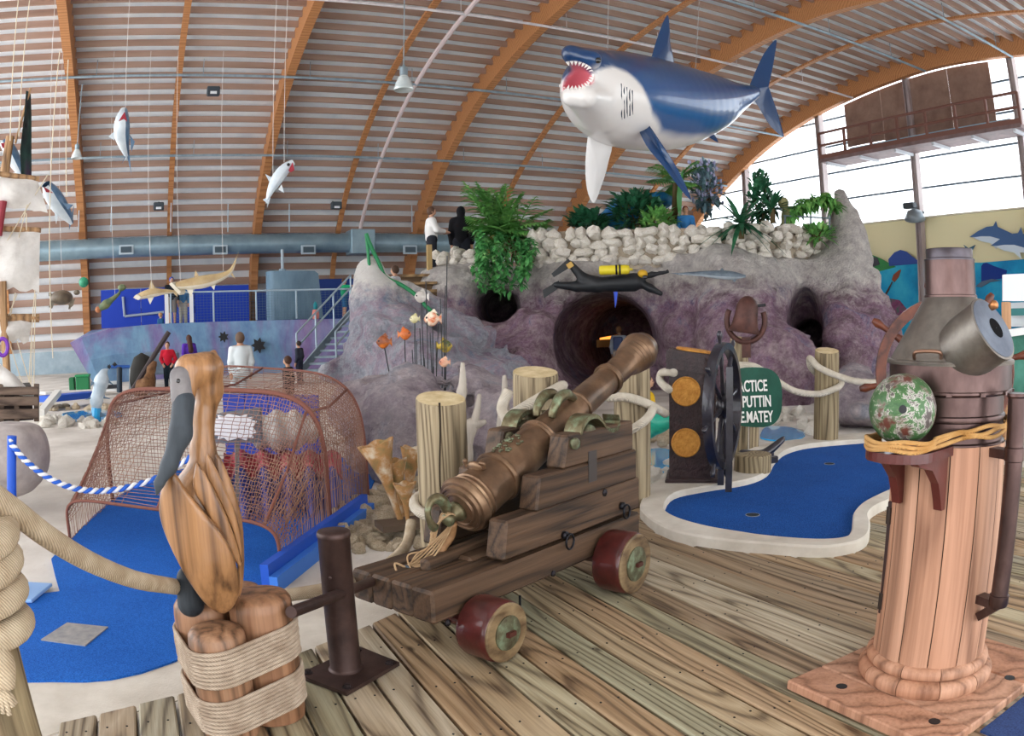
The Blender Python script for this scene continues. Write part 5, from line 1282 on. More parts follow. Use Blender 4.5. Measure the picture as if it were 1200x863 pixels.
# ============================================================ PLANTS
random.seed(31)
def leafquads(m, base, tip, width, n=4, droop=.15, fold=.25):
    base, tip = Vector(base), Vector(tip); d = tip-base; L = d.length; side = d.cross(CZ); side = side.normalized() if side.length > 1e-5 else Vector((1, 0, 0)); up = side.cross(d).normalized(); rows = []
    for i in range(n+1):
        t = i/n; p = base.lerp(tip, t)-CZ*(droop*L*t*t); w_ = width*math.sin(PI*(.08+.92*t)**.8) if i < n else .002
        rows.append([p-side*w_+up*(fold*w_), p, p+side*w_+up*(fold*w_)])
    m.grid(rows)
def frond(m, base, tip, leaf, n=14, droop=.35, w_=.03):
    base, tip = Vector(base), Vector(tip); L = (tip-base).length; d = (tip-base).normalized(); s = d.cross(CZ).normalized(); P_ = [base.lerp(tip, t)-CZ*(droop*L*t*t) for t in np.linspace(0, 1, n+1)]
    m.tube(P_, .012, 4)
    for i in range(2, n+1):
        k = leaf*math.sin(PI*(.15+.8*i/n)); dd = (P_[i]-P_[i-1]).normalized()
        for q in (-1, 1): leafquads(m, P_[i], P_[i]+(dd*.55+s*q*.8).normalized()*k, w_, 2, .35)
def bush(name, label, cat, c, r, n, leaf, mat, hang=0, flowers=None, up=.3):
    q = thing(name, label, cat, Vector(c)-CZ*r[2]); m = MB()
    for i in range(n):
        a, b = random.uniform(0, 2*PI), math.acos(random.uniform(-1, 1)); k = random.uniform(.45, 1)
        p = Vector(c)+Vector((r[0]*k*math.sin(b)*math.cos(a), r[1]*k*math.sin(b)*math.sin(a), r[2]*k*math.cos(b))); d = (p-Vector(c)).normalized()*.6+Vector((random.uniform(-.5, .5), random.uniform(-.5, .5), random.uniform(-.2, .6)+up-hang))
        leafquads(m, p, p+d.normalized()*leaf*random.uniform(.7, 1.3), leaf*.24, 2, .3)
    o = m.build('foliage', mat, q); o['kind'] = 'stuff'
    m = MB()
    for i in range(7):
        a = random.uniform(0, 2*PI); m.tube(spline([Vector(c)-CZ*r[2], Vector(c)-CZ*r[2]*.3+Vector((math.cos(a)*r[0]*.3, math.sin(a)*r[1]*.3, 0)), Vector(c)+Vector((math.cos(a)*r[0]*.7, math.sin(a)*r[1]*.7, r[2]*random.uniform(0, .7)))], 4), .014, 4)
    m.build('stem', M_STEM, q)
    if flowers:
        m = MB()
        for i in range(flowers[1]):
            a = random.uniform(0, 2*PI); p = Vector(c)+Vector((r[0]*random.uniform(-.9, .9), r[1]*random.uniform(-.9, .9), r[2]*random.uniform(-.5, 1))); m.ball(p, (.035, .035, .05), 5, 4)
        o = m.build('blossom', flowers[0], q); o['kind'] = 'stuff'
    return q
D = 15.6
pb_ = thing('palm_bush', 'tall fan palm and trailing vines hanging over the small cave', 'plant', Vector((at(600, 312, D=D).x, at(600, 312, D=D).y, ZP)))
m = MB(); bc_ = at(596, 280, D=15.9)
for k in range(44):
    tx, ty = random.uniform(542, 652), random.uniform(192, 285); frond(m, bc_+Vector((random.uniform(-.3, .3), random.uniform(-.2, .2), random.uniform(-.3, .2))), at(tx, ty-8, D=15.9+random.uniform(-.7, .7)), .5, 11, .25, .06)
m.build('fronds', M_LEAF, pb_)['kind'] = 'stuff'
m = MB()
for k in range(30):
    x = random.uniform(556, 622); p = at(x, random.uniform(270, 300), D=15.3+random.uniform(-.2, .25)); y1 = random.uniform(306, 342) if x < 612 else random.uniform(300, 322); q = at(x+random.uniform(-6, 6), y1, D=14.9+random.uniform(-.15, .3)); pts = spline([p, p.lerp(q, .5)+Vector((random.uniform(-.1, .1), -.1, 0)), q], 6)
    m.tube(pts, .007, 3)
    for v in pts:
        for j in range(3):
            d = Vector((random.uniform(-1, 1), random.uniform(-1, .3), random.uniform(-.7, .4))).normalized(); leafquads(m, v, v+d*random.uniform(.09, .17), .045, 2, .3)
m.build('trailing_vines', speck('vine_leaf', [(.25, '#2a6a3a'), (.55, '#58a058'), (.8, '#b0d890')], 6, .45, bump=0), pb_)['kind'] = 'stuff'
m = MB()
for k in range(5): m.tube(spline([bc_-CZ*.5+Vector((random.uniform(-.2, .2), 0, 0)), bc_+Vector((random.uniform(-.2, .2), 0, .2))], 4), .03, 5)
m.build('trunk', M_STEM, pb_)
def B(px, py, D, rx, ry, n, leaf, mat, label, flowers=None, name='shrub', hang=0):
    return bush(name, label, 'plant', at(px, py, D=D), (pxm(rx, D), pxm(rx, D)*.7, pxm(ry, D)), n, leaf, mat, hang, flowers)
B(690, 262, 16.4, 24, 14, 240, .28, M_LEAFD, 'dark low shrub at the left end of the stone wall')
B(745, 248, 16.6, 34, 22, 380, .28, M_LEAFD, 'dense green shrub behind the middle of the stone wall')
B(772, 262, 16.2, 22, 14, 200, .26, M_LEAF, 'light green shrub tight behind the stone wall')
B(828, 222, 17.4, 19, 34, 300, .22, speck('grey_leaf', [(.3, '#4a6a70'), (.7, '#7a94a0')], 6, .5, bump=0), 'lavender flowering shrub under the shark belly', (plain('#a8aacc', .7), 110))
B(892, 240, 17.0, 17, 40, 330, .22, M_LEAFD, 'dark upright shrub against the window', None, 'ficus')
B(960, 274, 16.4, 20, 8, 90, .25, M_LEAF, 'small green plant on the right corner of the wall')
def sword_plant(px, py, D, n, L, mat, label, lo_=-.25, name='agave'):
    c = at(px, py, D=D); q = thing(name, label, 'plant', c); m = MB()
    for k in range(n):
        a = 2*PI*k/n+random.uniform(-.2, .2); e = random.uniform(lo_, 1.1); d = Vector((math.cos(a)*math.cos(e), math.sin(a)*math.cos(e), math.sin(e))); leafquads(m, c, c+d*L*random.uniform(.7, 1.1), L*.055, 5, .3)
    o = m.build('leaves', mat, q); o['kind'] = 'stuff'; MB().tube([c-CZ*.3, c], .06, 6).build('stem', M_STEM, q); return q
sword_plant(868, 262, 15.2, 34, 1.0, M_LEAFD, 'dark agave spilling over the stone wall', -.7)
sword_plant(905, 245, 16.4, 26, .8, M_LEAFD, 'spiky blue-green agave behind the wall corner', -.2)
pf = thing('palm_plant', 'bright palm fronds showing between the shark fins', 'plant', at(790, 262, D=17)); m = MB(); c = at(792, 215, D=17)
for k in range(15): frond(m, c, at(random.uniform(752, 832), random.uniform(170, 222), D=17+random.uniform(-.8, .8)), .4, 12, .3, .035)
m.build('fronds', M_LEAF, pf)['kind'] = 'stuff'; MB().tube([at(790, 262, D=17), c], .07, 8).build('trunk', M_STEM, pf)
m = MB(); leafquads(m, at(798, 255, D=16.8), at(801, 192, D=16.8), .42, 6, .05); m.build('banana_leaf', speck('banana', [(.3, '#2f8a3a'), (.7, '#5ab04a')], 4, .4, bump=0), pf)
tr_ = thing('vine_arch', 'leafy vine trained over a wire on the wall corner', 'plant', at(950, 262, D=16.5)); m = MB(); pts = spline([at(928, 248, D=16.5), at(938, 238, D=16.5), at(955, 233, D=16.6), at(972, 230, D=16.8), at(980, 245, D=16.9)], 8); m.tube(pts, .012, 4)
for v in pts:
    for j in range(5): d = Vector((random.uniform(-1, 1), random.uniform(-1, 1), random.uniform(-1, .5))).normalized(); leafquads(m, v, v+d*.3, .06, 2, .4)
m.build('foliage', M_LEAF, tr_)['kind'] = 'stuff'
wr = MB()
for x in (920, 950, 972): wr.tube([at(x, 275, D=16.4), at(x, 252, D=16.4)], .02, 6)
wr.tube([at(918, 253, D=16.4), at(974, 256, D=16.4)], .018, 6); o = tag(wr.build('corner_railing', plain('#5a6a70', .5)), 'thin grey railing on the right corner of the stone wall', 'railing')
def blueheap(P): return smin(smin(EL(P, 735, 250, 17.4, 22, 20, .6), EL(P, 708, 262, 17.2, 20, 10, .5), .3), EL(P, 770, 236, 17.6, 22, 10, .5), .3)-.1*fbm(P, 3, 3, 8)  # heap of blue tarp-like fabric, modelled as merged lumps
c0 = np.array(at(735, 252, D=17.4)); o = solid('blue_fabric_heap', blueheap, c0-[1.6, 1.4, .9], c0+[1.6, 1.4, .9], .06, speck('blue_teal_fabric', [(.3, '#155a9c'), (.6, '#2f86b8'), (.75, '#2a8a6a')], 3, .5)); tag(o, 'blue and teal fabric heap among the plants on top', 'rock')

# ============================================================ THE PLATFORM ALONG THE LONG WALL
random.seed(41)
D0 = 24.5
def pl_(px, D): p = at(px, 400, D=D); return Vector((p.x, p.y, 0))
ZB = at(250, 377, D=D0).z
M_PURP = NT('painted_blue_purple'); t = M_PURP; v = t.coords((1, 1, .5), False); n = t.noise(v, .55, 5, .6, .8); n2 = t.noise(v, 2.5, 4, .7)
c = t.ramp(n, [(.3, '#5a74b0'), (.45, '#6f9cc4'), (.55, '#8668a8'), (.7, '#9a5a90')]); c = t.mix(c, t.ramp(n2, [(.3, '#4e5f8c'), (.7, '#9cc0d2')]), .4); M_PURP = t.fin(c, .8)
plat = thing('viewing_platform', 'long low platform wall painted blue and purple like the sea', 'platform', pl_(250, D0))
top = [(82, 24.0, 402), (95, 24.0, 396), (130, 24.2, 385), (180, 24.5, 380), (260, 24.8, 377), (340, 25.0, 375), (430, 25.2, 373), (500, 25.4, 372)]
m = MB(); rows = [[], [], []]
for px, D, y in top:
    tp_ = at(px, y, D=D); tp_.z = min(tp_.z, ZB); k = 1 if px > 150 else (px-82)/68
    ft = pl_(px+26*(1-k), D-.1); md = tp_.lerp(ft, .5)-Vector((0, .12, 0)); rows[0].append(tp_); rows[1].append(md); rows[2].append(ft-CZ*.05)
m.grid(rows); tpr = rows[0]; bk = [Vector((p.x, 32.0, ZB-.02)) for p in tpr]; m.grid([bk, [Vector((p.x, p.y, p.z)) for p in tpr]])
m.build('painted_wall', M_PURP, plat)
for px, py, s, D in ((262, 395, 6.5, 24.6), (303, 405, 9, 24.75), (128, 430, 3, 24)):
    pts = [at(px+s*(1 if i % 2 else .6)*math.cos(2*PI*i/14), py+s*(1.1 if i % 2 else .6)*math.sin(2*PI*i/14), D=D-.22) for i in range(14)]
    MB().prism(pts, at(px, py, D=D)-at(px, py, D=D-.06)).build('torn_hole', BLACK, plat)
# blue back panels and mesh railing
bp_ = thing('blue_hoarding', 'royal blue wall panel behind the platform rail', 'panel', Vector((at(200, 360, Y=31.2).x, 31.2, ZB)))
xs = [at(x, 350, Y=31.2).x for x in (118, 165, 228, 292)]; zt = at(200, 337, Y=31.2).z
for a, b in zip(xs, xs[1:]): MB().box(((a+b)/2, 31.2, (zt+ZB)/2), (b-a-.02, .05, zt-ZB)).build('board', plain('#1740b8', .6), bp_)
for pts in (((144, 348), (146, 371)), ((146, 371), (192, 366))): MB().tube([at(*pts[0], Y=31.1), at(*pts[1], Y=31.1)], .05, 6).build('pipe_rail', plain('#a8b4c0', .5), bp_)
bp2 = thing('blue_hoarding', 'dark blue wall panels behind the conning tower', 'panel', Vector((at(330, 360, Y=31.3).x, 31.3, ZB)))
for a, b, y in ((300, 340, 343), (342, 440, 328)): A_, B__ = at(a, y, Y=31.3), at(b, y, Y=31.3); MB().box(((A_.x+B__.x)/2, 31.3, (A_.z+ZB)/2), (B__.x-A_.x, .05, A_.z-ZB)).build('board', plain('#233f86', .7), bp2)
M_RAIL = plain('#a9bcc8', .4, .3)
mr = thing('mesh_railing', 'steel railing with wire mesh along the platform edge', 'railing', at(320, 376, D=25))
RX = [200, 250, 300, 347, 410, 432]; rt_ = [at(x, 343-(x-200)*.02, D=24.8+(x-200)*.002) for x in RX]; rb_ = [Vector((p.x, p.y, ZB)) for p in rt_]
MB().tube(rt_, .03, 6).build('top_rail', M_RAIL, mr)
for a, b in zip(rt_, rb_): MB().tube([a, b], .03, 6).build('post', M_RAIL, mr)
m = MB()
for i in range(len(RX)-1):
    for t in np.linspace(0, 1, 14)[1:-1]: m.tube([rt_[i].lerp(rt_[i+1], t), rb_[i].lerp(rb_[i+1], t)], .005, 3, caps=False)
for t in np.linspace(0, 1, 12)[1:-1]: m.tube([a.lerp(b, t) for a, b in zip(rt_, rb_)], .005, 3, caps=False)
m.build('wire_mesh', plain('#56707e', .5), mr)['kind'] = 'stuff'
for px in (195, 224): a = at(px, 345, D=24.7); MB().box((a.x, a.y, (a.z+ZB)/2), (.12, .12, a.z-ZB)).build('white_post', plain('#e6e8ea', .5), mr)
# conning tower
ct = thing('conning_tower', 'blue-grey submarine conning tower with a mast on the platform', 'tower', at(345, 376, D=27))
a, b = at(312, 377, D=27), at(372, 377, D=27.6); zt = at(330, 318, D=27).z; a.z = b.z = ZB; d = (b-a); nrm = Vector((-d.y, d.x, 0)).normalized()
sec = []
for q, (t, o_) in enumerate([(0, .0), (.02, -.25), (.08, -.38), (.6, -.4), (1, -.2), (1, .3), (.6, .45), (.08, .4), (.02, .25)]): sec.append((t, o_))
rows = []
for z, k in ((ZB, 1.05), (zt-.1, .97), (zt, .9)): rows.append([a+d*(.03+(t*k if t > .5 else t))+nrm*o_+CZ*(z-ZB) for t, o_ in sec])
m = MB().grid(rows, True); n = len(sec); m.F += [[2*n+i for i in range(n)]]; arc_smooth(m.build('hull', speck('sub_grey', [(.3, '#5f7c90'), (.7, '#86a3b4')], 1.5, .5, stretch=(1, 1, .4)), ct), 50)
q = at(331, 318, D=27.2); MB().tube([q, q+CZ*.75], .05, 8).build('mast', plain('#aebcc6', .4), ct); MB().lathe([(.14, 0), (.12, .1)], None, 10, True, q-CZ*.02).build('mast_foot', plain('#8aa0ae', .4), ct)
# stairs
sr = thing('metal_stairs', 'grey metal stairs with handrails climbing to the platform', 'stairs', at(395, 425, D=20.5))
s0, s1 = at(372, 434, D=20.0), at(432, 362, D=22.2); u, a_, _ = frame(400, 400, 21)
NS = 11
for k in range(NS):
    p = s0.lerp(s1, k/(NS-1)); MB().box(p, (1.0, .3, .05), Matrix.Rotation(-math.atan2(u.y, u.x)*0-.55, 3, 'Z')).build('tread', M_GALV, sr)
for o_ in (-.62, .62):
    A_, B__ = s0+u*o_*.8+a_*o_*.3, s1+u*o_*.8+a_*o_*.3
    MB().bar(A_-CZ*.08, B__-CZ*.08, .2, .05).build('stringer', M_GALV, sr)
    for h_ in (.6, .95): MB().tube([A_+CZ*h_, B__+CZ*h_], .028, 6).build('handrail', M_RAIL, sr)
    for t in (0, .33, .66, 1): MB().tube([A_.lerp(B__, t), A_.lerp(B__, t)+CZ*.95], .025, 6).build('rail_post', M_RAIL, sr)
# duct
du = thing('air_duct', 'grey round corrugated air duct running along the long wall', 'duct', Vector((0, 29.6, 4)))
ya, yb = 29.6, 29.6; zc = at(250, 287, Y=29.6).z; R = pxm(11.5, 30.2); xa, xb = -10, at(560, 290, Y=29.6).x
prof = []; n = int((xb-xa)/.12)
for i in range(n+1): prof.append((R*(1.0 if i % 2 else .982), xa+(xb-xa)*i/n))
M_DUCT = speck('duct_zinc', [(.3, '#78919e'), (.7, '#9ab2bc')], 1.2, .4, .4, 0)
o = MB().lathe(prof, Matrix(((0, 0, 1), (1, 0, 0), (0, 1, 0))), 20, True, (0, 29.6, zc)).build('pipe', M_DUCT, du, True)
for px in (148, 258, 361, 480): p = at(px, 293, Y=29.25); m = MB().box((p.x, 29.2, p.z), (.55, .1, .34)); m.build('vent_frame', plain('#b4c4cc', .4), du); MB().box((p.x, 29.14, p.z), (.42, .04, .22)).build('vent', plain('#44545e', .6), du)
p = at(423, 284, Y=29.5); MB().box((p.x, 29.6, p.z), (.95, .95, .95), None, .02).build('junction_box', M_DUCT, du)
for px in (92, 200, 267, 130, 339, 483): p = at(px, 272, Y=29.6); MB().tube([p, p+CZ*1.1], .02, 5).build('hanger', M_RAIL, du)

# ============================================================ PEOPLE
def person(label, px, py, D, h=None, zg=None, face=0, shirt='#dddddd', pants='#333344', hair='#3a2a20', long_hair=False, sleeves=True, shorts=False, arms='down', sit=False, skin='#c99a7e', hood=False, build=1.0, pack=None, skirt=None):
    p = at(px, py, D=D); zt = p.z
    if h is None: h = zt-zg
    drop = .26*h if sit else 0
    base = zt-h+drop
    q = thing('person', label, 'person', (0, 0, 0)); S_ = h
    def J(x, y, z): return np.array([x*S_, y*S_, z*S_-drop])
    R0 = S_*build
    def limbs(P, kind, inf):
        f = np.full(len(P), 9.0); k = .02*S_
        def c(a, b, ra, rb):
            nonlocal f; f = smin(f, sd_cone(P, a, b, ra*R0+inf, rb*R0+inf), k)
        if kind in ('body', 'shirt'):
            c(J(0, 0, .56), J(0, 0, .66), .076, .074); c(J(-.03, 0, .72), J(.03, 0, .72), .072, .072); c(J(-.075, 0, .805), J(.075, 0, .805), .042, .042); c(J(0, -.005, .66), J(0, 0, .78), .076, .07)
            for s in (-1, 1):
                sh = J(s*.108, 0, .80)
                if arms == 'down': el, wr = J(s*.135, -.015, .64), J(s*.13, .03, .5)
                elif arms == 'forward': el, wr = J(s*.125, .06, .66), J(s*.06, .19, .64)
                elif arms == 'pocket': el, wr = J(s*.16, -.04, .65), J(s*.105, .04, .54)
                elif arms == 'up1' and s > 0: el, wr = J(.2, .05, .79), J(.31, .1, .8)
                else: el, wr = J(s*.14, -.01, .64), J(s*.12, .05, .51)
                c(sh, el, .034, .028)
                if kind == 'body' or sleeves: c(el, el+(wr-el)*(1 if kind == 'body' else .85), .027, .021)
                if kind == 'body':
                    hd_ = wr+(wr-el)/np.linalg.norm(wr-el)*.045*S_; c(wr, hd_, .021, .018)
                    dr = (wr-el)/np.linalg.norm(wr-el)
                    for j in range(4): 
                        o_ = np.array([(j-1.5)*.009*S_, 0, 0]); c(hd_+o_*.8, hd_+o_+dr*(.045-.006*abs(j-1.5))*S_, .006, .005)
                    c(wr+dr*.015*S_, wr+dr*.05*S_+np.array([-s*.022*S_, .012*S_, 0]), .008, .006)
        if kind in ('body', 'pants'):
            c(J(-.035, 0, .535), J(.035, 0, .535), .066, .066)
            for s in (-1, 1):
                hp_ = J(s*.045, 0, .52)
                if sit: kn, an = J(s*.06, .24, .53), J(s*.06, .25, .29)
                else: kn, an = J(s*.055, .01, .285), J(s*.06, -.01, .05)
                c(hp_, kn, .058, .04)
                if kind == 'body' or not shorts: c(kn, an, .039, .027 if kind == 'body' else .033)
                if kind == 'body': c(an+np.array([0, -.01, -.03])*S_, an+np.array([0, .085, -.036])*S_, .024, .02)
        if kind == 'body':
            c(J(0, -.005, .82), J(0, .005, .88), .032, .03)
            f = smin(f, sd_ell(P, J(0, .012, .935), (.046*R0, .057*R0, .066*R0)), .01*S_)
            f = smin(f, sd_cone(P, J(0, .066, .935), J(0, .075, .922), .006*R0, .009*R0), .006*S_)
            f = smin(f, sd_cone(P, J(-.012, .062, .9), J(.012, .062, .9), .008*R0, .008*R0), .008*S_)
            for s in (-1, 1): f = smin(f, sd_ell(P, J(s*.047, .005, .93), (.007*R0, .014*R0, .02*R0)), .004*S_)
        return f
    lo = np.array([-.34, -.2, -.02])*S_-[0, 0, drop]; hi = np.array([.34, .36, 1.03])*S_; hh_ = S_*.0135
    org = np.array([0, 0, 0])
    ms = speck('skin_'+skin[1:], [(.3, skin), (.7, skin)], 3, .55, bump=0)
    solid('body', lambda P: limbs(P, 'body', 0), lo, hi, hh_, ms, q)
    solid('shirt', lambda P: smax(smax(limbs(P, 'shirt', .012*S_), P[:, 2]-(.845*S_-drop), .01), (.5*S_-drop)-P[:, 2], .01) if not hood else smin(limbs(P, 'shirt', .016*S_), sd_ell(P, J(0, -.005, .93), (.06*R0, .066*R0, .075*R0)), .04*S_), lo, hi, hh_, plain(shirt, .85, spec=.2), q)
    solid('trousers', lambda P: limbs(P, 'pants', .011*S_), lo, hi, hh_, plain(pants, .85, spec=.2), q)
    if skirt: MB().lathe([(.16*S_, .33*S_), (.085*S_, .56*S_), (.08*S_, .6*S_)], None, 16, False).build('skirt', plain(skirt, .85), q, True)
    if not hood:
        def hr_(P):
            f = sd_ell(P, J(0, 0, .945), (.054*R0, .064*R0, .068*R0)); f = smax(f, -sd_ell(P, J(0, .07, .915), (.05*R0, .05*R0, .06*R0)), .01*S_)
            if long_hair: f = smin(f, sd_cone(P, J(0, -.03, .93), J(0, -.07, .70), .05*R0, .06*R0), .03*S_)
            return f
        solid('cap' if ' cap ' in label else 'hair', hr_, np.array([-.13, -.17, .58])*S_-[0, 0, drop], np.array([.13, .12, 1.06])*S_-[0, 0, drop], hh_*.8, plain(hair, .7), q)
    for s in (-1, 1):
        MB().ball(J(s*.018, .062, .942), .006*S_, 6, 5).build('eye', BLACK, q)
        an = J(s*.06, .25, .29) if sit else J(s*.06, -.01, .05)
        MB().ball(an+np.array([0, .035, -.033])*S_, (.034*S_, .075*S_, .024*S_), 8, 6).build('shoe', plain('#2a2a30', .6), q)
    if pack: MB().box(J(0, -.11, .7), (.17*S_, .09*S_, .24*S_), None, .02*S_).build('backpack', plain(pack, .7), q)
    v = ray(px, py); q.location = (p.x, p.y, base); q.rotation_euler = (0, 0, -math.atan2(v.x, v.y)-R_(face)); return q
P1 = person('man in a white sweater standing on the mountain top', 505, 243, 17.6, zg=ZP-.05, face=80, shirt='#e4e2e0', pants='#2a2c34', hair='#5a4030', arms='forward')
P2 = person('person in a black hooded top seen from behind on the mountain', 540, 242, 18.2, zg=ZP-.15, face=5, shirt='#16161b', pants='#23262e', hood=True)
e_ = P2
pr_ = MB(); pr_.box((0, -.135*1.6, 1.22), (.22, .012, .32)); o = pr_.build('back_print', plain('#8a93a0', .8), P2)
for k in range(3): pass
person('child in a blue shirt with red-brown hair behind the stone wall', 803, 242, 16.8, zg=ZP-.1, h=1.25, face=170, shirt='#3f86c8', pants='#334', hair='#7a3424')
person('fair haired person with a backpack inside the big cave', 725, 383, 17.3, zg=-.05, face=10, shirt='#c4cede', pants='#e8dccb', hair='#8a5f3c', pack='#5a6a98')
person('man with short hair in a white shirt on the step path', 463, 312, 20.5, h=1.75, face=-70, shirt='#dce2e6', pants='#445', hair='#4a3628')
person('boy in a green shirt at the platform railing', 403, 327, 25.8, zg=ZB, face=70, shirt='#1fa06a', pants='#2f5f8a', hair='#5a3f2c', shorts=True, arms='up1')
person('adult in a blue cap and dark shirt behind the hammerhead', 201, 325, 28.5, zg=ZB, face=170, shirt='#1d2128', pants='#8a8078', hair='#2a55b0', shorts=True)
person('teenager in a blue shirt next to the capped adult', 214, 332, 28.8, zg=ZB, face=170, shirt='#3f78a8', pants='#b8b2a4', hair='#3a2a20')
person('small child sitting by the platform rail', 188, 367, 25.4, h=1.1, face=60, shirt='#24527a', pants='#1d3a5a', hair='#c8986a', sit=True)
person('child in a red fleece walking before the painted wall', 196, 401, 19.6, zg=-.05, face=190, shirt='#c01f34', pants='#1f2a33', hair='#5a3f30', arms='pocket')
person('woman with very long brown hair and purple top', 221, 393, 20.6, zg=-.05, face=-25, shirt='#5a34a8', pants='#2a2430', hair='#4a2c22', long_hair=True)
person('man in a white shirt sitting with his back turned', 281, 391, 18.0, h=1.78, face=-10, shirt='#e2eaec', pants='#c9d4d8', hair='#6a5444', sit=True, build=1.15)
person('boy with dark brown hair behind the net tunnel', 337, 418, 15.8, h=1.35, zg=None, face=-70, shirt='#22262c', pants='#222', hair='#4a2f22')
person('person in dark clothes at the foot of the metal stairs', 350, 400, 19.4, zg=-.05, face=-60, shirt='#3a3f4c', pants='#2a3040', hair='#2c1f1a')
person('person in a yellow top crouching behind the muzzle post', 757, 440, 9.6, h=1.3, face=90, shirt='#e0b422', pants='#1d222c', hair='#4a3428', sit=True)
st_ = thing('statue_figure', 'mossy weathered figure standing on the right wall corner', 'statue', (0, 0, 0))
def stat(P): return smin(smin(EL(P, 918, 238, 16.6, 6.5, 7, .12), EL(P, 923, 256, 16.6, 8, 14, .14), .05), EL(P, 922, 268, 16.6, 10, 8, .16), .05)-.02*vnoise(P, 9, 2)
c0 = np.array(at(921, 256, D=16.6)); st_.location = c0-[0, 0, .5]; solid('figure', stat, c0-.6, c0+.6, .03, speck('mossy', [(.3, '#5f6a4a'), (.7, '#b0a878')], 7, .9), st_)

# ============================================================ DIVER AND SMALL SHARK ON THE ROCK FACE
DD = 14.55
dv = thing('diver_figure', 'scuba diver figure in black wetsuit with yellow tank over the cave', 'figure', at(705, 335, D=DD))
def dive(P):
    f = CN(P, (700, 334, DD), (742, 331, DD), 8.5, 11)
    for a, b, r0, r1 in (((700, 335), (676, 336), 8, 6), ((676, 336), (652, 334), 6, 4), ((698, 331), (683, 326), 7.5, 6), ((683, 326), (668, 309), 6, 4), ((745, 329), (762, 338), 5.5, 4.6), ((762, 338), (774, 344), 4.6, 3), ((745, 326), (764, 322), 4, 3.2), ((764, 322), (781, 319), 3, 2.2), ((742, 330), (750, 325), 5, 4.5)):
        f = smin(f, CN(P, (*a, DD), (*b, DD), r0, r1), .05)
    for a in ((776, 345), (776, 347), (775, 342)): f = smin(f, CN(P, (773, 344, DD), (a[0], a[1], DD), 1.6, .9), .01)
    for a in ((784, 318), (784, 320), (783, 316)): f = smin(f, CN(P, (780, 319, DD), (a[0], a[1], DD), 1.5, .9), .01)
    return f
c0 = np.array(at(712, 330, D=DD)); solid('body', dive, c0-[1.4, 1.4, .7], c0+[1.4, 1.4, .7], .03, plain('#1d2024', .45), dv)
u, a_, _ = frame(712, 330, DD); k = pxm(1, DD)
for pts in (((655, 329), (653, 339), (637, 350), (636, 340)), ((666, 303), (672, 311), (649, 325), (646, 321))): MB().prism([at(*p, D=DD-.02) for p in pts], a_*.05).build('flipper', plain('#17191c', .4), dv)
MB().bar(at(665, 313, D=DD-.06), at(671, 309, D=DD-.06), .1, .06).build('ankle_band', plain('#c8a050', .5), dv)
TM = frame_from(at(736, 316, D=DD)-at(703, 317, D=DD))
o = MB().lathe([(3*k, -1*k), (5.2*k, 0), (5.6*k, 2*k), (5.6*k, 31*k), (4.5*k, 34*k), (1.5*k, 35*k), (1.5*k, 38*k)], TM, 20, True, at(703, 317, D=DD-.18)).build('air_tank', plain('#e3cf2e', .35, 0, .3), dv, True)
for t in (18, 22): MB().lathe([(5.9*k, t*k), (5.9*k, (t+2.2)*k)], TM, 18, True, at(703, 317, D=DD-.18)).build('tank_band', BLACK, o)
MB().ball(at(753, 321, D=DD-.06), (6*k, 6*k, 5*k), 12, 8).build('hood', plain('#d8a92a', .5), dv, True)
MB().box(at(756, 325, D=DD-.16), (6*k, 3*k, 4*k), Matrix.Rotation(-R_(YAW), 3, 'Z'), .02).build('mask', plain('#1a1a20', .2), dv)
MB().prism([at(719, 342, D=DD-.15), at(724, 342, D=DD-.15), at(723, 352, D=DD-.15), at(721, 362, D=DD-.15)], a_*.03).build('dive_knife', plain('#2a4ab8', .5), dv)
MB().lathe([(9.3*k, 0), (9.3*k, 3*k)], TM, 16, True, at(720, 333, D=DD)).build('belt', BLACK, dv)

def prism_fin(m, pts, D, th, off=0): m.prism([at(x, y, D=(D[i] if hasattr(D, '__len__') else D)) for i, (x, y) in enumerate(pts)], frame(pts[0][0], pts[0][1], 1)[1]*th)
def shark_px(name, label, spine, radii, Ds, fins, top, belly, eye=None, mouth=None, group=None, nr=14, flat_=1.0, cat='shark', wires=None, up=(0, 0, 1)):
    C_ = [at(x, y, D=d) for (x, y), d in zip(spine, Ds)]; q = thing(name, label, cat, min(C_, key=lambda v: v.z), group)
    sp_ = spline(C_, 4); rr = [pxm(r, d) for r, d in zip(radii, Ds)]; rs = [v.x for v in spline([Vector((r, 0, 0)) for r in rr], 4)]
    rows = []; mt_, mb_ = MB(), MB(); U_ = Vector(up)
    for i, p in enumerate(sp_):
        d = (sp_[min(i+1, len(sp_)-1)]-sp_[max(i-1, 0)]).normalized(); s_ = d.cross(U_).normalized(); w_ = s_.cross(d)
        rows.append([p+(s_*math.cos(b)*flat_+w_*math.sin(b))*max(.004, rs[i]) for b in np.linspace(0, 2*PI, 17)[:-1]])
    for m, ks in ((mt_, list(range(-1, 10))), (mb_, list(range(9, 16)))):
        m.grid([[r[k % 16] for k in ks] for r in rows])
    mt_.build('back', top, q, True); mb_.build('belly', belly, q, True)
    for pts, D, th, bl in fins:
        m = MB(); prism_fin(m, pts, D, th); m.build('fin', belly if bl else top, q)
    if eye: MB().ball(at(*eye[:2], D=eye[2]), eye[3], 6, 5).build('eye', BLACK, q)
    if mouth: m = MB(); m.prism([at(x, y, D=mouth[1]) for x, y in mouth[0]], frame(mouth[0][0][0], mouth[0][0][1], 1)[1]*.03); m.build('mouth', plain('#a02434', .5), q)
    for (x0, y0, x1, y1, D) in (wires or []): MB().tube([at(x0, y0, D=D), at(x1, y1, D=D)], .0045, 4).build('wire', plain('#d8d4d0', .6), q)
    return q
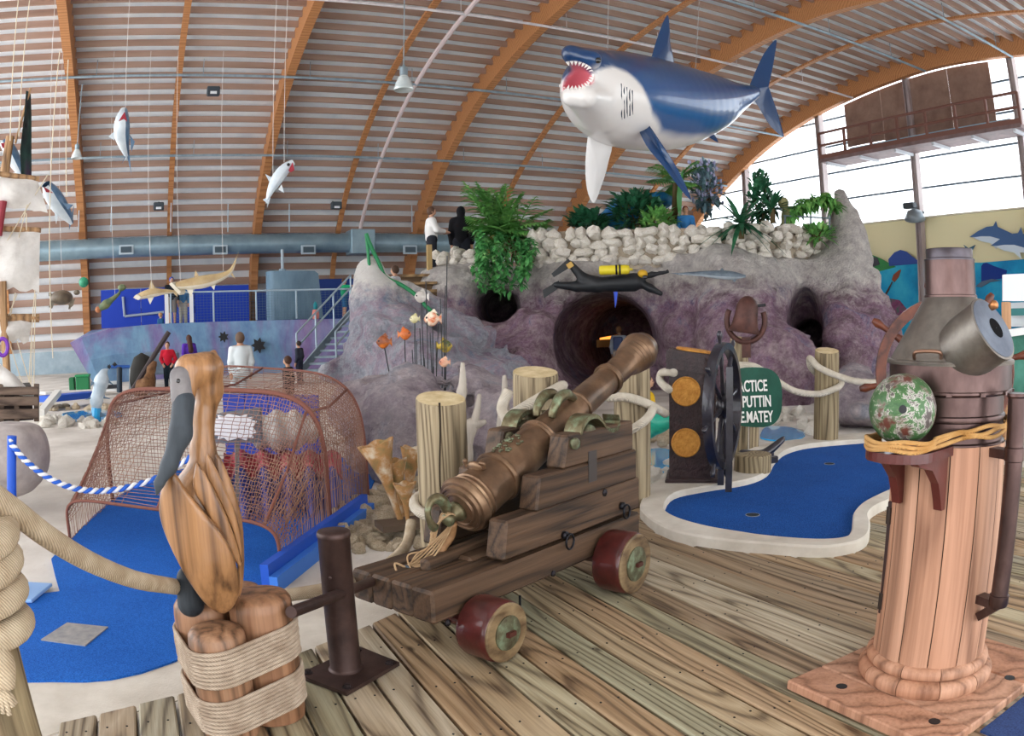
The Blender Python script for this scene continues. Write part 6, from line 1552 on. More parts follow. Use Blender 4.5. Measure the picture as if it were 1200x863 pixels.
BLUE = speck('shark_blue', [(.3, '#3f5f80'), (.7, '#6a8aa6')], 4, .3, bump=0, coat=.4); PALE = speck('shark_pale', [(.3, '#c4d2dc'), (.7, '#e6eef2')], 4, .35, bump=0, coat=.3)
GREYS = speck('shark_grey', [(.3, '#4a5560'), (.7, '#6f7c86')], 6, .4, bump=0); TAN = speck('hammer_tan', [(.3, '#b09468'), (.7, '#d2ba8c')], 4, .4, bump=0, coat=.3); CREAM = speck('hammer_cream', [(.3, '#ddd2b8'), (.7, '#efe8d6')], 4, .4, bump=0, coat=.3)
M0 = DD-.6
shark_px('small_shark', 'slim dark grey model shark fixed beside the diver', [(795, 321), (820, 321), (840, 322), (858, 323), (874, 324)], [.9, 3, 5, 5, 1.4], [M0]*5, [([(842, 319), (846, 314), (850, 319)], M0, .05, 0), ([(856, 326), (861, 331), (864, 326)], M0, .05, 0), ([(795, 320), (785, 320), (800, 323), (790, 324)][:3], M0, .05, 0)], GREYS, speck('shark_under', [(.3, '#9aa6ae'), (.7, '#b8c2c8')], 6, .4, bump=0))
DH = 17.5
shark_px('hammerhead_shark', 'large tan hammerhead model with its tail raised high', [(206, 335), (222, 333), (240, 330), (258, 325), (270, 318), (276, 306)], [4, 6.5, 7.5, 5, 2.8, 1], [DH]*6, [([(227, 327), (229, 316), (234, 326)], DH, .06, 0), ([(268, 320), (280, 295), (272, 318)], DH, .06, 0), ([(268, 320), (276, 327), (271, 317)], DH, .06, 0), ([(218, 338), (224, 349), (228, 336)], DH, .06, 1), ([(246, 334), (251, 340), (253, 331)], DH, .06, 1)], TAN, CREAM, wires=[(212, 333, 209, 60, DH), (262, 322, 262, 60, DH)])
hm = COL.objects.get('hammerhead_shark')
MB().prism([at(x, y, D=DH-.1) for x, y in ((198, 333), (201, 331), (212, 342), (210, 346))], Vector((.12, .16, .02))).build('hammer_head', CREAM, hm)
shark_px('hammerhead_shark', 'smaller tan hammerhead model swimming left below the duct', [(158, 349), (168, 346), (180, 343), (193, 342), (204, 342)], [2, 4.5, 5.2, 3.2, 1.5], [DH+.6]*5, [([(174, 340), (177, 329), (182, 338)], DH+.6, .05, 0), ([(172, 348), (176, 357), (181, 347)], DH+.6, .05, 1), ([(202, 343), (208, 333), (208, 348)], DH+.6, .05, 0)], TAN, CREAM, wires=[(178, 340, 177, 60, DH+.6)])
h2 = [o for o in COL.objects if o.name.startswith('hammerhead_shark.')][-1]
MB().prism([at(x, y, D=DH+.5) for x, y in ((156, 349), (160, 345), (166, 349), (162, 352))], Vector((.08, .12, .02))).build('hammer_head', CREAM, h2)
DS = 14
shark_px('hanging_shark', 'small blue and white model shark hanging nose up left of centre', [(145, 130), (143, 143), (143, 158), (146, 173), (150, 186)], [5, 9.5, 9.5, 6, 2], [DS, DS-.2, DS-.1, DS+.1, DS+.3], [([(152, 158), (158, 166), (154, 178)], DS-.1, .04, 0), ([(134, 154), (127, 160), (134, 164)], DS-.3, .04, 1), ([(149, 180), (143, 192), (147, 180)], DS+.2, .04, 0), ([(149, 182), (154, 205), (152, 182)], DS+.2, .04, 0)], BLUE, PALE, mouth=[[(139, 142), (146, 131), (149, 142), (145, 139)], DS-.66], wires=[(147, 128, 155, -40, DS)], up=(.55, .75, .2))
shark_px('hanging_shark', 'small white model shark with open mouth hanging by the third arch', [(344, 190), (335, 197), (326, 208), (318, 222), (313, 234)], [3.5, 6.5, 7.5, 5, 1.5], [DS]*5, [([(318, 208), (311, 204), (316, 214)], DS, .04, 1), ([(330, 216), (333, 226), (326, 222)], DS, .04, 0), ([(314, 230), (313, 244), (317, 232)], DS, .04, 0), ([(316, 230), (308, 234), (313, 238)], DS, .04, 1)], PALE, PALE, eye=(338, 193, DS-.1, .03), mouth=[[(338, 200), (343, 190), (345, 199), (341, 202)], DS-.12], wires=[(320, 208, 325, -20, DS), (333, 190, 338, -20, DS)])
DS = 12.5
shark_px('hanging_shark', 'blue-grey model shark hanging nose up beside the white sail', [(54, 216), (60, 226), (69, 240), (78, 252), (84, 262)], [5.5, 10, 10.5, 7, 2.5], [DS-.2, DS-.1, DS, DS+.1, DS+.2], [([(74, 238), (86, 240), (80, 246)], DS-.2, .04, 0), ([(64, 250), (66, 263), (68, 252)], DS, .04, 1), ([(81, 258), (81, 270), (84, 260)], DS+.2, .04, 0), ([(82, 256), (87, 240), (85, 262)], DS+.2, .04, 0)], BLUE, PALE, mouth=[[(51, 219), (55, 221), (62, 226), (54, 225)], DS-.5], wires=[(60, 216, 68, -40, DS)], up=(.3, .3, .9))
shark_px('hanging_shark', 'dark blue model shark hanging at the far left edge above the sail', [(3, 166), (10, 174), (16, 186), (22, 198), (28, 212)], [4.5, 8, 8.5, 6, 2], [DS]*5, [([(20, 186), (28, 196), (22, 196)], DS-.1, .04, 0), ([(25, 206), (32, 222), (29, 208)], DS, .04, 0)], BLUE, PALE, mouth=[[(1, 168), (6, 167), (8, 174), (3, 173)], DS-.35], wires=[(12, 168, 26, -40, DS)], up=(.3, .3, .9))
# turtle and mermaid
DT = 19
tu = thing('turtle_model', 'brown sea turtle model hanging left of the blue panel', 'turtle', at(74, 356, D=DT)); kk = pxm(1, DT); u, a_, _ = frame(74, 350, DT)
FM = np.array((u, a_, CZ)).T; FMm = Matrix((u, a_, CZ)).transposed()
MB().ball(at(72, 349, D=DT), (14*kk, .35, 8.5*kk), 16, 10, FMm).build('shell', speck('turtle_shell', [(.3, '#4a4038'), (.7, '#7a6c58')], 6, .5), tu, True)
MB().ball(at(90, 343, D=DT), (4*kk, .1, 3*kk), 10, 7, FMm).build('head', speck('turtle_skin', [(.3, '#5a5244'), (.7, '#8a8070')], 8, .6), tu, True)
for pts in (((82, 352), (88, 350), (86, 358), (80, 363)), ((60, 353), (64, 355), (61, 362), (57, 360)), ((60, 343), (62, 348), (57, 347), (57, 343)), ((80, 356), (84, 355), (82, 364))): MB().prism([at(x, y, D=DT-.1) for x, y in pts], a_*.06).build('flipper', MATS['turtle_skin'], tu)
MB().tube([at(74, 342, D=DT), at(74, 60, D=DT)], .0045, 4).build('wire', plain('#d8d4d0', .6), tu)
mm = thing('mermaid_figure', 'small green tailed mermaid figure hanging before the blue panel', 'figure', at(130, 360, D=22))
def merm(P): 
    f = CN(P, (117, 362, 22), (124, 357, 22), 3.4, 4.6); f = smin(f, CN(P, (124, 357, 22), (140, 344, 22), 4.6, 2), .1); return smin(f, EL(P, 143, 337, 22, 5.5, 4, .12), .08)
c0 = np.array(at(130, 350, D=22)); solid('body', merm, c0-.8, c0+.8, .05, speck('mermaid_green', [(.3, '#2f5f54'), (.7, '#8a8a5a')], 4, .5, bump=0), mm); MB().ball(at(115, 363, D=22), .09, 8, 6).build('head', plain('#b0704a', .6), mm, True)
MB().tube([at(135, 348, D=22), at(134, 60, D=22)], .0045, 4).build('wire', plain('#d8d4d0', .6), mm)
MB_g = MB().ball(at(98, 331, D=24), .16, 10, 8); tag(MB_g.build('green_float', speck('green_glass', [(.3, '#1f7a5a'), (.7, '#3fa07a')], 6, .2, bump=0), None, True), 'green glass float hanging on the first arch', 'float')

# ============================================================ THE GREAT WHITE OVER THE HALL
SPN = [(695, 99, 8.6, 32), (704, 107, 8.85, 45), (722, 115, 9.2, 54), (755, 121, 9.75, 54), (790, 124, 10.3, 48), (830, 121, 10.95, 34), (860, 115, 11.5, 18), (886, 108, 11.95, 6)]
SC_ = [np.array(at(x, y, D=d)) for x, y, d, r in SPN]; SR_ = [pxm(r, math.hypot(d, 3)) for x, y, d, r in SPN]
_c = spline([Vector(c) for c in SC_], 4); _r = [v.x for v in spline([Vector((r, 0, 0)) for r in SR_], 4)]; SCK, SRK = SC_, SR_; SC_ = [np.array(c) for c in _c]; SR_ = _r
gw = thing('great_white_shark', 'huge glossy blue and white great white shark model hanging mouth open', 'shark', SCK[4]-np.array([0, 0, .7]))
nose = np.array(at(659, 66, D=8.15))
def mouth_sd(P): return EL(P, 672, 88, 8.1, 23.5, 14.5, .62)
def gws(P):
    f = np.full(len(P), 9.0)
    for i in range(len(SC_)-1): f = smin(f, sd_cone(P, SC_[i], SC_[i+1], SR_[i], SR_[i+1]), .06)
    f = smin(f, CN(P, (695, 80, 8.55), (668, 62.5, 8.12), 25, 11), .08)
    f = smin(f, CN(P, (703, 119, 8.75), (671, 113, 8.2), 36, 12.5), .06); f = smin(f, CN(P, (703, 119, 8.75), (688, 114, 8.15), 36, 14), .06); f = smin(f, CN(P, (671, 113, 8.2), (688, 114, 8.15), 12, 12), .05); f = smin(f, CN(P, (672, 66, 8.15), (694, 70, 8.2), 11, 12), .05)
    return smax(f, -mouth_sd(P), .05)
AL = np.array(SC_); lo = AL.min(0)-.75; hi = AL.max(0)+.75
V, F = nets(gws, lo, hi, .036)
axn = (SC_[-1]-SC_[0]); L_ = np.linalg.norm(axn); axn = axn/L_
upn = np.array([0, 0, 1.0]); upn = upn-axn*(upn@axn); upn /= np.linalg.norm(upn)
# side towards the deck, rolled so that its belly shows a little
tt = ((V-SC_[0])@axn)/L_; cen = np.stack([np.interp(tt, [((c-SC_[0])@axn)/L_ for c in SC_], [c[i] for c in SC_]) for i in range(3)], 1); rad = np.interp(tt, [((c-SC_[0])@axn)/L_ for c in SC_], SR_)
side = ((V-cen)@upn)/np.maximum(np.linalg.norm((V-cen)-((V-cen)@axn)[:, None]*axn, axis=1), .03)+.12*fbm(V, 1.4, 3, 4)
thr = np.interp(tt, [-.18, -.06, .0, .05, .09, .14, .22, .6, 1], [.3, .35, .4, .25, -.05, -.5, -.76, -.8, -.6]); wgt = np.clip((side-thr)/.14+.5, 0, 1)
blue = np.array([lin('#0d477e')[:3], lin('#0a2b50')[:3]]); top_ = np.clip(side, 0, 1)[:, None]; bl = blue[0]*(1-top_)+blue[1]*top_
wh = np.array(lin('#dcd8d4')[:3]); cl_ = wh*(1-wgt[:, None])+bl*wgt[:, None]
md = mouth_sd(V); inm = np.clip((.03-md)/.025, 0, 1)[:, None]; pk = np.array(lin('#d0707c')[:3]); cl_ = cl_*(1-inm)+pk*inm
o = link_mesh('body', V, F, None, gw, True)
ca = o.data.color_attributes.new('paint', 'FLOAT_COLOR', 'POINT'); ca.data.foreach_set('color', np.concatenate([cl_, np.ones((len(V), 1))], 1).astype(np.float32).ravel())
t = NT('shark_gloss'); at_ = t.new('ShaderNodeVertexColor', layer_name='paint'); M_SHK = t.fin(at_.outputs[0], .28, 0, .45); o.data.materials.append(M_SHK)
M_SB = plain('#0c3560', .28, 0, .4); M_SW = plain('#d4d2d0', .25, 0, .6)
def fin3(name, pts, th, mat, mat2=None):
    P = [at(x, y, D=d) for x, y, d in pts]; c = sum(P, Vector())/len(P); n = Vector((0, 0, 0))
    for i in range(len(P)): n += (P[i]-c).cross(P[(i+1) % len(P)]-c)
    n.normalize(); ring = spline(P+[P[0]], 4)[:-1]; m = MB()
    A = [p for p in ring]; B_ = [c.lerp(p, .55)+n*th for p in ring]; C2 = [c.lerp(p, .55)-n*th for p in ring]
    k = len(ring); m.grid([A, B_, [c+n*th*1.1]*k], True); o = m.build(name, mat, gw, True)
    m = MB(); m.grid([A, C2, [c-n*th*1.1]*k], True); m.F = [f[::-1] for f in m.F]; m.build(name, mat2 or mat, gw, True)
fin3('dorsal_fin', [(762, 72, 9.75), (770, 45, 9.9), (780, 20, 10.0), (784, 22, 10.05), (785, 50, 10.1), (790, 78, 10.2), (776, 84, 9.95)], .05, M_SB)
fin3('tail_fin', [(876, 106, 11.8), (886, 82, 12.0), (897, 60, 12.1), (910, 47, 12.2), (905, 75, 12.15), (899, 100, 12.1), (904, 128, 12.1), (919, 160, 12.2), (903, 148, 12.1), (888, 124, 12.0)], .04, M_SB)
fin3('pectoral_fin', [(742, 138, 9.25), (757, 143, 9.1), (775, 168, 8.7), (795, 200, 8.6), (810, 233, 8.5), (800, 225, 8.5), (778, 196, 8.6), (757, 170, 8.8)], .045, M_SB)
fin3('pectoral_fin', [(690, 150, 9.3), (716, 166, 9.4), (713, 190, 9.5), (706, 215, 9.6), (696, 238, 9.7), (688, 222, 9.65), (686, 190, 9.5)], .05, M_SW)
fin3('pelvic_fin', [(822, 152, 10.7), (833, 153, 10.75), (842, 167, 10.7), (830, 160, 10.65)], .025, M_SB)
fin3('second_dorsal_fin', [(846, 101, 11.3), (853, 96, 11.35), (857, 103, 11.4)], .02, M_SB)
fin3('anal_fin', [(803, 164, 10.5), (810, 161, 10.5), (808, 168, 10.45)], .02, M_SB)
def surf(px, py, D0):
    v = at(px, py, D=1)-Vector((0, 0, EYE)); d = np.linspace(D0-1.2, D0+1.2, 120); P = np.array([tuple(Vector((0, 0, EYE))+v*q) for q in d]); g = gws(P); i = np.argmax(g < 0)
    if not (g < 0).any(): return None
    return Vector(P[i])-v.normalized()*.004
e = surf(701, 71, 8.4); MB().ball(e, .035, 10, 8).build('eye', plain('#08080a', .05, 0, 1.0), gw, True)
for k in range(30):                        # teeth round the mouth
    a = 2*PI*k/30; p = surf(672.5+24*math.cos(a), 88.5+17*math.sin(a), 8.2)
    if p is None: continue
    q = at(672.5+18*math.cos(a), 88.5+11.5*math.sin(a), D=math.hypot(p.x, p.y)+.03); d = q-p; MB().lathe([(.022, 0), (.013, d.length*.5), (.001, d.length)], frame_from(d), 5, True, p).build('tooth', plain('#f4f0ea', .3), gw)
for k in range(5):
    pts = [surf(728+k*3.2+.04*(y-100)**1.0*.3, y, 9.0) for y in np.linspace(98+k*2, 140-k*1.5, 7)]; MB().tube(pts, .009, 5).build('gill_slit', plain('#1c2c40', .5), gw)
for x0, y0, x1, y1, D in ((712, 62, 714, -60, 9.0), (815, 82, 822, -60, 10.7)): MB().tube([at(x0, y0, D=D), at(x1, y1, D=D)], .005, 5).build('wire', plain('#8a8684', .5), gw)

# ============================================================ LAMPS
M_LGLASS = NT('lamp_glass'); M_LGLASS.b.inputs['Transmission Weight'].default_value = .25; M_LGLASS = M_LGLASS.fin('#dfeaea', .15, 0, .5)
def bay_lamp(px, py, D, r, label, zup):
    c = at(px, py, D=D); k = pxm(r, D); q = thing('bay_lamp', label, 'lamp', c-CZ*k)
    o = MB().lathe([(k*.3, k*.9), (k*.5, k*.75), (k*.8, k*.1), (k, -k*.7), (k*.96, -k*.75), (k*.76, k*.08), (k*.46, k*.7)], None, 28, False, c).build('glass_bell', M_LGLASS, q, True)
    for i in range(6): z = k*(.6-.22*i); rr = k*(.58+.085*i); m = MB().tube([c+Vector((rr*math.cos(a), rr*math.sin(a), z)) for a in np.linspace(0, 2*PI, 21)[:-1]], k*.03, 4, True); m.build('rib', M_LGLASS, o)
    MB().lathe([(k*.42, k*.85), (k*.42, k*1.7), (k*.2, k*1.8), (k*.1, k*2.1)], None, 14, True, c).build('housing', plain('#8a9aa2', .4, .5), q)
    MB().tube([c+CZ*k*2.05, c+CZ*zup], .012, 5).build('rod', plain('#8a9aa2', .4), q)
bay_lamp(473, 98, 15, 12, 'glass bell lamp hanging in the middle of the vault', 2.2); bay_lamp(90, 181, 17, 6.8, 'glass bell lamp hanging on the first arch at left', 1.6)
def flood(px, py, Y, label):
    p = at(px, py, Y=Y); q = thing('flood_lamp', label, 'lamp', p); MB().box(p, (.4, .25, .28), None, .03).build('housing', plain('#3a444c', .5), q); MB().box(p+Vector((0, -.14, -.08)), (.2, .03, .08)).build('glass', plain('#e4e8ea', .3), q); MB().tube([p, p+Vector((.0, .6, .25))], .03, 6).build('bracket', plain('#3a444c', .5), q)
flood(186, 242, 28.6, 'dark flood lamp beside the second rib'); flood(394, 241, 28.4, 'white faced flood lamp left of the sprinkler pipe'); flood(250, 107, 23.0, 'small flood lamp high between the ribs')
fl = thing('flood_lamp', 'round grey double flood lamp on the window column', 'lamp', at(1072, 258, X=24.4)); p = at(1072, 254, X=24.3)
MB().lathe([(.05, .3), (.28, .2), (.42, -.1), (.38, -.14)], frame_from((-.3, -.2, .9)), 18, True, p).build('dish', plain('#7d868c', .4, .3), fl, True); MB().box(p+Vector((0, .2, .42)), (.3, .5, .22), None, .03).build('housing', plain('#3c444a', .5), fl); MB().tube([p, p+Vector((.5, -.1, .2))], .05, 6).build('arm', plain('#3c444a', .5), fl)
# warm ledge light inside the cave
lg = thing('ledge_lamp', 'warm strip lamp glowing at the back of the big cave', 'lamp', at(716, 397, D=20)); M_GLOW = NT('warm_glow'); M_GLOW.b.inputs['Emission Color'].default_value = lin('#ff9a3c'); M_GLOW.b.inputs['Emission Strength'].default_value = 1.2; M_GLOW = M_GLOW.fin('#ffb060')
a, b = at(703, 398, D=18.6), at(725, 394, D=18.6); MB().bar(a, b, .07, .1).build('tube', M_GLOW, lg); a, b = at(699, 403, D=18.5), at(722, 402, D=18.5); MB().bar(a, b, .18, .1).build('ledge', plain('#b07a3c', .7), lg)

# ============================================================ THE SHIP AT THE LEFT EDGE
DM = 11.5
M_SAIL = speck('old_canvas', [(.25, '#b8b2ac'), (.5, '#dcd8d2'), (.75, '#efece8')], 2.2, .9, bump=.4, bscale=5, bdist=.05, rnd=True)
M_SPAR = wood('spar', '#b8926a', '#93704c', '#5c4430', 'Z', 6, 30, 2, .7, .2)
def cloth(px, label, name='sail', D=DM, mat=M_SAIL, nu=10, nv=10, belly=.15, ragged=0.0):
    (ax, ay), (bx, by), (cx, cy), (dx, dy) = px; rows = []; u, a_, _ = frame(ax, ay, D)
    for i in range(nv+1):
        v = i/nv; r = []
        for j in range(nu+1):
            t = j/nu; x = (ax*(1-t)+bx*t)*(1-v)+(dx*(1-t)+cx*t)*v; y = (ay*(1-t)+by*t)*(1-v)+(dy*(1-t)+cy*t)*v
            if i == nv: y += ragged*random.uniform(-1, 1)
            r.append(at(x, y, D=D)-a_*(belly*math.sin(PI*v)*math.sin(PI*t)+.03*math.sin(9*t+3*v)))
        rows.append(r)
    m = MB().grid(rows); m.grid([[p+a_*.012 for p in r] for r in rows][::-1]); return tag(m.build(name, mat, None, True), label, 'sail')
cloth([(-25, 202), (44, 211), (56, 247), (-25, 240)], 'tattered white topsail at the left edge', ragged=4)
cloth([(-30, 268), (47, 271), (46, 343), (-30, 334)], 'torn square white sail at the left edge', ragged=4)
cloth([(-30, 374), (38, 373), (34, 398), (-30, 404)], 'small stained lower sail at the left edge', ragged=6)
fl_ = thing('pirate_flag', 'dark green and black furled flag on a gaff', 'flag', at(30, 205, D=DM+.3)); m = MB(); r0 = [at(35, 108, D=DM+.3), at(32, 130, D=DM+.3), at(28, 150, D=DM+.3), at(24, 175, D=DM+.3), at(26, 206, D=DM+.3)]; r1 = [at(36, 110, D=DM+.5), at(37, 135, D=DM+.5), at(37, 165, D=DM+.5), at(37, 185, D=DM+.5), at(37, 207, D=DM+.5)]
m.grid([r0, [a.lerp(b, .35)-Vector((.05, .12, 0)) for a, b in zip(r0, r1)], [a.lerp(b, .65)+Vector((0, .05, 0)) for a, b in zip(r0, r1)], r1]); m.build('cloth', speck('flag_black', [(.35, '#15161c'), (.6, '#1d3a34'), (.75, '#3a2440')], 2.5, .8, bump=0), fl_, True)
MB().tube([at(18, 168, D=DM+.3), at(36, 103, D=DM+.3)], .02, 6).build('gaff', M_SPAR, fl_)
ms_ = thing('ship_mast', 'timber mast with yards and rigging lines at the left edge', 'mast', at(-12, 470, D=DM+.4))
MB().tube([at(-14, 470, D=DM+.4), at(12, 160, D=DM+.4)], [.12, .07], 10).build('mast', M_SPAR, ms_); MB().tube([at(-30, 373, D=DM), at(46, 373, D=DM)], .06, 8).build('yard', M_SPAR, ms_); MB().tube([at(-30, 267, D=DM), at(48, 270, D=DM)], .04, 8).build('yard', M_SPAR, ms_); MB().tube([at(-25, 201, D=DM), at(46, 210, D=DM)], .04, 8).build('yard', M_SPAR, ms_); MB().tube([at(-2, 276, D=DM-.1), at(4, 236, D=DM-.1)], .06, 8).build('red_spar', plain('#8a2430', .5), ms_); MB().tube([at(3, 330, D=DM-.1), at(11, 470, D=DM-.1)], .06, 8).build('spar', M_SPAR, ms_)
for x0, y0, x1, y1 in ((56, 205, 0, 297), (31, 250, 31, 270), (36, 225, 10, 330), (20, 345, 8, 375), (42, 345, 40, 460), (38, 400, 36, 455), (20, 400, 36, 452), (18, 343, 12, 372), (41, 340, 34, 450), (5, 380, 30, 462), (26, -40, 12, 165), (40, -40, 22, 160), (70, 60, 62, 420), (80, 70, 78, 230)): MB().tube([at(x0, y0, D=DM-.05), at(x1, y1, D=DM-.05)], .008, 4).build('rigging_line', plain('#d8ccb4', .8), ms_)
cr = thing('ship_hull', 'weathered brown plank hull section above the grey boulder', 'hull', at(20, 492, D=8.2)); u, a_, _ = frame(20, 470, 8.2); M_HULL = wood('hull_plank', '#7d6a5c', '#5f4f44', '#382c26', 'X', 6, 30, 2, .8, .4)
for y, h_ in ((458, 8), (470, 9), (485, 10)):
    A_, B__ = at(-40, y+1, D=8.2), at(45, y, D=8.2); MB().bar(A_, B__, pxm(h_+1, 8.2), .06, bev=.008).build('plank', M_HULL, cr)
for x in (2, 20, 43): MB().bar(at(x, 450, D=8.28), at(x, 494, D=8.28), .05, .06).build('rib', M_HULL, cr)
MB().box(at(2, 472, D=8.75), (.7, .7, .35), Matrix.Rotation(.2, 3, 'Z')).build('hold', plain('#2a2220', .9), cr)
tag(MB().tube([at(3+6*math.cos(a), 407+10*math.sin(a), D=8.4) for a in np.linspace(0, 2*PI, 21)[:-1]], .022, 8, True).build('purple_ring', plain('#7a3ab0', .4), None, True), 'purple ring hanging at the far left edge', 'ring')
tag(cloth([(-20, 412), (18, 440), (44, 468), (-20, 455)], 'crumpled pale canvas lying over the hull', 'canvas', 8.3, M_SAIL, 8, 6, .1), None, 'canvas')
# dolphin on the pond, bin, stand, leaning pole, sleds
DQ = 13.4
def dolph(P):
    f = CN(P, (113, 484, DQ), (113, 470, DQ), 4, 7); f = smin(f, CN(P, (113, 470, DQ), (119, 447, DQ), 7, 9), .08); f = smin(f, CN(P, (119, 447, DQ), (121, 438, DQ), 8, 5), .06); return smin(f, CN(P, (121, 436, DQ), (126, 433, DQ), 3, 2), .03)
c0 = np.array(at(116, 460, D=DQ)); dq = thing('dolphin_statue', 'grey leaping dolphin statue on a blue pond', 'statue', c0-[0, 0, .45]); solid('body', dolph, c0-.65, c0+.65, .03, speck('dolphin_grey', [(.3, '#8fa4b4'), (.7, '#d8e2e8')], 2.5, .3, bump=0, coat=.4), dq)
for pts in (((112, 449), (106, 453), (107, 447)), ((125, 448), (134, 452), (126, 444)), ((113, 463), (99, 469), (112, 467)), ((118, 463), (130, 468), (118, 467)), ((113, 482), (98, 488), (112, 490), (126, 488), (116, 482))): MB().prism([at(x, y, D=DQ-.05) for x, y in pts], frame(113, 460, 1)[1]*.05).build('fin', plain('#5a7488', .35), dq)
MB().tube([at(112, 492, D=DQ), at(113, 478, D=DQ)], .09, 10).build('water_column', M_WATER, dq)
bn = thing('green_bin', 'small green rubbish bin by the painted wall', 'bin', at(98, 459, D=19.5)); c = at(98, 459, D=19.5); MB().box((c.x, c.y, .2), (.34, .4, .42), None, .02).build('body', plain('#1f7a48', .5), bn); MB().box((c.x, c.y, .43), (.38, .44, .05), None, .01).build('lid', plain('#2a9058', .5), bn); MB().box((c.x-.28, c.y, .2), (.14, .36, .4), None, .02).build('side_pocket', plain('#1a6a3e', .5), bn)
sd_ = thing('ball_stand', 'dark post with a blue crossbar beside the painted wall', 'stand', at(140, 459, D=19)); MB().tube([at(140, 460, D=19), at(140, 430, D=19)], .07, 8).build('post', plain('#22303e', .5), sd_); MB().tube([at(130, 430, D=19), at(152, 430, D=19)], .04, 8).build('crossbar', plain('#2a5aa8', .5), sd_); MB().tube([at(133, 429, D=19), at(136, 426, D=19)], .05, 6).build('grip', BLACK, sd_)
bx_ = thing('sign_stack', 'stack of white and black boards near the dark post', 'boards', at(128, 456, D=19.3))
for k in range(3): MB().box(at(128, 457-4*k, D=19.3), (.42, .35, .06), Matrix.Rotation(.1*k, 3, 'Z')).build('board', plain(['#e2e2e0', '#3a3a40', '#d8dcde'][k], .6), bx_)
sl = thing('blue_border', 'low blue border board of a far putting lane', 'board', at(90, 466, D=16.5)); MB().bar(at(50, 468, D=15.8), at(113, 462, D=17.0), .12, .5).build('board', M_BLUEP, sl); MB().bar(at(50, 461, D=17.4), at(110, 458, D=18), .05, .3).build('rim', WHITE, sl)
wp = thing('white_border', 'slanting white border board beside the ship hull', 'board', at(58, 474, D=13)); MB().bar(at(48, 484, D=12.6), at(68, 460, D=14), .1, .12).build('board', plain('#e0ded8', .7), wp)
po_ = thing('leaning_mast', 'dark pole leaning with brown netting bundled on it', 'pole', at(168, 458, D=18.5)); MB().tube([at(154, 460, D=18.5), at(198, 389, D=18.5)], .06, 8).build('pole', plain('#3a2f30', .7), po_)
def bundle(P): return smin(CN(P, (180, 426, 18.4), (172, 452, 18.4), 4, 9), CN(P, (172, 452, 18.4), (164, 462, 18.4), 8, 8), .1)-.12*fbm(P, 5, 3, 3)
c0 = np.array(at(173, 444, D=18.4)); solid('net_bundle', bundle, c0-.8, c0+.8, .045, speck('brown_netting', [(.3, '#5a3d28'), (.7, '#8a6444')], 9, .9), po_)
bb = thing('dark_barrel', 'dark draped barrel behind the leaning mast', 'barrel', at(167, 455, D=19.4)); c = at(167, 440, D=19.4)
MB().lathe([(.02, .95), (.2, .85), (.3, .6), (.34, .3), (.3, 0)], None, 14, True, (c.x, c.y, -.05)).build('drape', plain('#2c2a26', .8), bb, True)
gb = MB().box((0, 0, 0), (1.0, .5, .6), None, .05).build('grey_box', speck('grey_box', [(.3, '#5f6f80'), (.7, '#8090a0')], 3, .7)); gb.location = at(190, 440, D=21.6); gb.location.z = .25; tag(gb, 'grey-blue box behind the child in red', 'box')
wpan = thing('white_partition', 'thin white panel standing left of the dark barrel', 'panel', at(158, 458, D=19.6)); MB().bar(at(158, 459, D=19.6), at(158, 431, D=19.6), .3, .04, frame(158, 440, 1)[0]).build('panel', plain('#d4dee6', .6), wpan)
fg = thing('bottle_figure', 'small pink and teal figurine on the platform edge', 'figurine', at(370, 374, D=24.9)); MB().lathe([(.1, 0), (.12, .15), (.09, .3)], None, 10, True, at(370, 374, D=24.9)).build('base', plain('#e08a80', .6), fg, True); MB().lathe([(.06, .3), (.07, .45), (.02, .55)], None, 10, True, at(370, 374, D=24.9)).build('top', plain('#1f8a94', .6), fg, True)
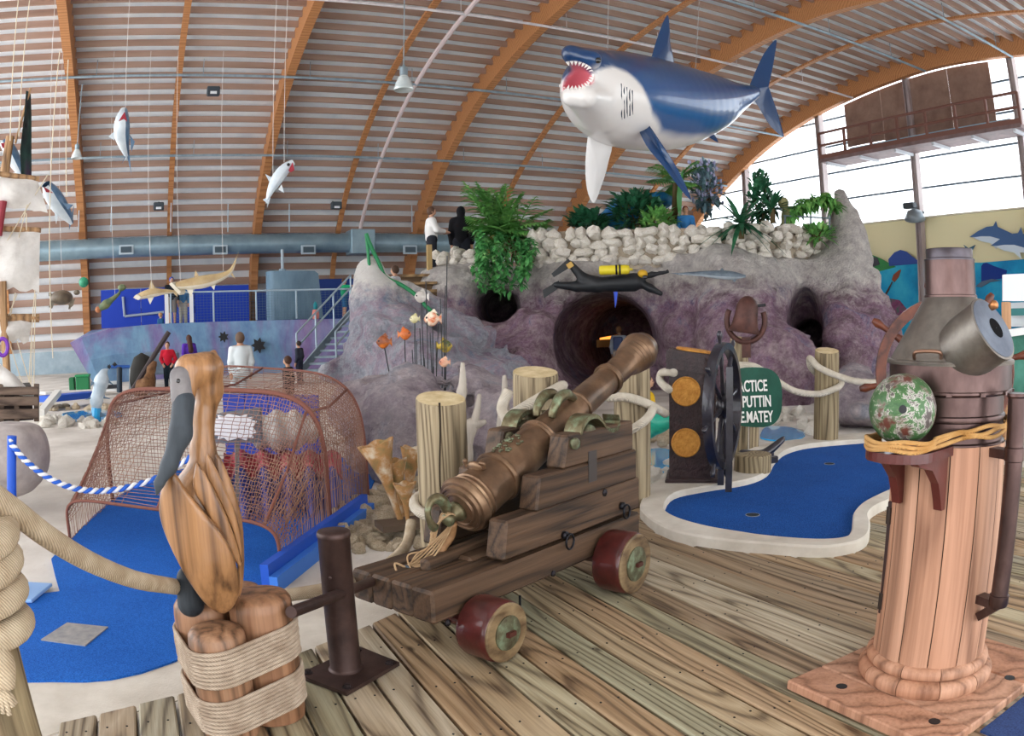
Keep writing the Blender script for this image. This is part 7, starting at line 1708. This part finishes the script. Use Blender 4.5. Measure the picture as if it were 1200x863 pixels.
# white stall with timber post at the right edge
stl = thing('white_stall', 'white framed kiosk with timber post at the right edge', 'kiosk', at(1190, 440, D=9)); DK = 9.0
A_, B__ = at(1175, 322, D=DK), at(1260, 318, D=DK); C_ = at(1175, 353, D=DK); MB().prism([A_, B__, Vector((B__.x, B__.y, C_.z)), C_], Vector((.06, .04, 0))).build('fascia', plain('#dfe3e6', .6), stl)
a = at(1179, 354, D=DK-.05); MB().box((a.x, a.y, a.z/2), (.09, .09, a.z), None, .008).build('post', wood('kiosk_post', '#c89a72', '#a87a54', '#7a5636', 'Z', 5, 30, 2, .6, .1), stl)
A_, B__ = at(1184, 355, D=DK+.3), at(1260, 352, D=DK+.3); C_ = at(1184, 383, D=DK+.3); MB().prism([A_, B__, Vector((B__.x, B__.y, C_.z)), C_], Vector((.05, .03, 0))).build('back_panel', plain('#d9dde0', .6), stl)
MB().bar(at(1183, 366, D=DK+.2), at(1260, 364, D=DK+.2), .08, .05).build('rail', plain('#3a7a7a', .6), stl)
A_, B__ = at(1180, 392, D=DK), at(1260, 380, D=DK); m = MB(); m.prism([A_, B__, Vector((B__.x, B__.y, 0)), Vector((A_.x, A_.y, 0))], Vector((.08, .05, 0))); m.build('counter', speck('kiosk_green', [(.3, '#1f5a4a'), (.7, '#4a8a7a')], 4, .6), stl)
MB().bar(A_+CZ*.01, B__+CZ*.01, .08, .2).build('counter_top', plain('#e0e2e0', .5), stl)

# ============================================================ groups of like things
for nm, g in (('timber_post', 'timber posts carrying the white rope'), ('rope', 'white ropes between the posts'), ('hanging_shark', 'small model sharks hanging from the vault'), ('hammerhead_shark', 'tan hammerhead models'), ('bay_lamp', 'glass bell lamps in the vault'), ('flood_lamp', 'flood lamps'), ('pond', 'small blue ponds'), ('rock_bed', 'beds of coral rocks'), ('sail', 'tattered ship sails'), ('pipe', 'pipes along the vault'), ('reef_rock', 'grey reef rocks'), ('person', 'visitors in the hall'), ('rope_post', 'blue cord posts'), ('shrub', 'shrubs on the mountain top'), ('coral_branch', 'pale coral branches'), ('ship_helm', 'ship wheels'), ('blue_hoarding', 'blue panels behind the platform')):
    for o in COL.objects:
        if o.parent is None and o.name.split('.')[0] == nm and 'label' in o: o['group'] = g
